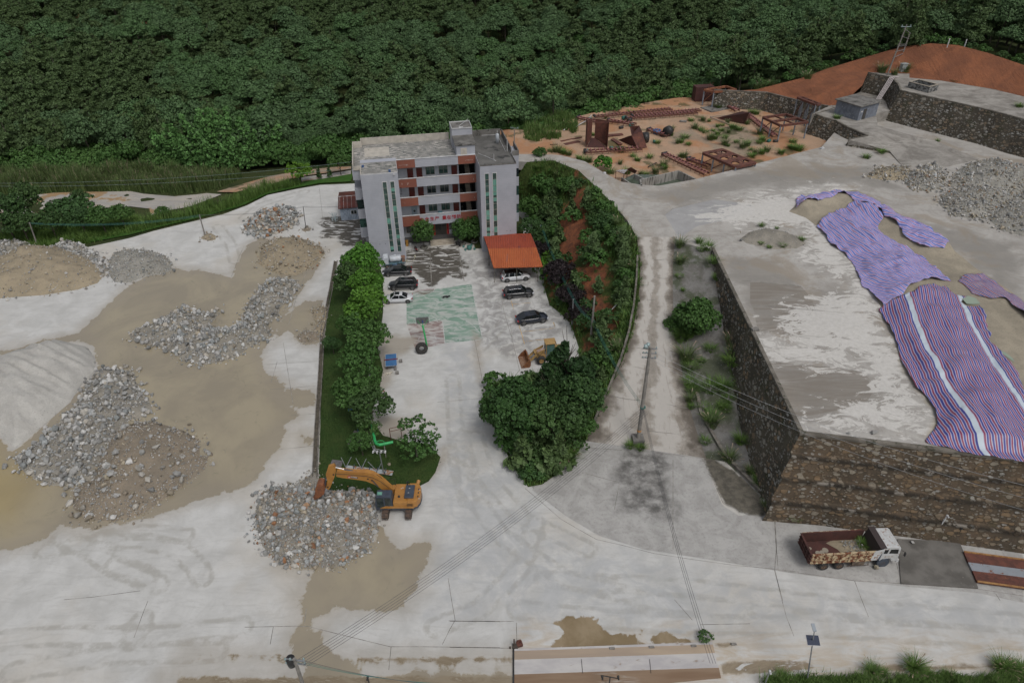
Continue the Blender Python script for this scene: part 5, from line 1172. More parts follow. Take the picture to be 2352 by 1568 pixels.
for i in order[:300]:
 x,y=PT_[i];k=int(kinds[i]);o=bpy.data.objects.new(('pine_tree' if k in (4,5)else 'broadleaf_tree'),FK[k]);link(o)
 s=random.uniform(.6,1.3);o.location=(x,y,terr_z(x,y)-.3);o.rotation_euler=(random.uniform(-.06,.06),random.uniform(-.06,.06),random.uniform(0,6.28));o.scale=(s,s,s*random.uniform(.9,1.5))
 tag(o,LAB[k],'tree',{4:'olive pines of the wood',5:'olive pines of the wood',2:'bluish leafy trees of the wood',3:'bluish leafy trees of the wood',6:'shrubby trees of the wood'}.get(k,'dark broadleaf trees of the wood'))
rest=order[300:]
RP=np.column_stack([PT_[rest],[terr_z(a,b)-.3 for a,b in PT_[rest]]])
me=bpy.data.meshes.new('forest');me.vertices.add(len(RP));me.vertices.foreach_set('co',RP.astype(np.float32).ravel())
a=me.attributes.new('kind_no','INT','POINT');a.data.foreach_set('value',kinds[rest].astype(np.int32))
a=me.attributes.new('size','FLOAT','POINT');a.data.foreach_set('value',(.5+.85*rng.uniform(0,1,len(RP))**1.3).astype(np.float32))
a=me.attributes.new('turn','FLOAT','POINT');a.data.foreach_set('value',rng.uniform(0,6.28,len(RP)).astype(np.float32))
forest=bpy.data.objects.new('forest',me);link(forest);tag(forest,'dense green wood covering the far slopes',None,None,'stuff')
ng=bpy.data.node_groups.new('forest_scatter','GeometryNodeTree');ng.interface.new_socket('Geometry',in_out='INPUT',socket_type='NodeSocketGeometry');ng.interface.new_socket('Geometry',in_out='OUTPUT',socket_type='NodeSocketGeometry')
gi=ng.nodes.new('NodeGroupInput');go=ng.nodes.new('NodeGroupOutput');iop=ng.nodes.new('GeometryNodeInstanceOnPoints');g2i=ng.nodes.new('GeometryNodeGeometryToInstance')
first={}
for o in bpy.data.objects:
 for k in range(7):
  if o.type=='MESH' and o.data==FK[k]and k not in first:first[k]=o
for k in range(6,-1,-1):
 oi=ng.nodes.new('GeometryNodeObjectInfo');oi.transform_space='ORIGINAL';oi.inputs['As Instance'].default_value=True;oi.inputs['Object'].default_value=first.get(k,list(first.values())[0]);ng.links.new(oi.outputs['Geometry'],g2i.inputs[0])if False else None
 if k==6:jn=ng.nodes.new('GeometryNodeJoinGeometry')
 ng.links.new(oi.outputs['Geometry'],jn.inputs[0])
def nattr(nm,t):
 x=ng.nodes.new('GeometryNodeInputNamedAttribute');x.data_type=t;x.inputs['Name'].default_value=nm;return x.outputs[0]
ng.links.new(gi.outputs[0],iop.inputs['Points']);ng.links.new(jn.outputs[0],iop.inputs['Instance']);iop.inputs['Pick Instance'].default_value=True
ng.links.new(nattr('kind_no','INT'),iop.inputs['Instance Index']);ng.links.new(nattr('size','FLOAT'),iop.inputs['Scale'])
cx_=ng.nodes.new('ShaderNodeCombineXYZ');ng.links.new(nattr('turn','FLOAT'),cx_.inputs[2]);ng.links.new(cx_.outputs[0],iop.inputs['Rotation'])
ng.links.new(iop.outputs[0],go.inputs[0])
mo=forest.modifiers.new('scatter','NODES');mo.node_group=ng
random.seed(5)
def tree_kind(name,R,H,h,m,size,dens,nl=14,fl=.8,asp=1.1,r=.16,rl=(.3,.5),n_l=7,jit=.55,bark=None,up=-.3):
 lob=lobes_round(R,H,nl,rl,fl,h,.78)
 return Kind(name,crown_mesh('crown',lob,size,dens,m,asp,jit,up),branch_mesh('trunk',limbs(h,R,n_l,r),bark or M_BARK))
K_BRIGHT=tree_kind('leafy_tree',2.9,3.0,4.6,L_BRIGHT,.20,330,20,rl=(.24,.46))
K_MID=tree_kind('leafy_tree',2.8,2.4,4.0,L_MID,.20,300,20,rl=(.22,.42))
K_DARK=tree_kind('leafy_tree',2.9,2.6,4.2,L_DARK,.20,300,20,rl=(.22,.42))
K_LOOSE=tree_kind('leafy_tree',2.5,2.3,3.6,L_MID,.19,170,15,.7,rl=(.2,.36))
K_ROUND=tree_kind('round_tree',3.9,3.7,4.4,leaf_mat('leaves_camphor',(.026,.062,.018),(.05,.115,.030),(.05,.09,.02),.3),.21,430,34,.9,rl=(.2,.34))
def rowtree(px,py,zc,sc,K,label,group=None,hc=4.2):
 p=g(px,py,zc*1.0);K.put((p.x,p.y,0),sc,None,label,'tree',group)
rowtree(830,600,5.0,1.0,K_BRIGHT,'bright green tree beside the white tank truck')
rowtree(806,640,3.9,.95,K_DARK,'dark green tree at the head of the lawn row, left of the black sedan')
rowtree(842,655,4.0,.85,K_BRIGHT,'bright green tree between the lawn and the black cars')
rowtree(840,712,4.2,.95,K_BRIGHT,'bright green tree beside the white sedan')
rowtree(812,745,3.6,.8,K_MID,'mid green tree on the lawn edge left of the basketball hoop')
rowtree(845,775,4.0,.95,K_MID,'mid green spreading tree level with the big tyre')
rowtree(818,822,3.8,.9,K_MID,'green tree of the lawn row left of the table tennis table')
rowtree(835,862,3.8,.88,K_LOOSE,'loose-leaved tree of the lawn row beside the table tennis table')
rowtree(808,905,3.8,.9,K_MID,'green tree in the lower half of the lawn row')
rowtree(850,930,3.8,.85,K_DARK,'dark green tree overhanging the courtyard near the green arch')
rowtree(845,975,3.0,.6,K_LOOSE,'small tree right above the green arch')
rowtree(826,1002,3.0,.5,K_MID,'smallest tree at the lower end of the lawn row')
rowtree(763,792,1.6,.42,K_DARK,'small dark conical shrub tree by the lawn kerb')
p=g(958,1050,0);
lob=[(.3,.4,4.2,1.0,.8),(-.9,.3,4.6,.75,.5),(-1.3,.6,3.9,.6,.4),(1.5,.2,3.9,.9,.5),(1.7,-.3,3.1,.8,.5),(.2,-.6,3.1,1.2,.7),(-.9,-.5,2.7,1.0,.6),(.9,-.9,2.2,1.3,.7),(-.2,-1.1,1.9,1.3,.7),(1.5,-.9,2.0,.9,.5),(2.4,.1,2.9,.45,.3),(.6,.7,5.0,.5,.4)]
Kind('young_tree',crown_mesh('crown',lob,.19,240,L_MID,1.1,.6,-.4),branch_mesh('trunk',limbs(3.9,1.7,9,.09),M_BARKP)).put((p.x,p.y,.05),1.05,0,'open young tree standing alone on the lawn tip by the drive','tree')
p=g(1183,945,4.3);K_ROUND.put((p.x,p.y,0),1.0,None,'big round dark green tree at the tip of the planted island','tree')
lob=[]
random.seed(11)
for k in range(34):
 z=2.0+7.0*(k/33.0);r=3.4*(1-(k/36.0)**1.5)+.3;a=random.uniform(0,6.28);q=random.uniform(.45,.8);lob.append((math.cos(a)*r*q,math.sin(a)*r*q,z,r*.36,r*.26))
PINE_NEAR=Kind('pine_tree',crown_mesh('crown',lob,.32,210,leaf_mat('needles_dark',(.020,.042,.014),(.042,.078,.024),(.03,.06,.02),.3),2.3,.9,-.2),branch_mesh('trunk',limbs(8.6,2.4,16,.15),M_BARK))
p=g(1302,862,5.0);PINE_NEAR.put((p.x,p.y,.3),1.05,None,'tall dark pine in front of the yellow wheel loader','pine')
p=g(1258,905,4.0);PINE_NEAR.put((p.x,p.y,.2),.72,None,'shorter dark pine between the round tree and the loader','pine')
p=g(1330,930,4.0);K_DARK.put((p.x,p.y,.6),1.0,None,'dark leafy tree between the tall pine and the ramp','tree')
p=g(1275,985,3.5);K_DARK.put((p.x,p.y,.2),1.05,None,'dark leafy tree behind the round tree on the island','tree')
p=g(1335,975,3.0);K_MID.put((p.x,p.y,.4),.62,None,'small green tree near the ramp edge of the island','tree')
M_POT=mat('planter_stone',(.22,.21,.18),(.1,.1,.085),3,.8)
K_POT=Kind('planted_tree',crown_mesh('crown',[(0,0,3.4,2.0,1.9)]+[(math.cos(a)*1.0,math.sin(a)*1.0,2.6+.8*math.sin(a*2.3),.95,.9)for a in np.linspace(0,6,9)]+[(.3,.2,4.6,.8,.8),(-.6,.3,4.0,.9,.8)],.20,260,L_MID,1.1,.6,-.5),branch_mesh('trunk',limbs(3.2,1.3,6,.08),M_BARK))
for px,py,s,lb in ((974.3,570,.95,'bushy round tree in a ring planter left of the entrance steps'),(1062,561,.86,'round tree in a ring planter just right of the entrance steps'),(1090,557,.88,'round tree in a ring planter against the right tower')):
 p=g(px,py);K_POT.put((p.x,p.y,.1),s,None,lb,'tree')
 w=MB();w.lathe([(.42,.0),(.62,.05),(.68,.2),(.60,.34),(.46,.34),(.42,.2),(0,.2)],n=18);o=w.build('planter',M_POT);o.location=p;tag(o,lb.replace('bushy round tree in a ring planter','stone ring planter').replace('round tree in a ring planter','stone ring planter'),'planter')
K_BUSH=Kind('round_bush',crown_mesh('crown',lobes_round(2.9,2.4,22,(.26,.42),.85,2.2,.8),.19,400,L_MID,1.1,.6,-.5),branch_mesh('trunk',limbs(2.0,1.8,6,.1),M_BARK))
def on(z,px,py):
 """pixel -> point on a height map"""
 v=g(px,py,0);
 for _ in range(25):v=g(px,py,float(z(np.array([[v.x,v.y]]))[0]))
 return v
def onroad(px,py):return ramp_pt(px,py)
p=on(VERGE_Z,1600,765);K_BUSH.put((p.x-.3,p.y,p.z-.2),1.0,None,'big round green bush between the ramp and the side of the stone wall','bush')
p=on(VERGE_Z,1552,748);K_MID.put((p.x,p.y,p.z-2.2),.55,None,'small leafy tree left of the big round bush beside the ramp','tree')
random.seed(21)
K_SHRUB=Kind('shrub',crown_mesh('shrub',lobes_round(1.3,1.0,9,(.3,.5),.8,.8,.8),.18,300,L_MID,1.1,.6,-.2))
K_SHRUB2=Kind('shrub',crown_mesh('shrub',lobes_round(1.4,1.0,10,(.28,.45),.8,.8,.8),.18,280,L_DARK,1.1,.6,-.2))
K_YPINE=Kind('young_pine',crown_mesh('young_pine',[(random.uniform(-.5,.5)*(1-k/12),random.uniform(-.5,.5)*(1-k/12),.5+k*.24,.85*(1-k/13),.4)for k in range(12)],.30,170,L_PINE,2.4,.9,-.2))
K_PURP=Kind('shrub',crown_mesh('shrub',lobes_round(2.4,1.7,20,(.24,.4),.85,1.5,.8),.18,330,L_PURP,1.1,.6,-.4))
K_YEL=Kind('shrub',crown_mesh('shrub',lobes_round(1.9,1.3,16,(.25,.4),.8,1.1,.8),.20,240,L_BRIGHT,1.3,.7,-.3))
def tussock_mesh(name,n,h,r,m,w=.05,lean=.55,plume=0,seg=3):
 Vs,Fs,Cs,MI=[],[],[],[];b=0
 for i in range(n):
  a=random.uniform(0,6.28);rr=r*math.sqrt(random.random())*.5;d=Vector((math.cos(a),math.sin(a),0));H=h*random.uniform(.55,1.1);ln=lean*random.uniform(.3,1.2)*H
  sd=Vector((-d.y,d.x,0));p0=d*rr;pl=random.random()<plume;sh=random.random();lf=random.random()
  for k in range(seg+1):
   t=k/seg;c=p0+d*(ln*t*t)+Vector((0,0,H*(t-.35*t*t*lean)));ww=w*(1-t*.85)*.5
   if pl and k==seg:ww=w*.9
   Vs+=[c+sd*ww,c-sd*ww];Cs+=[(sh,lf,lf)]*2
  for k in range(seg):Fs.append((b+2*k,b+2*k+1,b+2*k+3,b+2*k+2));MI.append(1 if (pl and k==seg-1)else 0)
  b+=2*(seg+1)
 return fast_mesh(name,np.array([tuple(v)for v in Vs]),np.array(Fs,dtype=np.int32),False,[m,L_PLUME],MI,colors=np.array(Cs))
K_TUS=[Kind('grass_tussock',tussock_mesh('grass_tussock',170,1.3,1.2,L_GRASS,.07,.8)),Kind('grass_tussock',tussock_mesh('grass_tussock',150,1.0,1.5,L_GRASS,.07,.9)),Kind('grass_tussock',tussock_mesh('grass_tussock',160,1.6,1.2,L_REED,.06,.7,.06))]
K_TUSB=Kind('grass_tussock',tussock_mesh('grass_tussock',420,2.6,1.6,L_GRASS,.09,.8,.05,4))
VG='grass tussocks growing on the silt verge beside the ramp'
for (x,y,s)in [(820,170,1.1),(820,300,1.0),(818,410,.7),(970,140,.8),(1040,190,1.1),(990,200,.8),(1080,290,1.0),(1110,425,.8),(845,515,.4),(880,860,1.5),(830,900,1.4),(950,840,1.3),(1060,980,1.0),(995,1070,.6),(870,1050,1.5),(900,1120,1.2),(1240,960,1.4),(1230,1080,1.4),(1280,1190,1.2),(1250,1030,1.1),(900,1240,1.1),(920,1300,1.0),(1060,1290,1.5),(1160,1280,1.3),(1200,1370,.9),(900,1380,.9),(1010,1430,.8),(1060,1520,1.2),(1390,1380,1.1),(1400,1500,1.2),(1180,1450,.8),(1320,1320,.7)]:
 q=Z(13,[(x,y)])[0];p=on(VERGE_Z,*q);random.choice(K_TUS).put1(p,s,None,'grass tussock on the grey silt verge beside the ramp','grass tussock',VG)
for (x,y,s)in [(1460,200,1.2),(1410,330,.8),(1690,330,1.0),(1800,320,.9),(1600,470,1.1),(1760,570,.7),(1850,650,.9),(1300,60,.6),(1540,60,.8)]:
 q=Z(14,[(x,y)])[0];p=on(VERGE_Z,*q);random.choice(K_TUS).put1(p,s,None,'grass tussock on the grey silt verge beside the ramp','grass tussock',VG)
for (x,y,s,lb)in [(1940,860,1.1,'grass clump at the bottom corner of the big stone wall'),(2110,920,.9,'grass clump at the foot of the stone wall left of the dump truck'),(1850,660,1.0,'leafy weed clump on the end of the gutter wall')]:
 q=Z(14,[(x,y)])[0];K_TUS[0].put1(g(*q),s,None,lb,'grass tussock')
q=g(*Z(14,[(330,470)])[0]);K_TUSB.put1(q,.85,None,'tall fountain of pampas grass at the island tip beside the apron','pampas grass')
for (x,y)in ((820,370),(905,385)):K_TUS[0].put1(ramp_pt(*Z(14,[(x,y)])[0]),.7,None,'grass tuft around the foot of the concrete power pole','grass tussock','grass tufts at the foot of the power pole')
for (x,y,s)in ((90,400,.8),(210,420,.5),(85,540,.6),(150,570,.6),(255,560,.8),(320,530,.5),(405,510,.8)):
 q=Z(8,[(x,y)])[0];K_TUS[1].put1(g(*q,9.1),s*.8,None,'grass tuft on the low gravel heap at the slab corner','grass tussock','grass tufts on the low gravel heap')
random.seed(31);SG='shrubs covering the red slope between courtyard and ramp'
HB=np.array([(p.x,p.y)for p in hb]);cnt=0
mnx,mny=HB.min(0);mxx,mxy=HB.max(0)
RLn=[(v.x,v.y)for v in rl]+[(p.x,p.y)for p in reversed(left_path)]
cand=np.column_stack([rng.uniform(mnx,mxx,5000),rng.uniform(mny,mxy,5000)]);sd_=sdf(cand,hb);bare=sdf_any(cand,BARE);rdist=linedist(cand,RLn)
placed=[]
for c,s_,b_,rd in zip(cand,sd_,bare,rdist):
 if s_<.6 or len(placed)>=290:continue
 if b_>-.6 and random.random()>.07:continue
 dens=1.0 if rd<6 else .8
 if c[1]>108:dens=1.0
 if random.random()>dens:continue
 if any((c[0]-q[0])**2+(c[1]-q[1])**2<1.45**2 for q in placed):continue
 placed.append(c);z=float(HILL_Z([c])[0])
 if rd<1.4:K_=random.choice(K_TUS);s=random.uniform(.8,1.3)
 else:K_=random.choice((K_SHRUB,K_SHRUB,K_SHRUB2,K_YPINE,K_SHRUB2));s=random.uniform(.7,1.45)
 nm={'young_pine':'young olive pine on the red slope beside the ramp','shrub':'green shrub on the red slope beside the ramp','grass_tussock':'grass tussock on the ramp edge of the red slope'}[K_.name]
 K_.put1((c[0],c[1],z-.1),s,None,nm,{'young_pine':'pine','shrub':'shrub','grass_tussock':'grass tussock'}[K_.name],SG if K_.name=='shrub' else SG.replace('shrubs','young pines' if K_.name=='young_pine' else 'grass tussocks'))
for px,py,s,K_,lb in ((1285,655,1.05,K_PURP,'large blackish purple shrub beside the parked black cars'),(1310,700,.95,K_PURP,'blackish purple shrub right of the dark crossover'),(1240,575,.75,K_PURP,'small blackish purple shrub at the corner of the orange carport'),(1330,735,.8,K_PURP,'lower blackish purple shrub near the hillside poles'),(1240,622,.9,K_YEL,'yellow green shrub right of the white SUV'),(1262,640,.8,K_YEL,'yellow green shrub behind the black SUV'),(1268,600,.8,K_YEL,'yellow green shrub above the carport corner')):
 p=g(px,py,1.0);K_.put1((p.x,p.y,max(0,float(HILL_Z([(p.x,p.y)])[0]))-.1),s,None,lb,'shrub')
for px,py,s,K_ in ((1225,420,1.5,K_MID),(1262,410,1.3,K_MID),(1222,470,1.2,K_DARK),(1300,430,1.1,K_MID),(1250,480,1.2,K_DARK),(1240,380,.8,K_MID)):
 p=g(px,py,7.0);z=float(HILL_Z([(p.x,p.y)])[0]);K_.put((p.x,p.y,z-1.6),s*.6,None,'vine-covered tree on the bank right of the office','tree','vine-covered trees on the bank right of the office')
for px,py,s,lb in ((1215,1085,.8,'green shrub at the tip of the planted island'),(1250,1060,.7,'green shrub behind the island tip'),(1192,1060,.6,'small green shrub along the drive edge of the island'),(1240,1095,.6,'low green shrub at the corner of the island by the apron')):
 p=g(px,py,.4);K_SHRUB.put1((p.x,p.y,0),s,None,lb,'shrub')
K_UMB=Kind('spreading_tree',crown_mesh('crown',[(random.uniform(-3.4,3.4),random.uniform(-2.4,2.4),3.8+random.uniform(-.6,.7),random.uniform(1.1,1.7),.75)for _ in range(18)]+[(0,0,3.6,3.4,1.3)],.36,120,L_DARK,1.1,.5,-.1),branch_mesh('trunk',limbs(3.6,3,7,.2),M_BARK))
for px,py,zc,s,K_,lb in ((158,485,3.0,1.0,K_UMB,'dark flat-topped spreading tree beyond the yard edge'),(60,470,3.5,1.15,K_DARK,'dark tree beyond the yard, nearest the far left reeds'),(20,520,3.0,1.3,K_DARK,'dark tree at the far left edge of the yard'),(60,540,2.0,.9,K_DARK,'dark bushy tree right beside the first yard pole'),(125,535,1.8,.85,K_DARK,'dark bushy tree behind the tan sand heap'),(240,525,1.6,.85,K_MID,'green bushy tree at the verge behind the grey gravel heap'),(195,530,1.4,.8,K_DARK,'dark bush between the sand heap and gravel heap on the verge'),(285,515,1.4,.75,K_MID,'green bush on the verge left of the second pole'),(180,445,2.0,.55,K_DARK,'small dark tree above the spreading tree on the track edge'),(688,393,2.0,.75,K_YEL,''),(780,380,2.4,.75,K_MID,'green tree on the verge left of the office roof'),(375,497,1.0,.45,K_MID,'small round tree on the verge near the second pole')):
 if not lb:continue
 p=g(px,py,zc-.8);K_.put((p.x,p.y,terr_z(p.x,p.y)),s,None,lb,'tree')
K_LEM=tree_kind('leafy_tree',2.4,2.0,2.9,L_YEL,.30,150,14)
p=g(688,397,1.6);K_LEM.put((p.x,p.y,terr_z(p.x,p.y)),.95,None,'lemon green tree standing alone beside the orange bank','tree')
K_CYP=Kind('young_cypress',crown_mesh('crown',[(0,0,.5+.3*k,.5*(1-k/11)+.1,.3)for k in range(9)],.2,220,L_DARK,1.5,.7,-.3),branch_mesh('trunk',[((0,0,-.2),(0,0,2.6),.05,.02)],M_BARK))
for px,py,lb in ((733,405,'narrow young cypress right of the lemon green tree'),(757,402,'narrow young cypress next to the green tree by the office')):p=g(px,py,0);K_CYP.put((p.x,p.y,terr_z(p.x,p.y)),.95,None,lb,'tree')
random.seed(41);lob=[];seg=[]
for k in range(70):
 a=random.uniform(0,6.28);rr=10.5*math.sqrt(random.random());H=(17.0-.75*rr)*random.uniform(.75,1.05);bx,by=math.cos(a)*rr*1.15,math.sin(a)*rr*.7
 tx_,ty_=bx*1.25,by*1.25
 for t in np.linspace(.35,1,7):lob.append((bx+(tx_-bx)*t*t,by+(ty_-by)*t*t,H*(t-.12*t**3),1.25*(1.1-.55*t),.85))
 seg.append(((bx*.5,by*.5,-1),(tx_,ty_,H*.85),.06,.02))
p=g(500,372,0);p=Vector((p.x,163,terr_z(p.x,163)))
bam=Kind('bamboo_clump',crown_mesh('crown',lob,.36,75,L_BAMB,1.8,.7,-.2,.25),branch_mesh('culms',seg,M_BARKP));e=bam.put((g(505,385,-3).x,158,terr_z(g(505,385,-3).x,158)-.5),1.0,0,'huge feathery bamboo clump rising at the wood edge','bamboo')
for c in e.children:
 if c.name.startswith('trunk'):c.name='culms'
def blades_obj(name,pts,h,m,label,w=.06,per=5,lean=.5,plume=0.0,seg=2,hv=.5):
 n=len(pts)*per;P=np.repeat(np.array(pts,dtype=np.float64),per,0)+np.column_stack([rng.normal(0,.18,n),rng.normal(0,.18,n),np.zeros(n)])
 a=rng.uniform(0,6.28,n);d=np.stack([np.cos(a),np.sin(a),np.zeros(n)],1);sd2=np.stack([-d[:,1],d[:,0],np.zeros(n)],1);H=h*rng.uniform(1-hv,1+hv,n)*(1+.75*vnoise(P[:,:2],2.2,13,3));ln=lean*H*rng.uniform(.2,1.1,n)
 rows=[];
 for k in range(seg+1):
  t=k/seg;c=P+d*(ln*t*t)[:,None]+np.array([0,0,1.0])*(H*t)[:,None];ww=w*(1-.8*t)*.5;rows+=[c+sd2*ww,c-sd2*ww]
 V=np.stack(rows,1).reshape(-1,3);m2=2*(seg+1);base=np.arange(n)*m2
 F=np.concatenate([np.stack([base+2*k,base+2*k+1,base+2*k+3,base+2*k+2],1)for k in range(seg)])
 mi=np.zeros(len(F),dtype=np.int32)
 if plume:pl=rng.uniform(0,1,n)<plume;mi[(seg-1)*n:][pl]=1
 C=np.stack([rng.uniform(0,1,n),rng.uniform(0,1,n),rng.uniform(0,1,n)],1).repeat(m2,0)
 o=bpy.data.objects.new(name,fast_mesh(name,V,F.astype(np.int32),False,[m,L_PLUME],mi,colors=C));link(o);return tag(o,label,None,None,'stuff')
def poly_pts(poly,n,zf,nz=None):
 P=np.array([(p[0],p[1])for p in poly]);a,b=P.min(0),P.max(0);Q=np.column_stack([rng.uniform(a[0],b[0],n),rng.uniform(a[1],b[1],n)]);Q=Q[sdf(Q,poly)>0]
 if nz:Q=Q[vnoise(Q,nz[0],8,3)>nz[1]]
 return np.column_stack([Q,[zf(x,y)for x,y in Q]])
blades_obj('lawn_grass',poly_pts(G(LAWN),9000,lambda x,y:.08),.16,L_GRASS if False else leaf_mat('lawn_blades',(.03,.06,.012),(.055,.10,.02),(.04,.07,.015),.2),'short lawn grass inside the kerb',.07,3,.6)
reedp=G([(-40,440),(-40,402),(60,398),(200,396),(330,398),(450,392),(520,400),(560,405),(500,436),(400,446),(320,440),(180,440),(60,444)],-2)
blades_obj('reeds',poly_pts(reedp,9000,lambda x,y:terr_z(x,y)),2.1,L_REED,'tall reeds with pale plumes along the lower track',.14,5,.35,.06,3)
tallg=G([(330,512),(400,498),(450,480),(520,462),(560,445),(610,425),(660,418),(690,412),(690,428),(610,446),(565,470),(510,489),(440,506),(355,527),(300,540),(290,525)],-.5)
blades_obj('verge_reeds',poly_pts(tallg,5000,lambda x,y:terr_z(x,y)),1.5,L_GRASS,'tall green grass on the bank behind the yard',.10,5,.45,.01,3)
gv=G([(-40,560),(60,505),(200,497),(300,492),(345,512),(300,540),(200,562),(60,575),(-40,590)],-.5)
blades_obj('verge_weeds',poly_pts(gv,5000,lambda x,y:terr_z(x,y)),.9,L_GRASS,'weeds on the bank at the far left',.10,5,.6,0,2)
hu=poly_pts(hb,16000,lambda x,y:0);hu=hu[sdf_any(hu[:,:2],BARE)<-.3];hu[:,2]=HILL_Z(hu[:,:2])-.05
blades_obj('slope_undergrowth',hu,.65,L_GRASS,'rough grass and weeds covering the slope beside the ramp',.12,3,.7,.003,2)
blades_obj('slope_undergrowth',hu[::2],.5,L_MID,'low leafy weeds covering the slope beside the ramp',.22,3,.9,0,2)
tb=G(Z(6,[(0,850),(60,800),(180,760),(330,740),(440,800),(430,900),(300,960),(100,980),(0,960)]),ZJ)
blades_obj('plant_reeds',poly_pts(tb,2600,lambda x,y:ZJ+.1,(2.6,-.1)),1.0,L_GRASS,'reedy grass on the left end of the plant yard',.11,5,.4,.04,3)
ul=[(2352,1600)]
bb=[g(*q)for q in Z(12,[(20,1545),(400,1520),(700,1535),(1000,1515),(1300,1520),(1600,1510),(1900,1540),(2260,1490),(2400,1480),(3100,1500),(3100,1680),(0,1660)])]
blades_obj('road_verge_grass',poly_pts(bb,7000,lambda x,y:0,(1.2,-.25)),.5,L_GRASS,'green weeds along the near road edge',.06,7,.6,.02,3)
for (x,y,s)in ((930,1480,.8),(1290,1450,1.0),(1400,1500,.6),(2040,1450,.95),(2120,1470,.9),(1020,1500,.6),(1560,1510,.5),(2220,1470,.8),(160,1520,.6)):
 q=g(*Z(12,[(x,y)])[0]);K_TUSB.put1(q,s*.55,None,'tall plumed grass clump on the near road edge','pampas grass','tall plumed grass clumps on the near road edge')
random.seed(51)
for k,(x,y)in enumerate([(740,430),(805,415),(870,380),(940,450),(1030,470),(1135,400),(510,480),(560,510),(430,460),(680,490),(790,480),(890,510),(740,530),(305,580),(200,650),(250,640),(345,670),(640,600),(700,590),(840,580),(830,670),(880,690),(990,640),(1075,710),(1135,680),(1190,740),(1240,790),(1330,790),(1200,830),(1400,760),(1340,620),(1300,650),(1310,530),(1590,790),(1800,740),(1850,720),(1720,720),(1750,640),(290,840),(240,830),(20,960),(120,480),(750,180),(1020,140),(1090,170),(1260,260),(1195,240),(545,345),(625,360),(380,350)]):
 q=Z(27,[(x,y)])[0];K_TUS[k%3].put1(g(*q,ZJ+.05),random.uniform(.6,1.15),None,'weed tussock growing on the plant yard soil','grass tussock','weed tussocks on the plant yard')
for k,(x,y)in enumerate([(20,660),(100,660),(200,680),(260,690),(310,710),(450,770),(540,800),(620,820),(1120,650),(1560,750),(1780,880),(1370,800),(1300,730),(1420,1010),(1200,1000),(1500,1020),(1650,990),(1900,400),(1270,60),(870,130),(680,400),(1680,520),(1100,850),(1800,920),(940,990),(2070,470)]):
 q=Z(28,[(x,y)])[0];K_TUS[(k+1)%3].put1(g(*q,ZJ+.05),random.uniform(.6,1.3),None,'weed tussock growing on the plant yard soil','grass tussock','weed tussocks on the plant yard')
q=g(*Z(28,[(810,920)])[0],ZJ+.3);K_YEL.put1(q,.95,None,'bright green bush on the edge of the plant yard by the path','bush')
for (x,y,s)in ((1030,470,1.6),(1210,470,1.6),(1130,490,1.1),(450,520,1.3)):q=g(*Z(7,[(x,y)])[0],ZT);K_TUS[2].put1(q,s,None,'tall weed clump beside the pole frame on the top terrace','grass tussock','tall weed clumps by the pole frame')
for (x,y,s)in ((80,590,1.2),(150,580,1.2),(480,640,1.0),(50,600,1.0)):q=g(*Z(7,[(x,y)])[0],11);K_TUS[2].put1(q,s,None,'weed clump on top of the speckled wall under the red hill','grass tussock','weed clumps on the speckled wall')
for (x,y,s,z)in ((680,830,1.0,ZH),(910,1140,1.0,9),(1030,1100,1.0,9.2),(1470,1010,.6,9.2),(380,1080,1.4,7.2),(340,1070,1.2,7.2),(2110,740,1.0,ZT),(1740,530,1.0,ZT),(1600,545,.8,ZT)):q=g(*Z(7,[(x,y)])[0],z);K_TUS[1].put1(q,s,None,'weed clump at the foot of a terrace wall','grass tussock','weed clumps at the terrace walls')
random.seed(61)
cl=densify([c+Vector((.5,1.8,-.4))for c in crest],2.6,False)
for k,p in enumerate(cl):(K_SHRUB if k%2 else K_SHRUB2).put1((p.x+random.uniform(-.5,.5),p.y+random.uniform(-.3,1.0),p.z-.3),random.uniform(.8,1.4),None,'low shrub along the crest of the red hill','shrub','low shrubs along the red hill crest')
rim=densify(G([(1180,300),(1215,292),(1250,288),(1290,275)],ZJ),2.2,False)
for k,p in enumerate(rim):K_SHRUB.put1((p.x,p.y+1.5,6.0),random.uniform(.9,1.3),None,'shrub on the left rim of the plant yard','shrub','shrubs on the rim of the plant yard')
def tint_mat(name,rough=.85,bump=.03):
 n=NT(name);p=n.co();t=n.attr('tint','Color');f=n.noise(p,5,5,.7)
 col=n.mix(n.math('MULTIPLY',n.step(f,.4,.7),.35),t,(.13,.12,.10));return n.done(col,rough,0,n.bump(f,bump,.8),.25)
M_ROCK=tint_mat('broken_rock')
def rock_proto(seed):
 r=np.random.default_rng(seed);bm=bmesh.new();bmesh.ops.create_icosphere(bm,subdivisions=1,radius=1.0);V=np.array([v.co[:]for v in bm.verts]);F=np.array([[v.index for v in f.verts]for f in bm.faces]);bm.free()
 sc=np.array([1,r.uniform(.65,.95),r.uniform(.45,.8)]);V=V*(1+r.uniform(-.3,.25,(len(V),1)))
 for _ in range(7):
  d=r.normal(size=3);d/=np.linalg.norm(d);c=r.uniform(.4,.75);h=V@d;V=V-np.outer(np.maximum(h-c,0),d)
 return V*sc,F
RPRO=[rock_proto(i)for i in range(14)]
PAL={'grey':[(.40,.395,.38),(.32,.32,.31),(.47,.465,.445),(.25,.25,.24),(.41,.385,.34)],'bluegrey':[(.38,.395,.395),(.30,.315,.315),(.47,.475,.465),(.24,.255,.25),(.42,.385,.33)],'tan':[(.38,.33,.25),(.30,.26,.20),(.42,.40,.36),(.34,.30,.22),(.26,.22,.17)],'orange':[(.36,.18,.09),(.40,.25,.15),(.30,.15,.08),(.42,.33,.24)],'pale':[(.48,.47,.45),(.42,.415,.40),(.52,.51,.49)]}
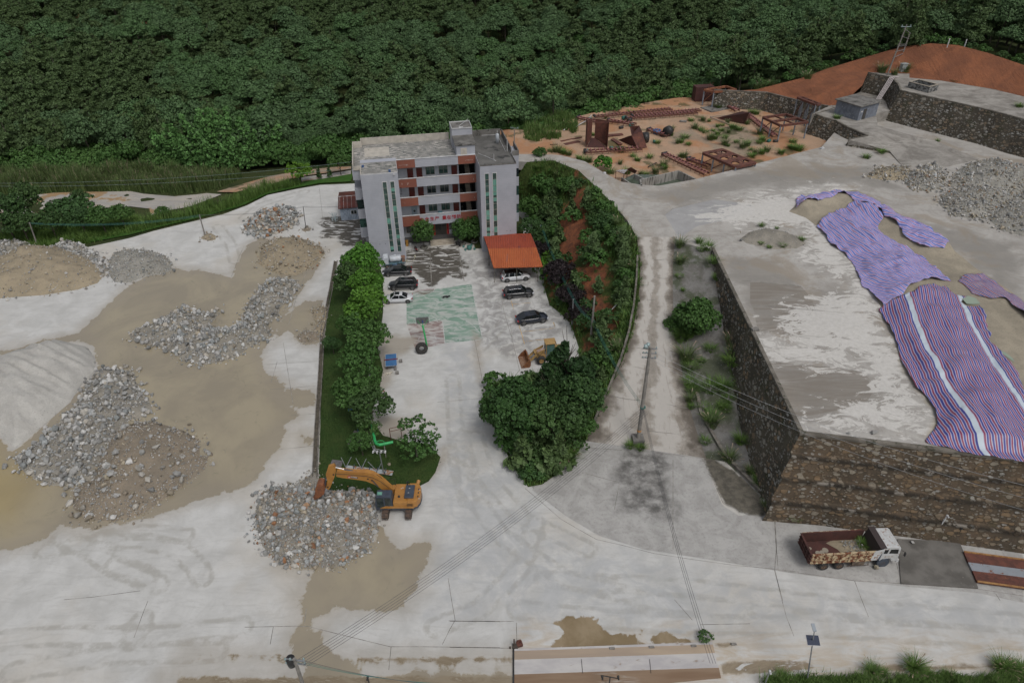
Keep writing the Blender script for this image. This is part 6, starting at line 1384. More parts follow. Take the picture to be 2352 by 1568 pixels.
def rocks_mesh(name,P,S,cols,sink=.25):
 Vs,Fs,Cs=[],[],[];b=0
 for p,s,c in zip(P,S,cols):
  V,F=RPRO[rng.integers(len(RPRO))];a=rng.uniform(0,6.28,3);ca,sa=math.cos(a[0]),math.sin(a[0]);cb,sb=math.cos(a[1]*.25),math.sin(a[1]*.25)
  R=np.array([[ca,-sa,0],[sa,ca,0],[0,0,1]])@np.array([[cb,0,sb],[0,1,0],[-sb,0,cb]])
  W=(V*s)@R.T;W=W+np.array([p[0],p[1],p[2]-W[:,2].min()*(1-sink)]);Vs.append(W);Fs.append(F+b);Cs.append(np.tile(c,(len(W),1)));b+=len(W)
 return fast_mesh(name,np.concatenate(Vs),np.concatenate(Fs).astype(np.int32),False,[M_ROCK],colors=np.concatenate(Cs))
def pick_cols(n,mix):
 names=list(mix);w=np.array([mix[k]for k in names],float);w/=w.sum();out=[]
 for _ in range(n):
  k=names[rng.choice(len(names),p=w)];c=np.array(PAL[k][rng.integers(len(PAL[k]))])*rng.uniform(.62,1.28);out.append(c)
 return np.array(out)
def soilmat(name,c1,c2,grit=(.36,.35,.33),rill=None):
 n=NT(name);p=n.co();mid=n.noise(p,.5,7,.65,.4);fine=n.noise(p,5,5,.75);v=n.vor(p,3.2,'F1','Color');sp=n.n('ShaderNodeSeparateColor');n.t.links.new(v,sp.inputs[0])
 col=n.mix(n.step(mid,.35,.65),c1,c2);peb=n.math('MULTIPLY',n.step(sp.outputs[0],.7,.74),n.step(n.vor(p,3.2,'F1','Distance'),.22,.16));col=n.mix(n.math('MULTIPLY',peb,.8),col,grit)
 col=n.mix(n.math('MULTIPLY',n.step(fine,.45,.7),.4),col,tuple(x*.55 for x in c2));h=n.math('ADD',n.math('MULTIPLY',fine,.5),n.math('MULTIPLY',peb,.7))
 if rill:h=n.math('ADD',h,n.math('MULTIPLY',n.attr('rill'),rill));col=n.mix(n.math('MULTIPLY',n.attr('rill'),-.0),col,col)
 return n.done(col,.93,0,n.bump(h,.12,.9),.2)
S_TAN=soilmat('tan_fines',(.36,.30,.21),(.29,.245,.175));S_GREY=soilmat('grey_fines',(.31,.285,.24),(.235,.218,.185));S_BRN=soilmat('brown_fines',(.29,.24,.18),(.235,.20,.155));S_GRAV=soilmat('gravel_fines',(.33,.315,.28),(.26,.25,.22),(.45,.45,.42))
def heap(name,outline,z0,H,slope,soil,label,n_small,n_big,mix,smin=.07,smax=.22,bmin=.28,bmax=.55,rim=0.0,cat='rock heap',loose=14,rough=.22,bias=None,up=None,zn=1.6):
 ol=[(p.x,p.y)for p in G(outline,z0)];cx=np.mean([p[0]for p in ol]);cy=np.mean([p[1]for p in ol])
 def hf(P):
  s=np.maximum(sdf(P,ol),0);h=H*(1-np.exp(-s*slope/H));h=h*(1+vnoise(P,3.2,int(abs(cx))+3,3)*.35)+vnoise(P,.9,5,3)*rough*np.clip(s,0,1)
  return np.maximum(h,0)
 e=empty(name,(cx,cy,z0),0,label,cat)
 bd=[Vector((a-cx,b-cy,0))for a,b in ol]
 off=np.array([cx,cy])
 o,_=surface('mound',bd,soil,.42,zfun=lambda W,z:hf(W+off)-.02,parent=e,smooth=True)
 o.location=(0,0,0)
 A=np.array(ol);a,b=A.min(0),A.max(0)
 def sample(n,rimw):
  out=[]
  while sum(len(q)for q in out)<n:
   Q=np.column_stack([rng.uniform(a[0]-.6,b[0]+.6,n*3),rng.uniform(a[1]-.6,b[1]+.6,n*3)]);s=sdf(Q,ol);keep=(s>-.1)|((s>-1.3)&(rng.uniform(0,1,len(Q))<.5*np.exp(s*2.6)))
   cl=vnoise(Q,zn,9,2);keep&=(rng.uniform(-.7,1.0,len(Q))<cl+.45)
   if rimw:keep&=(rng.uniform(0,1,len(Q))<np.exp(-np.maximum(s,0)/1.1*rimw)+.12)
   if bias:keep&=bias(Q)
   out.append(Q[keep])
  return np.concatenate(out)[:n]
 if name=='rock_heap':n_big=int(n_big*2.1);bmin*=.72
 P=np.concatenate([sample(n_small,rim),sample(n_big,rim)]);S=np.concatenate([smin+(smax-smin)*rng.uniform(0,1,n_small)**2.2,bmin+(bmax-bmin)*rng.uniform(0,1,n_big)**2]);Zr=hf(P)
 me=rocks_mesh('rubble',np.column_stack([P-off,Zr]),S,pick_cols(len(P),mix),.3);r=bpy.data.objects.new('rubble',me);link(r,e);r['kind']='stuff'
 if loose:
  ang=rng.uniform(0,len(ol),loose*2);k=0
  for t in ang:
   i=int(t)%len(ol);p0,p1=np.array(ol[i]),np.array(ol[(i+1)%len(ol)]);q=p0+(p1-p0)*(t%1);d=q-np.array([cx,cy]);d/=np.linalg.norm(d)+1e-6;q=q+d*rng.uniform(.25,1.1)
   if sdf(np.array([q]),ol)[0]>-.15:continue
   s=rng.uniform(.16,.42);m2=rocks_mesh('boulder',[(0,0,0)],[s],pick_cols(1,mix),.15);ob=bpy.data.objects.new('boulder',m2);link(ob);ob.location=(q[0],q[1],z0);tag(ob,'loose boulder off the '+' '.join(label.split(',')[0].split()[:12]),'boulder','boulders around the '+label.split(',')[0]);k+=1
   if k>=loose:break
 return e,hf
random.seed(71)
heap('sand_heap',[(-60,690),(-40,620),(0,590),(40,572),(80,565),(130,566),(190,588),(232,603),(245,625),(225,650),(180,665),(100,678),(40,682)],0,3.3,.62,S_TAN,'large tan sand heap with stones near the first yard pole, left of the gravel heap',900,50,{'tan':3,'grey':2,'pale':1},.06,.20,.2,.38,.25)
heap('rock_heap',[(125,566),(145,556),(190,562),(215,580),(245,600),(252,622),(236,640),(222,625),(195,592),(160,575)],0,1.2,.8,S_GREY,'fringe of pale broken rock between the tan sand heap and the gravel heap',420,110,{'grey':2,'pale':2,'bluegrey':1},.09,.24,.28,.52,loose=4)
heap('rock_heap',[(-60,590),(-40,565),(0,556),(40,553),(70,560),(66,578),(20,585),(0,600)],0,1.0,.8,S_GREY,'low bank of broken rock behind the tan sand heap at the far left',380,90,{'grey':2,'tan':1,'pale':2},.09,.24,.28,.5,loose=4)
heap('gravel_heap',[(245,605),(262,580),(300,572),(345,576),(380,588),(398,606),(393,622),(370,631),(330,636),(300,649),(262,648),(250,630)],0,2.0,.6,S_GRAV,'grey gravel heap at the upper edge of the big puddle',1500,30,{'bluegrey':3,'grey':2,'tan':1},.06,.17,.2,.32)
heap('rock_heap',[(562,522),(580,502),(602,490),(628,480),(655,477),(678,485),(686,498),(680,515),(655,530),(620,540),(590,545),(568,535)],0,2.3,.75,S_GREY,'blue-grey broken rock heap nearest the office, behind the tan heap',700,230,{'bluegrey':5,'orange':.8,'pale':1},.12,.28,.3,.62)
heap('sand_heap',[(595,592),(600,565),(630,550),(670,546),(710,551),(738,567),(747,582),(730,602),(705,620),(680,632),(640,630),(612,618),(592,606)],0,2.2,.62,S_TAN,'tan earth heap with a stony rim, left of the bright green trees',1000,70,{'tan':4,'grey':1.5,'orange':.4},.06,.2,.24,.48,.5)
heap('rock_heap',[(295,770),(320,757),(370,737),(400,718),(430,703),(445,712),(480,721),(500,710),(498,727),(482,747),(500,757),(540,752),(556,736),(566,705),(588,675),(600,652),(640,642),(680,647),(690,660),(665,690),(645,706),(640,722),(617,746),(622,770),(600,785),(570,800),(545,820),(510,830),(475,838),(425,830),(400,811),(360,796),(305,783)],0,1.5,.75,S_GREY,'hook-shaped bank of grey rock standing in the big puddle',2200,480,{'grey':3,'bluegrey':2,'pale':1.5,'tan':.4},.07,.22,.26,.55,loose=22)
heap('rock_heap',[(215,857),(250,846),(300,853),(315,880),(330,910),(350,930),(345,950),(320,960),(280,985),(250,1020),(230,1060),(220,1100),(180,1115),(110,1115),(55,1085),(28,1050),(60,1035),(100,1010),(140,970),(180,925),(195,890)],0,1.7,.6,S_GREY,'long ridge of grey broken rock between the pale mound and the brown heap',2600,330,{'grey':4,'bluegrey':1.5,'pale':1.5},.06,.2,.24,.6,loose=22,up=1)
heap('earth_heap',[(250,1002),(300,970),(350,967),(420,987),(458,1010),(460,1045),(482,1047),(468,1080),(440,1100),(400,1130),(330,1180),(260,1198),(200,1193),(167,1168),(168,1122),(215,1100),(228,1050)],0,1.9,.5,S_BRN,'brown earth and stone heap at the lower edge of the big puddle',2400,130,{'grey':3,'tan':2,'pale':1},.05,.17,.22,.62,.35,loose=22)
heap('rock_heap',[(590,1150),(602,1130),(622,1120),(665,1117),(700,1124),(740,1126),(800,1124),(852,1134),(866,1165),(866,1205),(858,1235),(838,1265),(800,1290),(760,1308),(735,1300),(700,1302),(640,1290),(602,1255),(590,1215),(585,1180)],0,2.0,.6,S_GREY,'nearest rock heap being dug by the orange excavator',6500,420,{'grey':4,'bluegrey':3,'orange':.9,'tan':1,'pale':1.2},.045,.15,.2,.48,loose=18)
heap('rubble_patch',[(716,712),(735,702),(752,706),(750,740),(740,772),(728,770),(722,740)],0,.35,.4,S_TAN,'strip of tan rubble against the lawn kerb',420,12,{'tan':3,'grey':1},.05,.15,.16,.25,loose=3)
heap('rubble_patch',[(680,772),(700,758),(730,762),(735,778),(715,788),(690,786)],0,.4,.4,S_BRN,'small weedy rubble patch in the damp corner by the kerb',260,10,{'tan':2,'grey':2},.05,.14,.16,.25,loose=3)
heap('rubble_patch',[(705,1095),(728,1070),(738,1100),(736,1125),(690,1120),(672,1118)],0,.3,.4,S_GREY,'scatter of rubble at the lower kerb end behind the excavator bucket',300,14,{'grey':2,'tan':1},.05,.14,.16,.28,loose=3)
heap('sand_heap',[(460,548),(468,538),(485,535),(497,542),(495,551),(478,554)],0,.7,.5,S_TAN,'small sand mound around the second yard pole',60,10,{'tan':2,'grey':1},.06,.16,.2,.3,loose=2)
heap('rubble_patch',[(692,528),(702,521),(716,524),(712,531),(698,532)],0,.35,.5,S_BRN,'little rubble patch around the thin post by the blue shed',60,4,{'tan':2,'grey':1},.06,.16,.2,.3,loose=0)
heap('gravel_heap',Z(7,[(910,1285),(1000,1222),(1130,1206),(1240,1215),(1262,1270),(1205,1312),(1080,1318),(960,1302)]),ZP,1.3,.55,S_TAN,'small tan rubble heap, leftmost on the upper yard',700,25,{'tan':3,'grey':2},.08,.24,.28,.5)
heap('gravel_heap',Z(7,[(1205,1335),(1245,1265),(1380,1195),(1500,1218),(1542,1300),(1500,1378),(1400,1406),(1265,1388)]),ZP,1.9,.6,S_GRAV,'grey rubble heap on the upper yard beside the small tan one',1600,60,{'grey':3,'tan':3,'bluegrey':1,'pale':2.5,'orange':.3},.09,.26,.28,.6)
heap('gravel_heap',[(2175,425),(2200,390),(2240,370),(2290,366),(2330,380),(2420,384),(2440,430),(2330,452),(2230,450)],ZP,1.7,.5,S_GRAV,'grey rubble heap at the foot of the top terrace wall',2200,70,{'grey':3,'tan':3,'bluegrey':1,'pale':2.5,'orange':.3},.09,.26,.28,.6,loose=8)
heap('gravel_heap',[(2160,450),(2200,425),(2280,432),(2325,452),(2300,492),(2250,507),(2190,496),(2158,472)],ZP,1.6,.5,S_GRAV,'wide grey rubble heap of the upper yard facing the striped tarpaulins',2200,60,{'grey':3,'tan':2.5,'bluegrey':1,'pale':2.5,'orange':.2},.08,.24,.28,.5)
heap('gravel_heap',[(2265,500),(2300,465),(2352,440),(2470,440),(2470,560),(2352,543),(2300,530)],ZP,1.6,.5,S_GRAV,'grey rubble heap of the upper yard cut by the right picture edge',2200,60,{'grey':3,'tan':2.5,'bluegrey':1,'pale':2.5},.08,.24,.28,.5,loose=8)
heap('sand_heap',[(1700,548),(1722,532),(1760,524),(1800,531),(1838,545),(1852,560),(1830,571),(1780,573),(1740,565),(1712,558)],ZP,.9,.45,S_GREY,'low grey gravel mound on the upper yard above the wall start',260,4,{'grey':2,'tan':1},.04,.10,.15,.2,loose=2)
def rillf(P):return np.clip(vnoise(np.column_stack([P[:,0]*.35+P[:,1]*.10,(P[:,1]+.45*P[:,0])*1.6]),.9,17,3),-1,1)
sp_=G([(-260,860),(0,826),(60,806),(140,782),(200,797),(218,820),(222,848),(190,880),(160,925),(110,968),(70,1000),(35,1028),(0,1003),(-260,990)])
o,_=surface('silt_mound',sp_,soilmat('pale_silt',(.49,.475,.44),(.42,.405,.375),(.36,.35,.33)),.35,zfun=lambda W,z:3.3*(1-np.exp(-np.maximum(sdf(W,sp_),0)*.30))*(1+.18*vnoise(W,6,3,2))+rillf(W)*.55*np.clip(sdf(W,sp_)/2.5,0,1)+.01)
tag(o,'broad pale silt mound with rain rills at the left edge','silt mound')
RIDGES=[([(1850,478),(1900,462),(1960,468),(2010,500),(2070,530),(2150,575)],1.3,2.6),([(1940,520),(1990,560),(2040,610),(2080,660),(2120,690)],1.25,3.0),([(2120,720),(2170,800),(2230,900),(2270,1000)],1.0,4.0),([(2220,660),(2300,700),(2380,780)],1.0,2.6),([(2190,620),(2260,690),(2330,860),(2380,1000)],.5,4.0)]
RW=[([(p.x,p.y)for p in G(l,ZP)],h,w_)for l,h,w_ in RIDGES]
SANDP=G([(1812,486),(1838,462),(1900,446),(1965,436),(2030,470),(2100,510),(2185,570),(2240,615),(2310,660),(2400,730),(2440,800),(2440,1066),(2352,1046),(2250,1034),(2150,1018),(2142,985),(2160,950),(2110,870),(2075,800),(2030,715),(1990,650),(1940,580),(1890,530),(1850,500)],ZP)
def sandh(P):
 h=np.zeros(len(P))
 for l,H,w_ in RW:h=np.maximum(h,H*np.exp(-(linedist(P,l)/w_)**2))
 return h*(1+.2*vnoise(P,3,4,3))+.12+.10*vnoise(P,1.5,6,3)
sandf=lambda W,z:ZP+.01+np.clip(sandh(W),0,9)*np.clip(sdf(W,SANDP)/1.2,0,1)
o,_=surface('sand_ridge',SANDP,soilmat('washed_sand',(.37,.325,.25),(.30,.265,.205),(.25,.22,.18)),.45,zfun=sandf);tag(o,'long low ridges of washed sand lying under the striped tarpaulins','sand ridge')
def tarp_material(name,red,blue,white,band,fade):
 n=NT(name);u=n.attr('across');v=n.attr('along');p=n.co()
 u=n.math('ADD',u,n.math('MULTIPLY',n.math('SUBTRACT',n.noise(p,.9,4,.6),.5),.10))
 f=n.math('FRACT',u);m_r=n.math('LESS_THAN',f,.32);m_b=n.math('MULTIPLY',n.math('GREATER_THAN',f,.47),n.math('LESS_THAN',f,.83))
 col=n.mix(m_r,white,red);col=n.mix(m_b,col,blue)
 if band:
  bd=n.math('LESS_THAN',n.math('ABSOLUTE',n.math('SUBTRACT',n.math('FRACT',n.math('MULTIPLY',n.math('ADD',u,band[1]),1.0/band[0])),.5)),.5/band[0]*1.0);col=n.mix(bd,col,(.55,.62,.68))
 col=n.mix(n.math('MULTIPLY',n.step(n.noise(p,.8,6,.7),.45,.7),fade),col,(.40,.36,.36))
 return n.done(col,.45,0,n.bump(n.noise(p,2.2,5,.6),.08,.6),.4)
TM_NEW=tarp_material('striped_tarp_red_blue',(.26,.045,.095),(.04,.055,.27),(.42,.40,.52),(13.7,4.9),.12)
TM_OLD=tarp_material('striped_tarp_faded',(.40,.19,.31),(.13,.16,.45),(.42,.46,.72),None,.12)
TM_MID=tarp_material('striped_tarp_worn',(.30,.06,.09),(.05,.06,.24),(.44,.44,.52),None,.25)
def tarp(pts,d0,d1,period,m,label,wr=.10,curve=0.0):
 P=G(pts,ZP+.5);ol=[(p.x,p.y)for p in P];a,b=g(*d0,ZP+.5),g(*d1,ZP+.5);d=np.array([(b-a).x,(b-a).y]);d/=np.linalg.norm(d);nrm=np.array([d[1],-d[0]]);A=np.array([a.x,a.y])
 U=lambda W:((W-A)@nrm+curve*((W-A)@d)**2+.14*vnoise(W,5,3,2))/period
 def zf(W,z):
  u=(W-A)@nrm;v=(W-A)@d;s=sdf(W,ol)
  fold=vnoise(np.column_stack([u*1.0,v*.28]),.8,5,3)*wr*1.3+vnoise(np.column_stack([u*.3,v]),.9,8,3)*wr*.8+vnoise(W,2.6,9,2)*wr*1.4
  base=np.where(sdf(W,SANDP)>0,ZP+np.clip(sandh(W),0,9)*np.clip(sdf(W,SANDP)/1.2,0,1),ZP);return base+.10+np.maximum(fold+wr*.6,-.04)+.12*np.exp(-np.maximum(s,0)/.25)*np.abs(vnoise(W,.5,2,2))
 bd=densify([Vector((q[0],q[1],ZP))for q in ol],.7);bd=[p+Vector((random.uniform(-.12,.12),random.uniform(-.12,.12),0))for p in bd]
 o,_=surface('tarpaulin',bd,m,.2,zfun=zf,masks={'across':U,'along':lambda W:(W-A)@d});tag(o,label,'tarpaulin')
 so=o.modifiers.new('thick','SOLIDIFY');so.thickness=.012
tarp(Z(8,[(370,175),(400,150),(540,145),(640,110),(740,115),(850,150),(920,200),(990,200),(1080,260),(1340,370),(1520,460),(1560,540),(1510,610),(1350,580),(1200,500),(1160,430),(1100,400),(1040,370),(980,300),(900,262),(820,245),(780,215),(720,175),(640,205),(520,240),(430,242),(360,262)]),(1830,450),(2180,575),.55,TM_OLD,'ragged faded striped tarpaulin farthest back on the sand ridge',.30)
tarp(Z(8,[(525,385),(700,270),(800,238),(900,268),(980,305),(1030,370),(1000,400),(1035,505),(1130,515),(1270,590),(1370,660),(1430,720),(1520,790),(1580,845),(1440,808),(1430,815),(1300,890),(1160,962),(1060,1010),(980,950),(940,880),(890,850),(850,750),(820,680),(740,590),(640,530),(580,440)]),(1930,500),(2120,680),.50,TM_OLD,'faded violet striped tarpaulin in the middle of the sand ridge',.28,.012)
t3=Z(8,[(1015,1020),(1180,967),(1280,952),(1390,892),(1520,867),(1560,902),(1620,942),(1700,957),(1650,1000),(1700,1035),(1790,1037),(1840,1100),(1850,1180),(1885,1260),(1870,1300),(1960,1400),(2060,1520)])+Z(11,[(2090,200),(2148,380),(2300,600),(2330,880),(2148,846),(1900,815),(1740,790),(1400,697),(1380,685),(1480,552),(1450,430),(1390,340),(1310,270),(1240,170),(1190,60),(1170,-10)])+Z(8,[(1140,1250),(1090,1160),(1050,1100)])
tarp(t3,(2100,690),(2215,1040),.48,TM_NEW,'big red and blue striped tarpaulin with two white bands above the stone wall',.17,.004)
tarp(Z(8,[(1620,852),(1720,802),(1820,792),(1900,842),(2030,927),(2100,952),(2148,1000),(2300,1100),(2300,1250),(2148,1165),(2060,1080),(1980,1005),(1880,1000),(1730,940),(1680,890)]),(2210,640),(2352,720),.36,TM_MID,'narrow red and blue striped tarpaulin at the right picture edge',.22)
for pts_,lb in ((Z(8,[(1655,990),(1700,965),(1760,985),(1800,1030),(1740,1033),(1690,1030)]),'small mint green puddle between the striped tarpaulins'),(Z(8,[(1930,1395),(1990,1410),(2050,1460),(2060,1490),(1990,1440)]),'thin pale green puddle right of the big tarpaulin')):
 c=G(pts_,ZP+.3);w=MB();zt=max(float(sandf(np.array([[p.x,p.y]]),None)[0])for p in c)+.03;w.sheet([Vector((p.x,p.y,zt))for p in c]);o=w.build('puddle',mat('green_puddle',(.30,.36,.28),None,rough=.12));tag(o,lb,'puddle')
M_SBLK=mat('stone_block',(.25,.235,.215),(.14,.13,.12),3,.85)
for (k,x,y,z,s,lb)in ((11,968,655,ZP,.42,'brown boulder near the edge of the upper yard above the front wall'),(11,772,658,ZP,.25,'small pale stone on the edge of the upper yard'),(23,1510,292,0,.30,'pale stone on the lawn near the camera pole'),(12,965,588,0,.38,'pale stone wedged beside the front wheel of the dump truck'),(12,1285,365,.15,.3,'tan stone on the dark slab behind the truck cab')):
 q=Z(k,[(x,y)])[0];m2=rocks_mesh('boulder',[(0,0,0)],[s],pick_cols(1,{'tan':1,'pale':1}),.1);ob=bpy.data.objects.new('boulder',m2);link(ob);ob.location=g(q[0],q[1],z);tag(ob,lb,'boulder')
def paint(name,c,dust=.12,rough=.28):
 n=NT(name);p=n.co();f=n.noise(p,2.5,6,.7);x=n.n('ShaderNodeSeparateXYZ');n.t.links.new(n.n('ShaderNodeNewGeometry').outputs['Normal'],x.inputs[0])
 d=n.math('MULTIPLY',n.math('MULTIPLY',n.step(f,.35,.7),n.step(x.outputs[2],.2,.9)),dust);col=n.mix(d,c,(.34,.32,.29));return n.done(col,n.mixf(d,rough,.6),0,None,.5,**{'Coat Weight':.6,'Coat Roughness':.12})
P_BLK=paint('car_black',(.008,.009,.011),.05);P_NAVY=paint('car_dark_navy',(.010,.014,.026),.05);P_WHT=paint('car_white',(.62,.63,.65),.2)
M_CGL=mat('car_glass',(.012,.015,.017),None,rough=.06,spec=.9);M_TYRE=mat('tyre_rubber',(.022,.022,.023),(.055,.05,.045),4,.9,bump=.01);M_RIM=mat('alloy_rim',(.34,.34,.35),(.2,.2,.2),6,.35,metal=.6)
M_TAIL=mat('tail_lamp',(.35,.012,.012),None,rough=.2,coat=.5);M_HEAD=mat('head_lamp',(.55,.56,.58),None,rough=.15,coat=.8);M_CHR=mat('chrome_trim',(.62,.62,.64),None,rough=.22,metal=.9)
def wheel(parent,loc,r,w,side,tyre=None,rim=None,spokes=7,rr=.64):
 b=MB();h=w/2;b.lathe([(r*.62,-h),(r*.9,-h),(r,-h*.65),(r,h*.65),(r*.9,h),(r*.62,h),(r*.6,0),(r*.62,-h)],(0,0,0),20,'y',True,False);o=b.build('wheel',tyre or M_TYRE,parent);o.location=loc
 b=MB();b.lathe([(0,-h*.5),(r*rr,-h*.5),(r*rr,h*.98*1),(r*(rr-.07),h*1.0),(r*(rr-.12),h*.55),(0,h*.5)],(0,0,0),18,'y')
 for k in range(spokes):a=2*PI*k/spokes;b.bar((0,h*.75,0),(math.cos(a)*r*(rr-.06),h*.85,math.sin(a)*r*(rr-.06)),r*.16,w*.16)
 b.lathe([(r*.14,h*.4),(r*.14,h*.95),(0,h)],(0,0,0),10,'y');q=b.build('rim',rim or M_RIM,o)
 if side<0:q.rotation_euler=(0,0,PI)
def loft(b,st,smooth=True):
 """st: list of rings (equal length lists of points) -> closed body"""
 m=len(st[0]);V=[p for r in st for p in r];F=[(i*m+j,i*m+(j+1)%m,(i+1)*m+(j+1)%m,(i+1)*m+j)for i in range(len(st)-1)for j in range(m)]
 b.add(V,F,smooth);b.add(V,[tuple(range(m)),tuple(range((len(st)-1)*m,len(st)*m))])
def car(rear,front,L,W,H,kind,pm,label,rails=None,roofp=None,sun=False,wr=.34,outward=1):
 """rear/front: ground points of the wheels on the camera side"""
 d=(front-rear);wb=d.length;d.normalize();a=math.atan2(d.y,d.x);n=Vector((-d.y,d.x,0));n=n if n.y>0 else -n
 c=(rear+front)/2+n*(W/2-.02);e=empty('parked_car',c,a,label,'car')
 suv=kind=='suv';cu=kind=='coupe_suv';z0=.24 if suv or cu else .19;bl_=.62*H if (suv or cu)else .64*H;hood=bl_*.93
 xf=L/2;xr=-L/2
 if kind=='sedan':top=[(xr,.50),(xr+.06,bl_*.93),(xr+.55,bl_*.98),(-.9,bl_),(0,bl_),(.62,bl_*.985),(1.2,hood),(xf-.45,hood*.86),(xf-.08,hood*.66),(xf,.42)]
 else:top=[(xr,.55),(xr+.05,bl_*.85),(xr+.22,bl_),(-.9,bl_),(0,bl_),(.72,bl_*.99),(1.3,hood*.98),(xf-.4,hood*.9),(xf-.07,hood*.72),(xf,.48)]
 st=[]
 for i,(x,z)in enumerate(top):
  t=x/(L/2);w=W/2*(1-.16*max(0,abs(t)-.72)/.28-.05*abs(t)**3);zz0=z0+(.12 if abs(t)>.95 else 0);zs=max(z-.10,zz0+.05)
  st.append([(x,-w*.90,zz0),(x,-w,zz0+(zs-zz0)*.35),(x,-w,zs*.82),(x,-w*.96,zs),(x,-w*.84,z),(x,0,z+.02),(x,w*.84,z),(x,w*.96,zs),(x,w,zs*.82),(x,w,zz0+(zs-zz0)*.35),(x,w*.90,zz0)])
 b=MB();loft(b,st);b.build('body',pm,e)
 G_={'sedan':(-1.55,-.72,.48,1.22),'suv':(-2.05,-1.75,.52,1.22),'coupe_suv':(-2.0,-1.05,.45,1.25)}[kind];sc=L/4.7;G_=[q*sc for q in G_]
 wb_=W/2*.88;wt=W/2*.70;hr=H
 def gring(x,w,z):return [(x,-w,z),(x,w,z)]
 V=[(G_[0],-wb_,bl_-.02),(G_[3],-wb_,bl_-.06),(G_[3],wb_,bl_-.06),(G_[0],wb_,bl_-.02),(G_[1],-wt,hr-.06),(G_[2],-wt,hr-.05),(G_[2],wt,hr-.05),(G_[1],wt,hr-.06)]
 b=MB();b.add(V,[(0,1,5,4),(1,2,6,5),(2,3,7,6),(3,0,4,7),(4,5,6,7)]);b.build('windows',M_CGL,e)
 b=MB();xs=np.linspace(G_[1]-.04,G_[2]+.04,7);loft(b,[[(x,-wt-.02,hr-.09),(x,-wt*.98,hr-.045-.02*abs(k-3)/3),(x,-wt*.5,hr-.01-.03*abs(k-3)/3),(x,wt*.5,hr-.01-.03*abs(k-3)/3),(x,wt*.98,hr-.045-.02*abs(k-3)/3),(x,wt+.02,hr-.09)]for k,x in enumerate(xs)])
 b.build('roof',roofp or pm,e)
 b=MB()
 for s in (-1,1):
  for i,j in ((0,4),(1,5)):
   p=Vector(V[i]);q=Vector(V[j]);p.y*=s*-1 if p.y>0 else s*1*-1*-1;p.y=s*wb_;q.y=s*wt;b.bar(p,q,.07)
  xm=-.25*sc;b.bar((xm,s*(wb_+.005),bl_),(xm+.02,s*wt,hr-.06),.055)
  if kind!='sedan':b.bar((-1.2*sc,s*(wb_+.005),bl_),(-1.15*sc,s*wt,hr-.06),.06)if not cu else None
 b.build('pillars',pm,e)
 if sun:b=MB();b.box((.05,0,hr-.0),(.75,wt*1.3,.015));b.build('sunroof',M_CGL,e)
 if rails:
  for s in (-1,1):b=MB();b.path([(G_[1]+.15,s*wt,hr-.03),(G_[1]+.3,s*wt,hr+.05),(G_[2]-.25,s*wt,hr+.05),(G_[2]-.1,s*wt,hr-.02)],.022,5);b.build('roof_rail',rails,e)
 for s in (-1,1):b=MB();b.bar((G_[0]+.15,s*(wb_+.02),bl_-.015),(G_[3]-.25,s*(wb_+.02),bl_-.03),.03,.025);b.build('window_trim',M_CHR,e)
 for s in (-1,1):b=MB();b.bar((-L*.2,s*(W/2+.005),.34),(L*.22,s*(W/2+.005),.34),.02,.05);b.build('sill_trim',M_CHR if kind!='coupe_suv' else M_BLACKM,e)
 for s in (-1,1):
  b=MB();b.box((xr+.08,s*W*.37,bl_*.82),(.16,.34,.16));b.build('tail_lamp',M_TAIL,e)
  b=MB();b.box((xf-.17,s*W*.37,hood*.70),(.26,.36,.13));b.build('headlight',M_HEAD,e)
  b=MB();b.box((G_[3]-.35,s*(W/2+.06),bl_+.03),(.16,.2,.13));b.build('mirror',pm,e)
  for x in (-wb/2,wb/2):
   b=MB();b.lathe([(0,-.012),(wr*1.13,-.012),(wr*1.13,.012),(0,.012)],(x,s*(W/2-.005),wr),22,'y');b.build('wheel_arch',M_BLACKM,e);wheel(e,(x,s*(W/2-.08),wr),wr,.22,s)
 b=MB();b.box((xf-.03,0,.5),(.06,W*.5,.2));b.build('grille',M_BLACKM,e);b=MB();b.box((xr+.01,0,.62 if kind!='sedan' else .5),(.04,.5,.13));b.build('number_plate',mat('plate_blue',(.04,.09,.3),None,rough=.4),e)
 return e
def zg4(x,y):return g(*Z(4,[(x,y)])[0])
car(zg4(665,372),zg4(525,378),4.55,1.75,1.38,'sedan',P_WHT,'white saloon car with black sunroof, in the left parking row',sun=True,wr=.33)
car(zg4(697,280),zg4(568,285),4.6,1.8,1.66,'suv',P_BLK,'black SUV with silver roof rails, in the left row above the white saloon',rails=M_CHR,sun=True,wr=.37)
car(zg4(652,182),zg4(528,188),4.75,1.8,1.38,'sedan',P_BLK,'long black saloon car between the white tank truck and the black SUV',wr=.34)
car(zg4(1357,228),zg4(1487,215),4.6,1.85,1.55,'suv',P_WHT,'white SUV with black roof parked under the orange carport',roofp=M_CGL,wr=.38)
car(zg4(1373,346),zg4(1510,332),4.75,1.85,1.58,'suv',P_BLK,'black SUV with silver rails below the orange carport',rails=M_CHR,sun=True,wr=.38)
car(zg4(1473,528),zg4(1608,508),4.7,1.85,1.52,'coupe_suv',P_NAVY,'dark navy crossover parked alone above the wheel loader',sun=True,wr=.38)
def gy(px,py,Y):
 d=_f+_r2*((px-1176.0)/FPX)-_u2*((py-784.0)/FPX);t=Y/d.y;return Vector((0,0,CAMH))+d*t
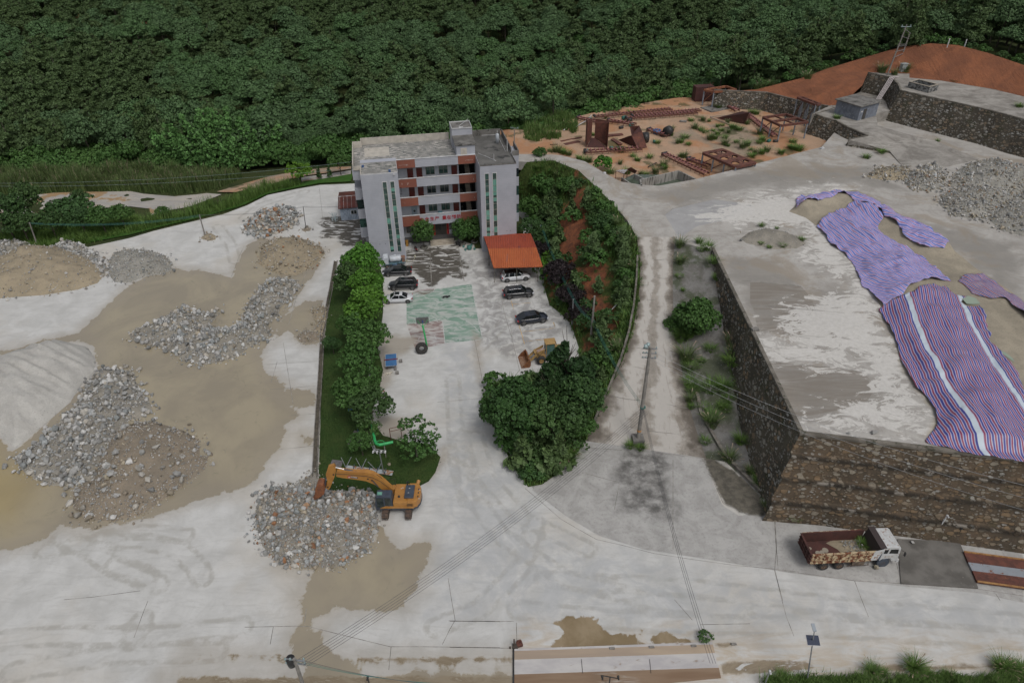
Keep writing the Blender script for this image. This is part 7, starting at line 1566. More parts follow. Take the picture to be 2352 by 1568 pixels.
M_EXY=mat('excavator_yellow',(.42,.20,.045),(.35,.16,.038),1.5,.45,spot=(.2,.11,.05),sscale=3,sthr=.68,coat=.2);M_EXG=mat('excavator_slate',(.055,.07,.095),(.04,.05,.07),2,.45);M_TRK=mat('rusty_track',(.115,.075,.055),(.05,.04,.035),4,.9,bump=.02);M_BKT=mat('rusty_bucket',(.27,.10,.04),(.16,.065,.035),2,.75,bump=.01)
ex=empty('excavator',(-12.0,50.8,0),0,'orange tracked excavator digging in the nearest rock heap','excavator')
def L_(p):return Vector(p)-Vector((-12.0,50.8,0))
for x in (-1.55,.82):
 b=MB();b.prism([(-1.95,.42),(-1.75,.12),(-1.4,0),(1.7,0),(2.05,.15),(2.2,.45),(2.0,.8),(1.7,.88),(-1.5,.88),(-1.85,.75)],x-.0,x+.62,'x');o=b.build('track',M_TRK,ex)
 b=MB()
 for k in range(15):y=-1.6+k*.25;b.box((x+.31,y,.9),(.66,.07,.05));b.box((x+.31,y,-.005),(.66,.07,.03))
 for k in range(3):b.box((x+.31,-1.97+.06*k,.25+.2*k),(.66,.05,.05))
 b.build('track_shoe',M_TRK,o)
b=MB();b.box((-.05,.1,.55),(1.9,1.6,.5));b.lathe([(.7,.8),(.7,1.05),(0,1.05)],(-.05,.1,0),20);b.build('undercarriage',M_EXG,ex)
b=MB();b.prism([(-2.15,-1.3),(-2.15,1.35),(1.75,1.35),(2.2,1.15),(2.42,.6),(2.45,0),(2.38,-.6),(2.1,-1.15),(1.75,-1.3)],1.02,1.22,'z');b.build('deck',M_EXG,ex)
b=MB();b.prism([(-.35,-1.28),(-.35,1.32),(1.1,1.32),(1.1,-1.28)],1.22,2.02,'z');b.prism([(1.1,-1.28),(1.1,1.32),(1.75,1.32),(2.18,1.12),(2.38,.6),(2.41,0),(2.34,-.6),(2.08,-1.12),(1.75,-1.28)],1.22,2.12,'z');b.box((-.75,.95,1.6),(.8,.65,.76));b.build('body',M_EXY,ex,bevel=.05)
b=MB();b.box((1.25,.05,2.2),(.95,1.75,.2));b.build('engine_hood',M_EXG,ex,bevel=.04)
b=MB();
for k in range(3):b.box((2.15,-.55+k*.5,2.13),(.12,.22,.02))
for k in range(9):b.box((1.05+(k%3)*.1,.55+(k//3)*.12,2.305),(.05,.06,.01));b.box((1.0+(k%5)*.11,-.6+(k//5)*.1,2.305),(.07,.04,.01))
b.box((1.35,-1.30,1.75),(.6,.03,.09));b.box((1.35,-1.30,1.55),(.6,.03,.09));b.build('vent',M_BLACKM,ex)
b=MB()
for x,y in ((1.2,.42),(1.15,-.2),(.45,.75),(.3,.65),(2.25,.35),(2.3,-.85)):b.box((x,y,2.32 if .8<x<1.7 else 2.13 if x>1.8 else 2.03),(.14,.06,.01))
b.build('warning_label',mat('label_white',(.6,.6,.6),None,rough=.5),ex)
b=MB();b.lathe([(.12,2.02),(.12,2.15),(0,2.15)],(.2,-.5,0),12);b.tube((.9,1.0,2.0),(.9,1.0,2.65),.06);b.box((.98,1.0,2.62),(.2,.12,.12));b.build('exhaust',M_BLACKM,ex)
b=MB();b.tube((1.9,1.35,1.9),(2.0,1.75,2.05),.17,.2,14,False);b.build('horn_cover',M_EXY,ex)
b=MB();b.prism([(-2.15,1.22),(-2.2,1.75),(-2.0,2.85),(-1.9,2.92),(-.55,2.92),(-.42,2.8),(-.38,1.22)],-1.3,-.32,'y');cab=b.build('cab',M_EXG,ex,bevel=.05)
b=MB();b.add([(-2.05,-1.315,1.35),(-1.28,-1.315,1.35),(-1.28,-1.315,2.72),(-1.93,-1.315,2.72)],[(0,1,2,3)]);b.add([(-1.15,-1.315,1.6),(-.52,-1.315,1.6),(-.56,-1.315,2.72),(-1.15,-1.315,2.72)],[(0,1,2,3)]);b.add([(-2.2,-1.2,1.6),(-2.2,-.42,1.6),(-2.035,-.42,2.75),(-2.035,-1.2,2.75)],[(0,3,2,1)]);b.build('window',M_GLASSD,cab)
b=MB();b.box((-1.65,-.85,2.935),(.5,.42,.02));b.build('roof_hatch',M_GLASSL,cab)
b=MB();b.prism([(-1.75,1.2),(-1.45,1.42),(-1.15,1.52),(1.75,1.52),(1.75,1.2)],-1.33,-1.30,'y');b.build('side_skirt',M_EXY,ex)
yb=51.0
def prof(pts,Y):return [((q:=gy(*Z(23,[p])[0],Y)).x+12.0,q.z)for p in pts]
b=MB();b.prism(prof([(462,445),(480,402),(800,432),(1060,440),(1180,465),(1290,530),(1400,615),(1560,760),(1480,860),(1330,745),(1200,665),(1050,605),(900,582),(600,545),(470,518)],yb-.24),yb-.24-50.8,yb+.24-50.8,'y');boom=b.build('boom',M_EXY,ex)
b=MB();b.prism(prof([(308,325),(418,298),(440,335),(462,410),(432,520),(345,740),(312,775),(266,745),(292,600),(258,480)],yb-.17),yb-.17-50.8,yb+.17-50.8,'y');arm=b.build('arm',M_EXY,ex)
b=MB();pr=prof([(30,975),(55,760),(85,690),(130,672),(200,690),(245,770),(225,860),(130,935)],yb-.5);b.prism(pr,yb-.5-50.8,yb+.45-50.8,'y');
for k in range(4):b.box((pr[0][0]-.05,-.25+k*.27+.1,pr[0][1]-.05),(.16,.08,.2))
b.build('bucket',M_BKT,ex)
def pp_(x,y,Y=yb):q=gy(*Z(23,[(x,y)])[0],Y);return Vector((q.x+12.0,Y-50.8,q.z))
b=MB();b.tube(pp_(620,372),pp_(960,440),.085);b.tube(pp_(270,520,yb-.1),pp_(245,690,yb-.1),.06);b.tube(pp_(1185,600,yb-.3),pp_(1290,720,yb-.3),.05,.05);b.tube(pp_(960,440),pp_(1000,450),.12);b.build('hydraulic_cylinder',M_EXG,ex)
b=MB();b.tube(pp_(430,330),pp_(620,372),.045);b.tube(pp_(245,690,yb-.1),pp_(260,760,yb-.1),.035);b.build('piston_rod',M_CHR,ex)
b=MB();b.path([pp_(*q,yb-.27)for q in ((440,462),(640,470),(860,492),(1060,512),(1180,540),(1330,610),(1500,740))],.022,5)
for dy in (.0,.08,.16):b.path([pp_(q[0],q[1],yb-.05+dy)for q in ((990,430),(1150,450),(1260,480),(1340,530),(1400,600),(1500,690))],.028,5)
b.build('hydraulic_hose',M_BLACKM,ex)
b=MB()
for x,y in ((1085,563),(1165,590),(410,480),(300,720)):q=pp_(x,y,yb-.26 if x>450 else yb-.2);b.lathe([(.0,-.02),(.09,-.02),(.09,.02),(0,.02)],q,12,'y')
b.build('pivot_pin',M_BLACKM,ex)
b=MB()
for pts in ([(-1.0,1.35,1.9),(-1.0,1.35,2.7),(-.4,1.35,2.75),(-.4,1.35,2.0)],[(-1.4,1.4,1.7),(-1.2,1.4,2.6),(-1.0,1.35,2.2)],[(-.7,1.0,2.0),(-.7,1.0,2.4),(-.3,1.0,2.4),(-.3,1.0,2.0)]):b.path(pts,.022,5)
b.build('handrail',M_BLACKM,ex)
def lettering(txt,size,m,parent,loc,rot,name='lettering',ext=.006,sx=1.0,shear=0.0):
 cu=bpy.data.curves.new(name,'FONT');cu.body=txt;cu.size=size;cu.extrude=ext;cu.offset=.006*size;cu.align_x='CENTER';cu.align_y='CENTER';cu.shear=shear
 t=bpy.data.objects.new('tmp',cu);link(t);bpy.context.view_layer.update();me=bpy.data.meshes.new_from_object(t);bpy.data.objects.remove(t);me.materials.clear();me.materials.append(m)
 o=bpy.data.objects.new(name,me);link(o,parent);o.location=loc;o.rotation_euler=rot;o.scale=(sx,1,1);return o
q0,q1=pp_(675,512,yb-.25),pp_(895,545,yb-.25);ang=-math.atan2(q1.z-q0.z,q1.x-q0.x)
b=MB();b.M=Matrix.Translation((q0+q1)/2)@Matrix.Rotation(ang,4,'Y');hl=(q1-q0).length/2;b.add([(-hl,0,-.11),(hl-.08,0,-.11),(hl,0,.11),(-hl+.1,0,.11)],[(0,1,2,3)]);b.build('logo_plate',mat('logo_navy',(.03,.04,.07),None,rough=.4),boom)
b=MB();b.M=Matrix.Translation((q0+q1)/2+Vector((0,-.006,0)))@Matrix.Rotation(ang,4,'Y');b.add([(-hl,0,-.11),(-hl+.33,0,-.11),(-hl+.4,0,.11),(-hl+.1,0,.11)],[(0,1,2,3)]);b.build('logo_emblem',mat('logo_red',(.45,.08,.07),None,rough=.4),boom)
LW=mat('logo_white',(.7,.7,.7),None,rough=.4);lettering('XCMG',.19,LW,boom,(q0+q1)/2+Vector((.12,-.012,0)),(PI/2,ang,0),sx=1.15)
b=MB();b.M=Matrix.Translation((q0+q1)/2+Vector((-hl+.22,-.012,.0)))@Matrix.Rotation(ang,4,'Y')
for c,d in (((-.06,0,0),(.02,.004,.14)),((.06,0,0),(.02,.004,.14)),((0,0,.06),(.14,.004,.02)),((0,0,-.06),(.14,.004,.02)),((0,0,0),(.06,.004,.06))):b.box(c,d)
b.build('logo_mark',LW,boom)
r0,r1=g(*Z(12,[(515,600)])[0]),g(*Z(12,[(1020,572)])[0]);d=(r1-r0).normalized();ta=math.atan2(d.y,d.x)
dt=empty('dump_truck',r0+Vector((-d.y,d.x,0))*1.2,ta,'rusty dump truck with white cab parked below the stepped stone wall','dump truck')
M_RIN=mat('rusty_box_inside',(.085,.032,.026),(.055,.024,.02),1.2,.85,bump=.01);M_ROUT=mat('flaking_cream_paint',(.48,.39,.25),(.40,.30,.18),2,.7,spot=(.16,.062,.03),sscale=2.2,sthr=.50,bump=.01);M_CABW=mat('scuffed_cab_white',(.55,.56,.56),(.48,.48,.47),2,.5,spot=(.24,.12,.06),sscale=2.6,sthr=.60)
wdt=1.25
b=MB();b.span(-1.55,4.55,-wdt,wdt,1.2,1.3);bf=b.build('box_floor',M_RIN,dt)
b=MB()
for x,y,s in ((-.9,.4,.18),(-.3,-.2,.3),(.1,-.1,.22),(.5,.1,.3),(-.2,-.8,.2),(.4,-.75,.22),(.9,-.8,.25),(-1.2,.1,.3)):b.lathe([(s,1.304),(s*.6,1.306),(0,1.306)],(x,y,0),9)
b.build('standing_water',mat('brown_water',(.32,.28,.22),None,rough=.1),bf)
for s in (-1,1):
 b=MB();b.span(-1.6,4.55,s*wdt-.05,s*wdt+.05,1.2,2.55);side_=b.build('box_side',[M_ROUT if s<0 else M_RIN],dt)
 b=MB()
 for k in range(7):b.box((-1.2+k*.82,s*(wdt+.09),1.85),(.12,.1,1.2))
 for z in (1.3,1.72,2.12,2.5):b.bar((-1.55,s*(wdt+.08),z),(4.3,s*(wdt+.08),z),.08,.07)
 b.build('side_rib',M_ROUT,side_)
 b=MB();b.span(-1.55,4.5,s*(wdt-.06)-.01,s*(wdt-.06)+.01,1.3,2.5);b.build('inner_lining',M_RIN,side_)
b=MB();b.add([(4.25,-wdt-.06,1.25),(4.9,-wdt-.06,1.25),(5.25,-wdt-.06,2.85),(4.35,-wdt-.06,2.6)],[(0,1,2,3)]);b.build('white_corner_plate',M_CABW,dt)
b=MB();b.box((-1.62,0,1.85),(.1,2.6,1.3));tg=b.build('tailgate',M_RIN,dt)
b=MB()
for k in range(5):b.box((-1.72,-1.1+k*.55,1.85),(.1,.1,1.25))
for z in (1.3,1.7,2.1,2.5):b.bar((-1.71,-1.3,z),(-1.71,1.3,z),.1,.07)
b.build('tailgate_rib',M_RIN,tg)
b=MB();b.add([(4.5,-wdt,1.25),(4.5,wdt,1.25),(4.9,wdt,2.95),(4.9,-wdt,2.95)],[(0,1,2,3)]);b.add([(4.6,-wdt,1.25),(4.6,wdt,1.25),(5.0,wdt,2.95),(5.0,-wdt,2.95)],[(3,2,1,0)]);b.box((5.1,0,2.93),(.62,2.6,.07));b.build('headboard',mat('brown_visor',(.055,.042,.04),None,rough=.5),dt)
ld=empty('rubble_load',dt.matrix_basis@Vector((2.9,0,1.3)),ta,'leftover rubble and silt in the dump truck box','rubble')
ld.location=Matrix.Translation(dt.location)@Matrix.Rotation(ta,4,'Z')@Vector((2.9,0,1.3))
bm_=[Vector(p)for p in [(-2.0,.9,0),(-1.2,.1,0),(-.9,-.7,0),(-.4,-1.15,0),(1.5,-1.15,0),(1.6,1.15,0),(-.2,1.15,0),(-1.4,1.15,0)]]
o,_=surface('silt',bm_,S_TAN,.2,znoise=.05,zfun=lambda W,z:.02+.32*(1-np.exp(-np.maximum(sdf(W,bm_),0)*1.2)),parent=ld)
rk=np.column_stack([rng.uniform(-.6,1.3,170),rng.uniform(-1.0,.9,170),np.full(170,.25)]);me=rocks_mesh('rubble',rk,rng.uniform(.04,.12,170),pick_cols(170,{'bluegrey':3,'grey':2}));o=bpy.data.objects.new('rubble',me);link(o,ld);o['kind']='stuff'
o=bpy.data.objects.new('grass_tussock',K_TUS[0].crown);link(o);o.location=Matrix.Translation(dt.location)@Matrix.Rotation(ta,4,'Z')@Vector((4.1,.4,1.5));o.scale=(.5,.9,.5);tag(o,'weeds growing inside the front of the dump truck box','weeds')
b=MB();b.bar((-1.5,-.42,.95),(6.2,-.42,.95),.1,.28);b.bar((-1.5,.42,.95),(6.2,.42,.95),.1,.28);b.box((4.7,0,.9),(.5,1.6,.7));b.build('chassis',M_TRK,dt)
b=MB();b.box((3.3,-.95,.75),(1.2,.5,.55));b.box((3.3,.95,.75),(1.2,.5,.55));b.build('fuel_tank',mat('dusty_tank',(.16,.12,.085),(.08,.06,.045),3,.8),dt)
b=MB();b.bar((2.2,-1.2,.45),(4.4,-1.2,.45),.05);b.bar((2.5,-1.2,.45),(2.5,-1.1,1.0),.04);b.bar((4.3,-1.2,.45),(4.3,-1.1,1.0),.04);b.build('side_guard',M_TRK,dt)
b=MB();b.prism([(5.3,.85),(5.3,2.78),(5.5,2.88),(6.7,2.84),(6.95,2.62),(7.05,1.9),(7.1,.75),(6.5,.75),(6.35,1.15),(5.55,1.15)],-1.15,1.15,'y');cb=b.build('cab',M_CABW,dt,bevel=.05)
b=MB()
for s in (-1,1):b.add([(5.95,s*1.16,1.95),(6.85,s*1.16,1.85),(6.75,s*1.16,2.5),(6.0,s*1.16,2.52)],[(0,1,2,3)]);b.add([(5.42,s*1.16,1.95),(5.8,s*1.16,1.95),(5.8,s*1.16,2.5),(5.42,s*1.16,2.5)],[(0,1,2,3)])
b.add([(7.06,-1.0,1.9),(7.06,1.0,1.9),(6.965,1.0,2.55),(6.965,-1.0,2.55)],[(0,1,2,3)]);b.build('window',M_CGL,cb)
b=MB()
for k in range(6):b.box((6.0,-.95+k*.38,2.9),(1.1,.07,.035))
b.build('roof_rib',M_CABW,cb)
b=MB();b.box((5.1,-.95,1.9),(.28,.5,1.6));b.build('air_intake',M_EXG,dt)
b=MB();b.box((7.15,0,.75),(.25,2.3,.35));b.build('bumper',M_CABW,dt)
for s in (-1,1):
 b=MB();b.bar((7.0,s*1.2,2.4),(7.3,s*1.45,2.35),.03);b.box((7.3,s*1.45,2.1),(.08,.2,.45));b.build('mirror',M_BLACKM,dt)
 b=MB();b.lathe([(.56,-.15),(.60,-.15),(.60,.15),(.56,.15)],(0,0,0),20,'y');o=b.build('mudguard',M_EXG,dt);o.location=(r1-r0).length,s*1.02,.52
 for x in (0,1.5):wheel(dt,(x,s*.98,.48),.48,.5,s,None,mat('rusty_rim',(.15,.1,.07),(.08,.055,.04),5,.8),6,.58)
 wheel(dt,((r1-r0).length,s*1.02,.48),.48,.28,s,None,mat('rusty_rim',(.15,.1,.07),None,rough=.8),6,.58)
M_LDY=mat('loader_yellow',(.40,.26,.10),(.34,.21,.08),2,.6,spot=(.14,.07,.035),sscale=2.4,sthr=.62);M_LDR=mat('rusty_loader_bucket',(.24,.095,.035),(.15,.06,.03),2.5,.8,spot=(.36,.2,.09),sscale=3,sthr=.64)
wl0=g(*Z(24,[(1110,1255)])[0]);la=math.radians(190);lo=empty('wheel_loader',wl0+Vector((.15,.85,0)),la,'yellow wheel loader with rusty bucket half hidden behind the dark pine','wheel loader')
for x in (0,-2.6):
 for s in (-1,1):wheel(lo,(x,s*.85,.62),.62,.5,s,None,M_LDY,0,.5)
b=MB();b.box((-.1,0,.85),(1.2,.9,.6));b.box((-2.4,0,1.0),(2.3,1.0,.8));b.build('frame',M_LDY,lo);b=MB();b.box((-2.9,0,1.6),(1.7,1.1,.8));b.build('engine_hood',M_LDY,lo,bevel=.06)
b=MB();b.box((-1.35,0,2.1),(1.2,1.2,1.6),taper=.9);c_=b.build('cab',mat('loader_cab_green',(.09,.17,.15),(.05,.09,.08),1,.3),lo);b=MB();b.box((-1.35,0,2.96),(1.5,1.35,.12));b.build('roof',M_LDY,c_,bevel=.03)
b=MB()
for s in (-1,1):
 for xx in (-.76,-1.94):b.bar((xx,s*.6,1.3),(xx*.97,s*.56,2.95),.07)
b.build('cab_pillar',M_LDY,c_)
arms=MB()
for s in (-.5,.5):arms.prism([(-.55,1.85),(-.55,2.15),(.6,1.55),(1.35,.75),(1.75,.45),(1.75,.25),(1.3,.45),(.45,1.25)],s-.06,s+.06,'y')
ar=arms.build('lift_arm',M_LDY,lo)
lettering('SDLG',.3,M_BLACKM,ar,(.35,.575,1.42),(PI/2,math.radians(42),PI),ext=.004)
b=MB();b.box((.55,0,1.35),(.3,.8,.7),ry=.5);b.bar((.9,0,1.3),(1.6,0,.75),.14);b.bar((1.3,0,.55),(1.75,0,.55),.1);b.build('linkage',M_LDY,lo)
b=MB();b.tube((-.6,.15,1.95),(.45,.15,1.6),.09);b.tube((-.6,-.15,1.95),(.45,-.15,1.6),.06);b.build('tilt_cylinder',mat('pinkish_cylinder',(.45,.32,.26),None,rough=.5),lo)
wv=[(1.75,.02),(2.75,.0),(2.78,.05),(1.85,.1),(1.62,.3),(1.58,.75),(1.78,1.15),(1.72,1.17),(1.5,.8),(1.52,.25)]
b=MB();b.prism(wv,-1.3,1.3,'y')
for s in (-1.3,1.3):b.prism([(1.7,.02),(2.75,.02),(2.35,.6),(1.75,1.15),(1.55,.75),(1.55,.28)],s-.03,s+.03,'y')
bk=b.build('bucket',M_LDR,lo)
b=MB()
for k in range(16):b.box((2.25,-1.15+k*.153,.085),(.95,.035,.03))
b.build('wear_bar',mat('pale_steel_bar',(.40,.33,.26),(.3,.2,.13),3,.6),bk)
tw0,tw1=g(*Z(25,[(620,532)])[0]),g(*Z(25,[(275,570)])[0]);d=(tw1-tw0).normalized();tt_=empty('tank_truck',tw0+Vector((d.y,-d.x,0))*.8+d*0,math.atan2(d.y,d.x),'small rust-stained white tank truck against the left tower','tank truck')
M_TKW=mat('tank_white',(.56,.60,.64),(.48,.50,.52),1.5,.5,spot=(.34,.17,.08),sscale=2.0,sthr=.66)
b=MB();b.prism([(-.9,.75),(.9*1+.9,.75),(1.8,1.6),(1.5,1.75),(-.1,1.75),(-.4,1.6),(-.4,.75)],-.7,.7,'y')if False else b.lathe([(0,-.3),(.5,-.3),(.55,-.2),(.55,1.4),(.5,1.5),(0,1.5)],(.1,0,1.3),16,'x');tk=b.build('tank',M_TKW,tt_)
b=MB();b.lathe([(.2,0),(.2,.12),(0,.12)],(.75,0,1.83),12);b.bar((-.1,.2,1.87),(1.4,.2,1.87),.1,.03);b.build('manhole',M_TKW,tk)
b=MB();b.span(-.9,2.9,-.75,.75,.62,.74);b.build('bed',mat('faded_teal',(.12,.2,.23),(.06,.1,.12),2,.6),tt_);b=MB();b.box((-.6,0,1.1),(.45,1.0,.75));b.box((-.6,0,1.5),(.6,.8,.05));b.build('pump',mat('rusty_pump',(.30,.13,.07),(.12,.1,.09),5,.7),tt_)
b=MB();b.prism([(1.85,.7),(1.85,1.85),(2.0,1.95),(2.6,1.92),(2.85,1.5),(2.95,.7)],-.72,.72,'y');b.build('cab',M_TKW,tt_,bevel=.05)
b=MB();b.box((.9,-.76,.5),(.7,.1,.3));b.box((.9,.76,.5),(.7,.1,.3));b.build('side_box',mat('box_blue',(.10,.18,.32),None,rough=.5),tt_)
for x in (0,.75,2.35):
 for s in (-1,1):wheel(tt_,(x*.93,s*.66,.31),.31,.2,s,None,mat('dusty_rim',(.2,.16,.13),None,rough=.8),5)
def moto(k,x,y,rz,c,lb):
 e=empty('motorbike',g(*Z(k,[(x,y)])[0]),rz,lb,'motorbike')
 for xx in (-.55,.55):
  b=MB();b.lathe([(.2,-.04),(.27,-.04),(.27,.04),(.2,.04)],(0,0,0),16,'y');o=b.build('wheel',M_TYRE,e);o.location=(xx,0,.27)
 b=MB();b.bar((-.5,0,.5),(.35,0,.55),.16,.2);b.box((-.05,0,.4),(.4,.22,.3));b.box((-.6,0,.55),(.4,.16,.08),ry=.3);b.build('body',mat('bike_paint',c,None,rough=.4),e)
 b=MB();b.box((-.2,0,.72),(.7,.24,.1));b.build('seat',M_BLACKM,e);b=MB();b.bar((.55,0,.3),(.35,0,.95),.05);b.bar((.35,-.3,.98),(.35,.3,.98),.035);b.build('handlebar',M_BLACKM,e)
 b=MB();b.box((.48,0,.85),(.1,.16,.14));b.build('headlight',M_HEAD,e);b=MB();b.bar((.3,-.25,1.0),(.26,-.3,1.15),.02);b.box((.25,-.32,1.17),(.02,.12,.08));b.bar((.3,.25,1.0),(.26,.3,1.15),.02);b.box((.25,.32,1.17),(.02,.12,.08));b.build('mirror',M_CHR,e)
moto(19,335,800,2.0,(.30,.02,.02),'red and black motorbike left of the entrance');moto(19,1215,690,2.2,(.05,.05,.055),'dark motorbike with pale headlamp beside the right end of the steps')
def P(k,x,y,z=0.0):q=Z(k,[(x,y)])[0]if k else (x,y);return g(q[0],q[1],z)
M_POLE=mat('pole_concrete',(.27,.25,.225),(.17,.16,.145),1.2,.85);M_STEEL=mat('galvanised_steel',(.33,.34,.35),(.22,.23,.24),3,.5,metal=.4);M_GRN=mat('bright_green_paint',(.04,.40,.12),(.03,.30,.09),2,.45)
M_RUST=mat('rust_steel',(.15,.055,.038),(.085,.036,.028),1.6,.85,bump=.01,spot=(.26,.11,.05),sscale=2.5,sthr=.66);M_RUSTD=mat('dark_rust_plate',(.075,.026,.022),(.05,.02,.018),.8,.8);M_PINK=mat('pink_idler',(.34,.14,.14),(.20,.08,.08),5,.7)
M_WIREG=mat('green_cable',(.03,.14,.12),None,rough=.5);M_WIRE=mat('dark_cable',(.06,.06,.065),None,rough=.5);M_INS=mat('insulator',(.30,.38,.38),None,rough=.3)
def mesh1(name,b,m,loc,rz,label,cat,group=None,bevel=0):
 o=b.build(name,m,None,bevel);o.location=loc;o.rotation_euler.z=rz;return tag(o,label,cat,group)
def find_h(base,tx,ty):
 best=(1e9,3)
 for i in range(20,400):
  h=i*.05;p=base+Vector((0,0,h))-Vector((0,0,CAMH));q=(1176+FPX*p.dot(_r2)/p.dot(_f),784-FPX*p.dot(_u2)/p.dot(_f));e=abs(q[1]-ty)
  if e<best[0]:best=(e,h)
 return best[1]
POLE={}
def pole(key,base,tx,ty,r,label,cat='utility pole',arms=0,m=None,name='utility_pole'):
 h=find_h(base,tx,ty);top=g(tx,ty,base.z+h);lean=top-base;lean=Vector((lean.x*.8,lean.y*.8,h));e=empty(name,base,0,label,cat)
 b=MB();b.tube((0,0,-.2),lean,r,r*.7,12);b.build('shaft',m or M_POLE,e);POLE[key]=(base,lean)
 for k in range(arms):
  c=lean*(.985-.045*k);b=MB();b.bar(c+Vector((-.75,.1,0)),c+Vector((.75,-.1,0)),.09);b.build('cross_arm',M_STEEL,e)
  for x in (-.65,-.3,.65):b=MB();b.lathe([(.03,0),(.09,.05),(.05,.1),(.08,.16),(0,.2)],c+Vector((x,0,.03)),8);b.build('insulator',M_INS,e)
 return e
pole('y1',P(0,85,561),68.4,511,.14,'leaning concrete pole behind the tan sand heap',m=M_POLE);pole('y2',P(0,471,541),458,493,.13,'concrete pole standing in a small sand mound in the rock yard')
pole('y3',P(0,703,527),697,475,.07,'thin dark post near the blue shed',m=M_BLACKM)
pole('road',ramp_pt(1465,1012),1494,797,.24,'tall concrete power pole standing in the middle of the road fork',arms=3)
pole('a',P(21,695,1090),1316.9,686.8,.12,'shorter concrete pole beside the blackish purple shrubs',m=M_STEEL);pb_=g(1357.8,771,2.0);pole('b',pb_,1366,679.6,.17,'stout bare concrete pole on the red slope above the pine')
pole('c',P(21,393,320),1241,516.7,.09,'small pole at the corner of the orange carport',m=M_STEEL);pole('d',g(1181,346,8.8),1181.8,294,.1,'small pole with insulators behind the right tower of the office',arms=1)
pt_=g(676,1512,10);pole('n',Vector((pt_.x,pt_.y,0)),676,1512,.17,'pole with a black transformer can rising from the bottom edge',arms=2)
b=MB();c=Vector((pt_.x,pt_.y,0));e=[o for o in bpy.data.objects if o.get('label','').startswith('pole with a black transformer')][0];b.lathe([(.0,8.9),(.3,8.9),(.33,9.2),(.33,9.7),(.25,9.85),(0,9.9)],(-.4,.2,0),14);b.build('transformer_can',M_BLACKM,e)
b=MB();ld_=POLE['road'][1];c=ld_*.38;b.box(c+Vector((.25,0,0)),(.2,.2,.3));b.lathe([(.26,-.06),(.26,.06)],c,12);e=[o for o in bpy.data.objects if o.get('label','').startswith('tall concrete power pole')][0];b.build('junction_box',M_WIREG,e)
b=MB();b.lathe([(.25,ld_.z*.115),(.25,ld_.z*.13)],(ld_.x*.12,ld_.y*.12,0),12);b.build('warning_band',mat('orange_band',(.5,.22,.05),None,rough=.6),e);b=MB();b.box((0,0,.25),(1.3,1.3,.6));b.build('plinth',M_CONC,e)
b=MB();b.lathe([(0,0),(.2,0),(.2,.35),(0,.4)],ld_*.99+Vector((-.5,0,.05)),10);b.lathe([(0,0),(.2,0),(.2,.35),(0,.4)],ld_*.99+Vector((-.2,.3,.05)),10);b.build('surge_pot',M_INS,e)
hb1,hb2=g(2038,172,ZT),g(2064,150,ZT);hf=empty('pole_frame',hb1,0,'twin pole frame with cross bars standing at the corner of the top terrace','pole frame');d_=hb2-hb1
h1=find_h(hb1,2083,57);h2=find_h(hb2,2090,76);l1=(g(2083,57,ZT+h1)-hb1);l2=(g(2090,76,ZT+h2)-hb2)
for o_,l in ((Vector((0,0,0)),l1),(d_,l2)):b=MB();b.tube(o_,o_+l,.17,.12,10);b.build('shaft',M_POLE,hf)
for t in (.35,.47,.58,.62,.78,.93):b=MB();b.bar(l1*t+Vector((-.3,-.1,0)),d_+l2*min(t*1.05,.99)+Vector((.3,.1,0)),.1);b.build('cross_bar',M_STEEL,hf)
b=MB();b.box(l1*.96,(2.2,.12,.12))
for x in (-.9,0,.9):b.lathe([(.05,0),(.12,.1),(.05,.2),(.1,.3),(0,.35)],l1*.96+Vector((x,0,.06)),8)
b.build('insulator_arm',M_INS,hf)
b=MB();b.box((0,0,.9),(1.3,.9,1.8));b.box((.1,0,1.85),(1.5,1.1,.1));mesh1('transformer_cabinet',b,mat('cabinet_pale',(.36,.39,.38),(.25,.27,.26),2,.6),P(7,1190,470,ZT),.3,'pale transformer cabinet in the weeds beside the pole frame','cabinet',bevel=.03)
b=MB()
for k in range(4):b.bar(P(7,1095+k*12,512,ZT+.25),P(7,990+k*11,682,11.9+.3),.14,.1)
b.bar(P(7,1095,512,ZT+.25),P(7,1160,506,ZT+.2),.5,.12);o=b.build('conduit',mat('pale_conduit',(.50,.45,.44),(.38,.34,.33),3,.6));tag(o,'bundle of pale conduits running down the wall to the grey hut','conduits')
for (x,y,lb)in ((1548,262,'white marker post on the red hill crest'),(1680,270,'short pale marker post right of the white one on the crest')):b=MB();b.tube((0,0,-.5),(0,0,1.5),.12);mesh1('marker_post',b,M_TRIM,P(7,x,y,20.2),0,lb,'post')
def lamp_pole(base,h,label,heads=1,m=None,lean=(0,0),r=.06,name='camera_pole',cat='camera pole'):
 e=empty(name,base,0,label,cat);top=Vector((lean[0],lean[1],h));b=MB();b.tube((0,0,0),top,r,r*.8,8);b.build('shaft',m or M_STEEL,e)
 if heads>1:b=MB();b.bar(top+Vector((-.75,.2,-.1)),top+Vector((.75,-.1,-.1)),.06);b.build('cross_arm',m or M_STEEL,e)
 for k in range(heads):
  x=(k-(heads-1)/2)*(1.3/max(1,heads-1))if heads>1 else 0;b=MB();c=top+Vector((x,0,0));b.box(c+Vector((0,-.12,.02)),(.13,.32,.13),rx=-.4);b.lathe([(.1,0),(.1,.1),(0,.14)],c,10);b.build('camera',M_TRIM if m is not M_BLACKM else M_BLACKM,e)
 return e
lamp_pole(P(23,1400,480),find_h(P(23,1400,480),874,1036),'camera pole with a cross arm of white cameras on the lawn',4,lean=(-.1,0),r=.07)
lamp_pole(P(12,1462,325,.1),3.2,'white camera pole leaning at the foot of the stepped stone wall',1,M_TRIM,(.35,.1),.08);lamp_pole(P(12,1630,350,.1),1.9,'black lamp post at the corner of the dark concrete slab',1,M_BLACKM,(.15,.1),.10,'lamp_post','lamp post')
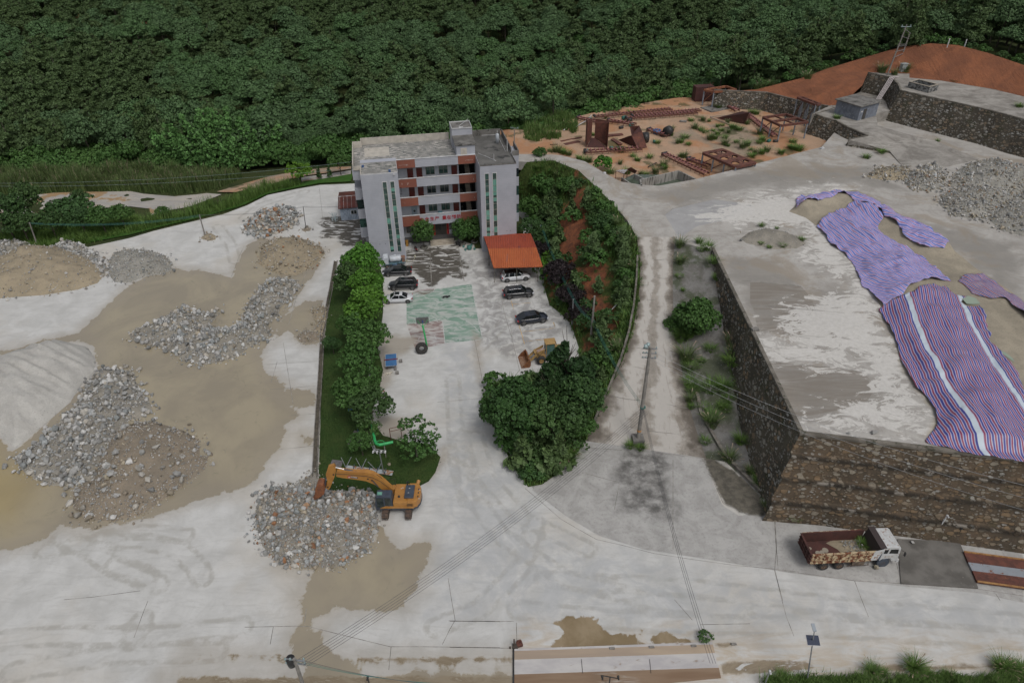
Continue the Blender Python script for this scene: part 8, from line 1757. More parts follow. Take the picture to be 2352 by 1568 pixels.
lamp_pole(Vector((P(12,62,1465,2.4).x,P(12,62,1465,2.4).y,0)),2.4,'white camera post in the weeds at the bottom edge',1,M_STEEL);lamp_pole(Vector((P(15,1255,800,1.5).x,P(15,1255,800,1.5).y,0)),1.6,'short post with black lamps at the near side of the weighbridge',2,M_BLACKM,name='lamp_post',cat='lamp post')
lamp_pole(Vector((P(16,1315,800,1.5).x,P(16,1315,800,1.5).y,0)),1.5,'small dark post with a white lamp on the wet track at the bottom',1,M_BLACKM,name='lamp_post',cat='lamp post')
sb=g(1854,1560);sh_=find_h(sb,1871,1445);so_=empty('solar_street_lamp',sb,0,'solar street lamp with dark panel at the bottom right road edge','street lamp');lt=g(1871,1445,sh_)-sb;lt.z=sh_
b=MB();b.tube((0,0,0),lt,.07,.045,8);b.build('shaft',M_STEEL,so_);q=lt*.8;b=MB();b.box(q,(1.0,.75,.05),rx=.35,ry=.1);b.build('solar_panel',mat('solar_blue',(.03,.04,.07),None,rough=.15),so_)
b=MB();b.box(q-Vector((0,0,.02)),(1.06,.8,.03),rx=.35,ry=.1);b.build('panel_frame',M_TRIM,so_);b=MB();b.box(lt+Vector((-.02,.15,.05)),(.26,.62,.08),rx=.2);b.build('lamp_head',mat('lamp_grey',(.3,.33,.36),None,rough=.4),so_)
def wire(a,c,sag,label,group,m=None,r=.016):
 pts=[a.lerp(c,t)-Vector((0,0,sag*4*t*(1-t)))for t in np.linspace(0,1,15)];b=MB();b.path(pts,r,4,False);o=b.build('overhead_wire',m or M_WIRE);tag(o,label,'wire',group)
def top(k,t=1.0):return POLE[k][0]+POLE[k][1]*t
for k in range(4):a=Vector((.12*k,0,-.10*k));wire(top('y1')+a,top('y2')+a,.9,'blue-grey cable slung between the two rock yard poles','cables between the rock yard poles',M_WIREG,.014)
for k in range(2):
 a=Vector((.12*k,0,-.1*k));wire(top('y2')+a,top('y3')+a,.5,'cable from the sand mound pole to the thin post','cables to the thin post');wire(top('y3')+a,P(1,2300,545,3.0)+a,.1,'short cable from the thin post to the shed roof','cables to the shed');wire(top('y1')+a,P(0,-40,530,3.5)+a,.2,'cable leaving the leaning yard pole at the left edge','cables at the left edge')
 wire(P(0,-60,421+6*k,4.5),P(0,806,372+14*k,8),1.2,'thin long wire crossing the reeds towards the office','long thin wires over the reeds',M_INS,.014)
cl_=top('road',.38)
for k in range(3):
 wire(top('b',.38)+Vector((.1*k,0,.1*k)),cl_+Vector((.1*k,0,.1*k)),.9,'green cable from the red slope pole to the tall power pole','green cables to the tall power pole',M_WIREG,.02);wire(top('a',.95)+Vector((.1*k,0,.1*k)),top('b',.38)+Vector((.1*k,0,.1*k)),.5,'green cable between the two slope poles','green cables between the slope poles',M_WIREG,.02)
 wire(top('c',.95)+Vector((.1*k,0,.1*k)),top('a',.95)+Vector((.1*k,0,.1*k)),.6,'green cable from the carport corner pole to the next pole','green cables above the parked cars',M_WIREG,.02)
 wire(top('road',.97-.04*k),P(13,1960,1440+60*k,12.5)+(P(13,1960,1440+60*k,12.5)-top('road',.97-.04*k))*1.3,2.0,'pale power line running from the tall pole over the stone wall','power lines over the stone wall',M_STEEL,.016)
 wire(cl_+Vector((.1*k,0,-.1*k)),P(15,2040+22*k,690,2.0),1.2,'cable dropping from the tall pole towards the weighbridge','cables to the weighbridge');wire(top('n',.96)+Vector((.1*k,.1*k,0)),P(16,2000,850+8*k,6.0),.6,'cable running right along the bottom edge','cables along the bottom edge',M_WIREG if k<2 else None)
for k in range(5):wire(top('n',.97)+Vector((.22*k,-.1*k,0)),cl_+Vector((.12*k,-.25*k,0)),1.6,'dark line crossing the wide apron up to the tall pole','lines crossing the apron')
hp_=P(4,800,688);e=empty('basketball_hoop',hp_,.12,'green basketball stand seen from behind its backboard','basketball hoop')
b=MB();b.path([(0,0,0),(-.12,.2,1.6),(-.3,.75,3.0),(-.35,1.0,3.3)],.12,10);b.build('post',M_GRN,e);b=MB();b.path([(-.35,1.0,3.2),(-.35,1.9,3.3)],.05,6)
for x in (-.7,.7):b.path([(-.32,.8,2.9),(-.35+x,1.95,3.5)],.03,6)
b.build('brace',M_GRN,e);b=MB();b.box((-.35,2.0,3.45),(1.7,.05,1.0));b.build('backboard',mat('backboard',(.16,.16,.15),(.11,.11,.105),3,.4),e)
b=MB();
for x in (-.85,.85):b.box((-.35+x,1.97,3.45),(.05,.06,1.05))
for z in (-.5,.5):b.box((-.35,1.97,3.45+z),(1.7,.06,.05))
b.build('board_frame',M_STEEL,e);b=MB();b.path([(-.35+.23*math.cos(t),2.32+.23*math.sin(t),3.15)for t in np.linspace(0,6.28,13)],.02,5);b.build('rim',mat('rim_orange',(.5,.1,.03),None,rough=.5),e)
b=MB();b.box((-.33,1.6,3.4),(.14,.1,.5));b.build('bracket',mat('bracket_blue',(.03,.05,.25),None,rough=.4),e)
b=MB();b.lathe([(.34,-.2),(.55,-.26),(.78,-.24),(.80,0),(.78,.24),(.55,.26),(.34,.2),(.34,-.2)],(0,0,0),28,'y',True,False)
for k in range(28):a=2*PI*k/28;b.box((math.cos(a)*.81,0,math.sin(a)*.81),(.08,.44,.05),ry=-a)
o=mesh1('giant_tyre',b,M_TYRE,P(4,762,722)+Vector((0,.25,.74)),.15,'giant tractor tyre leaning against the foot of the basketball stand','tyre');o.rotation_euler.x=-.25
ta_=math.atan2(.24,1.55);e=empty('table_tennis_table',Vector((-16.2,75.7,0)),ta_,'blue table tennis table on the dusty court','table tennis table');M_TTB=mat('table_blue',(.06,.17,.36),(.05,.14,.30),2,.45)
for s in (-1,1):b=MB();b.box((0,s*.69,.74),(1.5,1.34,.04));o=b.build('table_top',M_TTB,e);b=MB();b.box((0,s*1.36,.765),(1.52,.04,.012));b.box((-.75,s*.69,.765),(.04,1.34,.012));b.box((.75,s*.69,.765),(.04,1.34,.012));b.build('edge_line',M_TRIM,o)
b=MB();b.box((0,0,.84),(1.8,.03,.16));b.build('net',mat('net_maroon',(.2,.04,.04),None,rough=.8),e)
for x in (-.55,.55):
 for y in (-1.0,1.0):b=MB();b.bar((x,y,0),(x,y,.72),.05);b.build('leg',M_RUST,e)
for x,y,lb in ((745,215,'weathered stone block right of the table tennis table'),(698,372,'brown stone block below the table tennis table'),(675,318,'small stone block at the foot of the table tennis table')):b=MB();b.box((0,0,.2),(.42 if y!=318 else .3,.36,.4 if y!=318 else .2));mesh1('stone_block',b,M_SBLK,P(22,x,y+12),.15,lb,'stone block',bevel=.03)
def skin(name,pts,edges,m,loc,rz,label,cat):
 me=bpy.data.meshes.new(name);me.from_pydata([p[:3]for p in pts],edges,[]);o=bpy.data.objects.new(name,me);link(o);s=o.modifiers.new('skin','SKIN');me.materials.append(m)
 for i,p in enumerate(pts):me.skin_vertices[0].data[i].radius=(p[3],p[3])
 me.skin_vertices[0].data[0].use_root=True;u=o.modifiers.new('sub','SUBSURF');u.levels=1;u.render_levels=2;o.location=loc;o.rotation_euler.z=rz;return tag(o,label,cat)
DOG=[(0,0,.13,.13),(.28,.02,.14,.15),(.5,.04,.15,.10),(.64,.10,.16,.10),(.80,.14,.12,.045),(-.25,-.02,.12,.10),(-.42,-.08,.06,.025),(-.62,-.16,.04,.018),(.42,-.18,.07,.05),(.50,-.42,.04,.035),(.30,-.18,.09,.05),(.20,-.44,.04,.03),(-.22,-.16,.09,.06),(-.10,-.36,.05,.035),(-.30,-.50,.03,.025),(-.30,-.14,.07,.05),(-.38,-.38,.04,.03),(.62,.17,.25,.03),(.68,.04,.25,.03)]
DE=[(0,1),(1,2),(2,3),(3,4),(0,5),(5,6),(6,7),(1,8),(8,9),(1,10),(10,11),(5,12),(12,13),(13,14),(5,15),(15,16),(3,17),(3,18)]
skin('dog',DOG,DE,mat('black_fur',(.012,.012,.014),None,rough=.8),P(4,925,328),-.1,'black dog lying on its side on the green court','dog');skin('dog',[(a,b_,c,r*.9)for a,b_,c,r in DOG],DE,mat('white_fur',(.50,.46,.38),None,rough=.8),P(22,562,388),.25,'white dog lying on the ground below the table tennis table','dog')
M_TEAL=mat('glazed_teal',(.05,.16,.14),(.07,.21,.18),3,.3);b=MB();b.lathe([(.3,0),(.42,.1),(.45,.4),(.4,.62),(.42,.68),(0,.7)],n=18);mesh1('ceramic_table',b,M_TEAL,P(19,1450,770),0,'round glazed teal garden table by the right tower','table')
for x,y in ((1330,730),(1368,795),(1558,780),(1495,700)):b=MB();b.lathe([(.13,0),(.2,.15),(.15,.36),(0,.38)],n=12);mesh1('ceramic_stool',b,M_TEAL,P(19,x,y),0,'small glazed teal stool around the teal garden table','stool','teal stools around the garden table')
b=MB();b.box((0,0,.5),(.45,.35,1.0));b.box((0,0,1.03),(.5,.4,.08));mesh1('litter_bin',b,mat('bin_yellow',(.42,.22,.04),(.3,.15,.03),3,.5),P(19,152,700),BA,'yellow litter bin in the corner by the left tower','bin',bevel=.02);b=MB();b.lathe([(.14,0),(.2,.45),(0,.45)],n=12);mesh1('bucket',b,M_TRIM,P(19,222,690),0,'pale bucket beside the yellow litter bin','bucket')
b=MB();b.path([(.36*math.cos(t),.3*math.sin(t),.05+.012*t)for t in np.linspace(0,18,40)],.04,5);b.path([(.36,0,.1),(.9,-.1,.06),(1.3,.3,.06),(1.5,1.2,.3)],.04,5);b.box((1.5,1.25,.35),(.3,.2,.3));mesh1('hose',b,mat('hose_cream',(.45,.43,.33),None,rough=.6),P(19,115,1030),0,'coiled cream hose beside the white tank truck','hose')
M_BLUEP=mat('fitness_blue',(.05,.13,.26),(.04,.09,.18),3,.5)
GP=[P(22,x,y,2.2)for x,y in ((330,300),(318,560),(312,780),(345,1000),(362,1065))];GQ=[P(22,x,y,2.2)for x,y in ((362,1065),(378,1180),(398,1275),(418,1312),(455,1328),(520,1318),(640,1292))]
e=empty('raised_pipe',(0,0,0),0,'long raised pipe with a bright green elbow end over the lawn','pipe');b=MB();b.path(GP,.13,10);b.build('grey_pipe',mat('pipe_grey',(.32,.31,.30),(.2,.2,.19),2,.6),e);b=MB();b.path(GQ,.17,12);b.build('green_pipe',M_GRN,e)
b=MB();c=P(22,470,1300,2.2);b.path([c+Vector((.45*math.cos(t),.35*math.sin(t),0))for t in np.linspace(-.3,3.4,9)],.04,6);b.build('loop',M_GRN,e)
for q in (GP[1],GP[3],GQ[5]):b=MB();b.tube((q.x,q.y,0),q,.06);b.build('support',M_POLE,e)
b=MB()
for k,(x0,y0,x1,y1)in enumerate(((345,1200,425,1440),(362,1250,395,1400),(335,1290,400,1430),(400,1380,540,1412),(392,1400,440,1450))):b.path([P(22,x0,y0,.9),P(22,x1,y1,.7)],.035,6)
o=b.build('pipe_rack',M_TRIM);tag(o,'white tubes leaning together next to the green pipe elbow','tubes')
fe=empty('fitness_machine',P(22,180,1250,.1),-.15,'blue outdoor fitness machine on a small concrete pad','fitness machine');b=MB();b.box((-.1,.1,.02),(1.7,2.4,.06));b.build('pad',M_CONC,fe)
b=MB();b.path([(-.3,.9,0),(-.3,.9,1.3),(.2,.9,1.3),(.2,.7,.6)],.05);b.path([(0,1.0,.1),(0,-.9,.1)],.06);b.path([(.3,.2,.1),(.3,.2,1.0)],.05);b.build('frame',M_BLUEP,fe);b=MB()
for y in (-.6,-.2,.3,.6):b.lathe([(.12,-.2),(.12,.2)],(0,y,.25),10,'x')
b.build('roller',M_STEEL,fe)
fe=empty('fitness_machine',P(22,140,930,.1),.1,'blue seated fitness machine under the lawn row trees','fitness machine');b=MB();b.path([(-.5,0,0),(-.5,0,.8),(.3,0,.9),(.3,0,0)],.05);b.build('frame',M_BLUEP,fe);b=MB();b.box((-.5,0,.85),(.5,.4,.08));b.build('seat',M_BLUEP,fe)
b=MB();a_,c_=P(22,615,1275),P(22,762,1240)
for q in (a_,c_):b.bar(q,q+Vector((0,0,1.9)),.07)
for z in (1.9,1.45):b.bar(a_+Vector((0,0,z)),c_+Vector((0,0,z)),.05)
o=b.build('exercise_bar',M_RUST);tag(o,'rusty exercise bar frame between the green elbow and the young tree','exercise bar')
b=MB();q=P(22,470,640,.3);b.bar(q,q+Vector((.5,-.1,.5)),.08);b.bar(q+Vector((0,0,.4)),q+Vector((.6,0,.3)),.08);o=b.build('red_bracket',mat('red_paint',(.3,.04,.03),None,rough=.6));tag(o,'red steel bracket poking out under the lawn row trees','bracket')
bo=[P(23,*q,.35)for q in ((662,290),(1592,402),(1560,492),(652,352))];e=empty('fallen_signboard',(0,0,0),0,'fallen rusty signboard lying on the lawn behind the excavator boom','signboard');M_SGN=mat('rusty_pale_panel',(.36,.39,.40),(.30,.33,.34),1.5,.6,spot=(.27,.14,.07),sscale=1.6,sthr=.54)
for k in range(6):
 t0,t1=k/6+.004,(k+1)/6-.004;b=MB();V=[bo[0].lerp(bo[1],t0),bo[0].lerp(bo[1],t1),bo[3].lerp(bo[2],t1),bo[3].lerp(bo[2],t0)];b.add(V+[v-Vector((0,0,.05))for v in V],[(0,1,2,3),(7,6,5,4),(0,4,5,1),(1,5,6,2),(2,6,7,3),(3,7,4,0)]);b.build('panel',M_SGN,e)
for k in range(1,6):b=MB();b.bar(bo[0].lerp(bo[1],k/6)+Vector((0,.2,.03)),bo[3].lerp(bo[2],k/6)+Vector((0,-.1,.03)),.09);b.build('batten',M_EXG,e)
for x0,y0,x1,y1 in ((655,340,560,140),(655,340,760,130),(960,365,850,155),(960,365,1055,165),(1270,410,1085,225),(1290,380,1350,245)):b=MB();b.bar(P(23,x0,y0,.4),P(23,x1,y1,.7),.06);b.build('strut',M_STEEL,e)
b=MB();V=[P(23,*q,.14)for q in ((385,178),(600,205),(560,332),(335,308))];b.add(V+[v-Vector((0,0,.1))for v in V],[(0,1,2,3),(7,6,5,4),(0,4,5,1),(1,5,6,2),(2,6,7,3),(3,7,4,0)]);o=b.build('manhole_slab',mat('grey_slab',(.17,.16,.16),(.12,.11,.11),1,.8));tag(o,'grey concrete slab on the lawn behind the excavator arm','slab')
def slab(name,pts,th,m,label,cat,parent=None):
 b=MB();n_=len(pts);b.add(pts+[p-Vector((0,0,th))for p in pts],[tuple(range(n_)),tuple(reversed(range(n_,2*n_)))]+[(i,n_+i,n_+(i+1)%n_,(i+1)%n_)for i in range(n_)]);o=b.build(name,m,parent);
 if label:tag(o,label,cat)
 return o
M_WBP=mat('weighbridge_concrete',(.52,.50,.48),(.42,.40,.40),.9,.85,spot=(.30,.24,.19),sscale=1.1,sthr=.64,stretch=(.4,1,1));M_WBB=mat('muddy_brown_track',(.20,.125,.075),(.27,.19,.125),.7,.5,stretch=(.12,1,1),spot=(.36,.31,.26),sscale=.8,sthr=.62);M_WBT=mat('stained_tan_track',(.42,.33,.24),(.33,.26,.20),.6,.7,stretch=(.12,1,1),spot=(.15,.09,.05),sscale=.9,sthr=.66)
e=empty('weighbridge',(0,0,0),0,'flush weighbridge deck with brown wheel tracks at the bottom edge','weighbridge');L0=[P(15,500,y,.09)for y in (575,592,660,762,775,960)];R0=[P(15,x,y,.09)for x,y in ((2055,520),(2062,540),(2078,607),(2098,700),(2108,722),(2125,800))]
for k,(nm,m)in enumerate((('edge_strip',M_WBP),('wheel_track',M_WBT),('centre_deck',M_WBP),('edge_strip',M_WBP),('wheel_track',M_WBB))):
 dz_=Vector((0,0,.012*(k%2)));slab(nm,[L0[k]+dz_,L0[k+1]+dz_,R0[k+1]+dz_,R0[k]+dz_],.1,m,None,None,e)
b=MB();b.bar(P(15,498,565,.06),P(15,498,980,.06),.14,.14);b.build('gap_edge',M_BLACKM,e)
for x in (1030,1565):b=MB();b.bar(P(15,x,655,.11),P(15,x+10,765,.11),.04,.02);b.build('deck_joint',M_BLACKM,e)
b=MB();b.bar((0,0,0),(0,0,1.1),.14);b.box((.1,0,.12),(.5,.4,.24));b.box((-.35,-.1,.08),(.15,.15,.16));mesh1('gate_post',b,mat('dark_post',(.07,.055,.045),None,rough=.8),P(15,503,560),0,'dark stub post at the left end of the weighbridge','post')
b=MB();b.box((0,0,.15),(.5,.45,.3),rz=.3);b.box((-.05,.15,.38),(.35,.12,.2),rz=.3);b.lathe([(.13,.3),(.13,.34),(0,.34)],(.1,-.05,0),12);mesh1('rusty_box',b,M_RUST,P(15,545,545),0,'small rusty machine box beside the dark stub post','machine box')
for x,y,lb in ((1270,572,'long stone scrap on the tan wheel track'),(1580,562,'small rusty ring scrap on the tan wheel track'),(1910,552,'flat dark scrap near the right end of the weighbridge'),(2225,538,'brown scrap right of the weighbridge')):b=MB();b.box((0,0,.06),(.5,.22,.1),taper=.7);mesh1('scrap',b,M_SBLK,P(15,x,y,.1),.05,lb,'scrap')
K_SHRUB.put1(P(15,2005,500),.5,None,'small green bush at the far corner of the weighbridge','bush')
slab('entry_slab',[P(12,*q,.14)for q in ((1158,330),(1690,352),(1852,750),(1190,710))],.16,mat('dark_slab',(.165,.155,.14),(.10,.093,.083),.5,.9,spot=(.25,.23,.20),sscale=1.3,sthr=.66),'dark stained concrete slab in front of the dump truck cab','slab')
e=empty('steel_deck',(0,0,0),0,'rusty steel weighbridge deck with a blue-grey centre strip at the right edge','steel deck');A0=[P(12,*q,.35)for q in ((1728,442),(1765,530),(1800,602),(1842,697))];B0=[P(12,x*1.0+156,y+.14*156,.35)for x,y in ((2244,510),(2244,590),(2244,660),(2244,752))]
for k,m in enumerate((M_RUST,mat('worn_blue_grey',(.27,.29,.32),(.24,.26,.28),1,.6,spot=(.2,.09,.06),sscale=1.5,sthr=.6),M_RUST)):slab('deck_plate',[A0[k],A0[k+1],B0[k+1],B0[k]],.2,m,None,None,e)
for q in (0,3):b=MB();b.bar(A0[q]+Vector((0,0,.05)),B0[q]+Vector((0,0,.05)),.14,.12);b.build('edge_rail',mat('ochre_rail',(.40,.22,.08),(.25,.12,.05),3,.7),e)
def conveyor(a,c,w,label,hgt=.5):
 d=c-a;L=d.length;e=empty('conveyor_frame',a,math.atan2(d.y,d.x),label,'conveyor frame');b=MB()
 for s in (-1,1):b.bar((0,s*w/2,hgt),(L,s*w/2,hgt),.17,.26)
 n=int(L/1.1)
 for k in range(n+1):x=L*k/max(n,1);b.bar((x,-w/2,hgt-.05),(x,w/2,hgt-.05),.07);b.bar((x,-w/2,0),(x,-w/2,hgt),.06);b.bar((x,w/2,0),(x,w/2,hgt),.06)
 b.build('side_rails',M_RUST,e);b=MB()
 for k in range(int(L/.85)):x=.4+k*.85;b.path([(x,-w/2,hgt+.35),(x,-w*.2,hgt+.12),(x,w*.2,hgt+.12),(x,w/2,hgt+.35)],.095,5)
 b.build('idlers',M_PINK,e);b=MB();b.lathe([(0,-w*.45),(.28,-w*.45),(.28,w*.45),(0,w*.45)],(.1,0,hgt+.15),12,'y');b.build('drum',M_BLACKM,e)
for k,(kk,p0,p1,w,lb)in enumerate(((28,(545,690),(1430,640),1.3,'conveyor frame lying in front of the rusty plates'),(28,(430,150),(880,250),1.2,'conveyor frame running behind the upright plates'),(28,(690,140),(1900,15),1.1,'longest conveyor frame along the far rim of the soil'),(28,(905,195),(1340,260),1.2,'conveyor frame with pink idlers behind the hopper'),(28,(1280,130),(2352,30),1.1,'conveyor frame in the far row, second from the rim'),(28,(1190,165),(2300,70),1.1,'conveyor frame in the far row, nearest the open soil'),(28,(1540,340),(1850,430),1.3,'short conveyor piece beside the blue ring'),(27,(15,825),(590,1095),1.3,'conveyor frame leading to the concrete basin'),(27,(340,890),(620,985),1.2,'short conveyor frame under the pierced steel platform'),(27,(1130,290),(1510,590),1.3,'conveyor frame beside the dark red plate pyramid'),(27,(870,165),(1000,240),1.2,'stub of conveyor behind the dark red plate pyramid'))):conveyor(P(kk,*p0,ZJ+.05),P(kk,*p1,ZJ+.05),w,lb)
def quad(name,pts,m,parent,th=.06):
 b=MB();n_=len(pts);nn=(pts[1]-pts[0]).cross(pts[2]-pts[0]).normalized()*th;b.add(pts+[p+nn for p in pts],[tuple(range(n_)),tuple(reversed(range(n_,2*n_)))]+[(i,(i+1)%n_,n_+(i+1)%n_,n_+i)for i in range(n_)]);return b.build(name,m,parent)
q0=P(28,570,600,ZJ);q1=P(28,895,600,ZJ);e=empty('steel_hopper',q0,math.atan2((q1-q0).y,(q1-q0).x),'tall upright rusty plates of a hopper standing open','hopper');w_=(q1-q0).length;U_=Vector
quad('plate',[U_((0,0,0)),U_((0,3.8,0)),U_((0,3.8,5.0)),U_((0,0,5.2))],M_RUST,e);quad('plate',[U_((w_,0,0)),U_((w_,3.8,0)),U_((w_,3.8,5)),U_((w_,0,5.2))],M_RUST,e);quad('plate',[U_((w_-2.4,2.6,1.2)),U_((w_,1.4,0)),U_((w_,1.4,5.1)),U_((w_-2.4,2.6,5.1))],M_RUST,e);quad('plate',[U_((0,1.2,0)),U_((1.1,2.6,1.2)),U_((1.1,2.6,5)),U_((0,1.2,5.1))],M_RUST,e)
quad('chute',[U_((.1,.1,.05)),U_((w_-.1,.1,.05)),U_((w_-2.4,2.6,1.2)),U_((1.1,2.6,1.2))],M_RUSTD,e);b=MB();b.bar((0,0,5.2),(w_,0,5.2),.12);b.build('tie_bar',M_RUST,e)
q0=P(28,1070,470,ZJ);q1=P(28,1520,590,ZJ);q2=P(28,1370,600,ZJ);e=empty('steel_hopper',(0,0,0),0,'tipped funnel hopper of rusty plate beside the black rubber drum','hopper');t0,t1,t2,t3=P(28,1250,260,10.6),P(28,1400,250,10.6),P(28,1440,330,10.0),P(28,1280,400,9.2)
quad('plate',[q0,q2,t3,P(28,1250,405,9.0)],M_RUSTD,e);quad('plate',[q2,q1,t2,t3],M_RUST,e);quad('plate',[t3,t2,t1,P(28,1330,330,9.4)],M_RUSTD,e);quad('plate',[t0,t3,P(28,1330,330,9.4)],M_RUSTD,e);quad('plate',[t0,t1,P(28,1330,390,8.6)],M_RUST,e)
q0,q1,q2,q3=P(27,720,312,ZJ+.3),P(27,1030,425,ZJ),P(27,1090,400,ZJ),P(27,1160,240,9.8);e=empty('plate_pyramid',(0,0,0),0,'overturned dark red plate hopper near the speckled stone wall','hopper');quad('plate',[q0,q2,q3,P(27,1075,218,9.6)],M_RUSTD,e);b=MB();b.bar(P(27,640,300,7.4),P(27,1030,445,7.2),.25,.2);b.bar(P(27,640,295,7.5),P(27,960,270,7.4),.2);b.build('beam',mat('pale_beam',(.3,.24,.18),None,rough=.8),e);quad('plate',[q2,P(27,1180,330,ZJ),q3],M_RUST,e)
q=P(6,1425,640,7.2);e=empty('steel_tank',q,.1,'dark red steel box with a leaning ladder at the far end of the soil','steel box');b=MB();b.box((2.0,1.2,1.6),(4.4,2.4,3.2));b.build('shell',M_RUSTD,e);b=MB()
for y in (0,.6):b.bar((1.2+y,-.9,0),(3.0+y,-.1,4.2),.08)
for k in range(8):t=k/8;b.bar((1.2+1.8*t,-.9+.8*t,4.2*t),(1.8+1.8*t,-.9+.8*t,4.2*t),.05)
b.build('ladder',M_RUST,e)
def gantry(name,c4,z0,m_,label,legm,holes=0,nleg=3,slabs=True):
 """c4: four top corners (world)"""
 e=empty(name,(0,0,0),0,label,'steel frame');a,b_,c,d=c4;bb=MB()
 for p,q in ((a,b_),(b_,c),(c,d),(d,a)):bb.bar(p,q,.42,.42)
 n=nleg
 for k in range(1,n):bb.bar(a.lerp(b_,k/n),d.lerp(c,k/n),.4,.4)
 bb.bar(a.lerp(d,.5),b_.lerp(c,.5),.2,.26);bb.build('top_frame',m_,e)
 if holes:
  for k in range(n):
   p,q,r,s=[a.lerp(b_,k/n),a.lerp(b_,(k+1)/n),d.lerp(c,(k+1)/n),d.lerp(c,k/n)];N_=16;V=[];F_=[]
   for h_ in range(2):
    P0,P1,P2,P3=[(p,q,q.lerp(r,.52),p.lerp(s,.52)),(p.lerp(s,.56),q.lerp(r,.56),r,s)][h_];base=len(V)
    cen=(P0+P1+P2+P3)/4
    for i in range(N_):
     t=i/N_*4;sgn=int(t);f_=t-sgn;ed=[P0,P1,P2,P3,P0];o_=ed[sgn].lerp(ed[sgn+1],f_);V+=[o_+Vector((0,0,.17)),cen+(o_-cen).normalized()*min((P1-P0).length,(P3-P0).length)*.33+Vector((0,0,.17))]
    F_+=[(base+2*i,base+2*((i+1)%N_),base+2*((i+1)%N_)+1,base+2*i+1)for i in range(N_)]
   w2=MB();w2.add(V,F_);w2.add([v-Vector((0,0,.03))for v in V],[tuple(reversed(f))for f in F_]);w2.build('pierced_plate',m_,e)
 for k in range(n+1):
  for (u,v)in ((a,b_),(d,c)):p=u.lerp(v,k/n);bb=MB();bb.tube((p.x,p.y,z0),p,.16 if legm is not m_ else .13,n=8);bb.build('leg',legm,e)
 bb=MB()
 for k in range(n):p,q=a.lerp(b_,k/n),a.lerp(b_,(k+1)/n);h=p.z-z0;bb.bar(Vector((p.x,p.y,z0+h*.2)),q,.12)
 bb.build('diagonal_brace',m_,e);return e
M_GCOL=mat('grey_steel_column',(.24,.27,.31),(.17,.19,.22),2,.6)
gantry('steel_platform',[P(27,545,785,9.6),P(27,985,975,9.6),P(27,1250,918,9.6),P(27,800,735,9.6)],ZJ,M_RUST,'pierced rusty steel platform on legs beside the upper yard edge',M_GCOL,1)
gantry('steel_platform',[P(27,1350,305,10.4),P(27,1590,415,10.4),P(27,1950,368,10.4),P(27,1660,262,10.4)],ZJ,M_RUST,'rusty steel platform on grey columns below the stone hut terrace',M_GCOL,0,2)
gantry('steel_tower',[P(27,1815,40,12.0),P(27,2060,135,12.0),P(27,2120,125,12.0),P(27,1880,35,12.0)],ZJ,M_RUST,'tall narrow rusty tower frame against the speckled stone wall',M_GCOL,0,3)
gantry('steel_canopy',[P(6,1500,545,10.6),P(6,1580,562,10.6),P(6,1765,545,10.6),P(6,1680,515,10.6)],ZJ+.2,mat('orange_rust',(.28,.11,.05),(.16,.06,.035),2,.8),'rusty canopy frame on four grey columns over a small slab',M_GCOL,0,1)
slab('machine_slab',[P(6,*q,7.25)for q in ((1465,690),(1560,725),(1740,690),(1640,660))],.3,M_CONC,'small concrete machine slab under the canopy frame','slab')
def drum(k,x,y,r,L,m,rz,lb,cat='drum',ax='x',z=None):b=MB();b.lathe([(0,-L/2),(r,-L/2),(r,L/2),(r*.75,L/2),(r*.7,L*.3),(0,L*.3)],(0,0,0),20,ax);mesh1('drum' if cat=='drum' else 'ring',b,m,P(k,x,y,ZJ+r if ax!='z' else ZJ+L/2),rz,lb,cat)
drum(28,1085,600,.38,1.7,M_BLACKM,.1,'black rubber drum roller lying in front of the funnel hopper');drum(28,960,605,.45,.5,M_WIREG,.3,'green gearbox wheel left of the black drum roller');drum(28,1495,430,1.0,1.2,M_BLACKM,.05,'upright black pulley with pale rim beside the funnel hopper');drum(28,1850,330,1.0,1.0,M_BLACKM,.9,'big black pulley half hidden by a weed tussock');drum(28,1780,385,.8,.5,M_BLACKM,0,'flat black rubber coil in front of the big pulley',ax='z')
drum(28,1675,340,.8,.8,mat('drum_blue',(.03,.12,.30),(.02,.08,.2),3,.4),0,'blue ring drum on the orange soil',ax='z');drum(28,620,140,.35,.8,M_WIREG,.3,'green motor on the far conveyor end');drum(28,1165,120,.4,1.0,M_WIREG,.5,'green motor pair beside the far conveyors');drum(28,1250,150,.35,1.0,M_BLACKM,.2,'black roller beside the green motor pair');drum(28,560,640,.4,.8,M_WIREG,.2,'green motor at the left end of the front conveyor');drum(28,1270,235,.35,.9,M_WIREG,.3,'green gearbox behind the funnel hopper');drum(28,1115,275,.3,.9,M_BLACKM,.3,'black roller behind the upright plates');drum(28,2085,180,.28,1.5,M_SBLK,-.1,'rusty brown log-like roller on the open soil');drum(27,1430,615,.35,.7,M_WIREG,.8,'green motor at the foot of the stone terrace');drum(27,1520,620,.3,.9,M_BLACKM,0,'black roller right of the lone green motor');drum(27,385,865,.35,1.3,M_BLACKM,.3,'black roller on the short conveyor under the platform');drum(28,1632,495,.3,.4,M_WIREG,0,'small green valve lying on the pale soil')
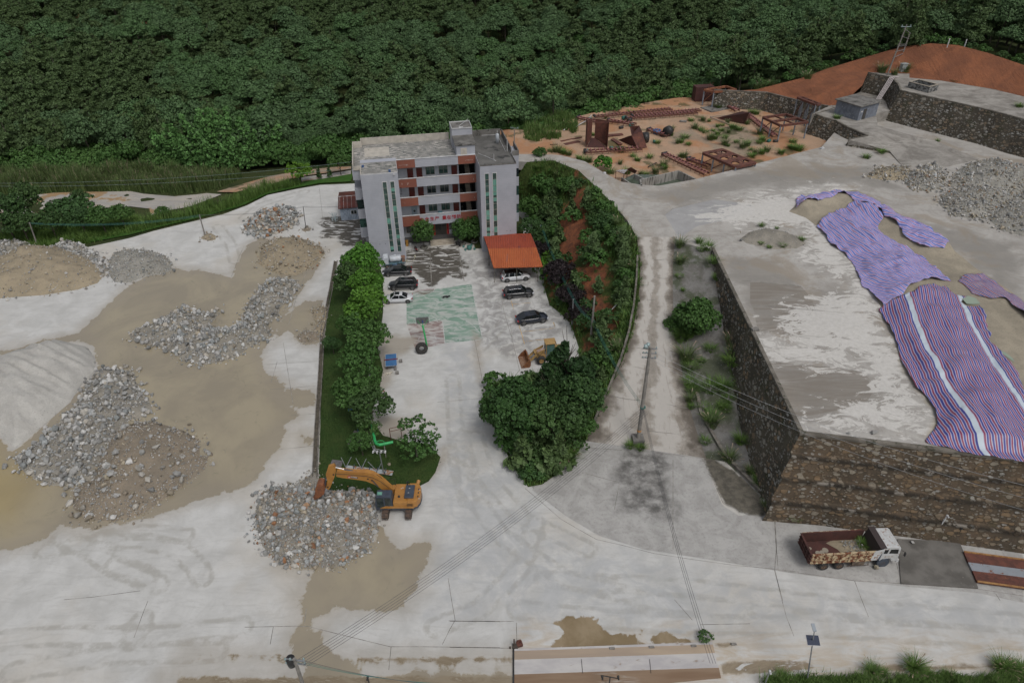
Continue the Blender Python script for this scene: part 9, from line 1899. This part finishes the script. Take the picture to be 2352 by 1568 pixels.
for kk,p0,p1,w,lb in ((28,(230,540),(460,490),1.0,'flat rusty strip plate left of the upright plates'),(28,(900,400),(1140,380),1.1,'flat rusty plate between the two hoppers'),(28,(170,490),(500,425),.4,'long rusty beam on the left of the soil'),(28,(0,545),(120,540),.35,'rusty rail beside the office corner'),(28,(0,300),(420,190),.6,'bundle of dark rusty beams under the left reeds'),(28,(980,455),(1110,540),.9,'small ladder frame between the hoppers'),(28,(1540,890),(1670,825),.25,'charred log on the orange soil near the basin'),(28,(800,165),(1150,190),.3,'rusty angle bars behind the upright plates')):
 a,c=P(kk,*p0,ZJ+.15),P(kk,*p1,ZJ+.2);b=MB();b.bar(a,c,w,.12);o=b.build('steel_plate',M_RUST if 'charred' not in lb else M_TRK);tag(o,lb,'scrap metal')
e=empty('scrap_shed',(0,0,0),0,'collapsed sheet-metal lean-to beside the concrete basin','lean-to');c4=[P(28,1035,960,8.9),P(28,1160,1000,8.9),P(28,1215,940,8.9),P(28,1120,935,8.9)];quad('roof_sheet',c4,mat('pale_sheet',(.36,.35,.35),(.14,.06,.05),1.5,.6,thr=(.5,.6)),e);quad('side_sheet',[P(28,1195,935,8.6),P(28,1270,900,9.4),P(28,1368,960,8.7),P(28,1330,1000,7.8)],M_RUST,e)
for q in c4[:2]+[c4[2]]:b=MB();b.bar(Vector((q.x,q.y,7)),q,.1);b.build('post',M_RUST,e)
for pts,lb in (([(650,80),(590,160),(480,215),(405,270)],'long curved white pipe lying on the soil'),([(285,195),(270,270),(215,320)],'short curved white pipe under the left reeds')):b=MB();b.path([P(28,x,y,ZJ+.35)for x,y in pts],.09,6);o=b.build('white_pipe',M_TRIM);tag(o,lb,'pipe')
b=MB();b.path([P(21,1015,995,3.2),P(21,1130,885,5.0)],.06,6);b.path([P(21,890,1112,2.2),P(21,940,1065,2.6)],.05,6);o=b.build('white_pipe',M_TRIM);tag(o,'white pipe lying on the red slope right of the stout pole','pipe')
b=MB();b.box((0,0,.12),(.7,.6,.24));b.box((0,0,.3),(.3,.3,.16));mesh1('footing_block',b,M_TRIM,P(7,565,1070,ZP),.3,'small white footing block at the far corner of the upper yard','footing block');b=MB();b.box((0,0,.15),(.8,.6,.3));mesh1('footing_block',b,M_SBLK,P(13,1410,825,ZP),.2,'grey footing block on the wall top beside the pale slab','footing block')
b=MB();b.box((0,0,.1),(.5,.4,.2));mesh1('footing_block',b,M_TRIM,P(28,855,995,ZP),.3,'white rubble block on the edge of the path','footing block')
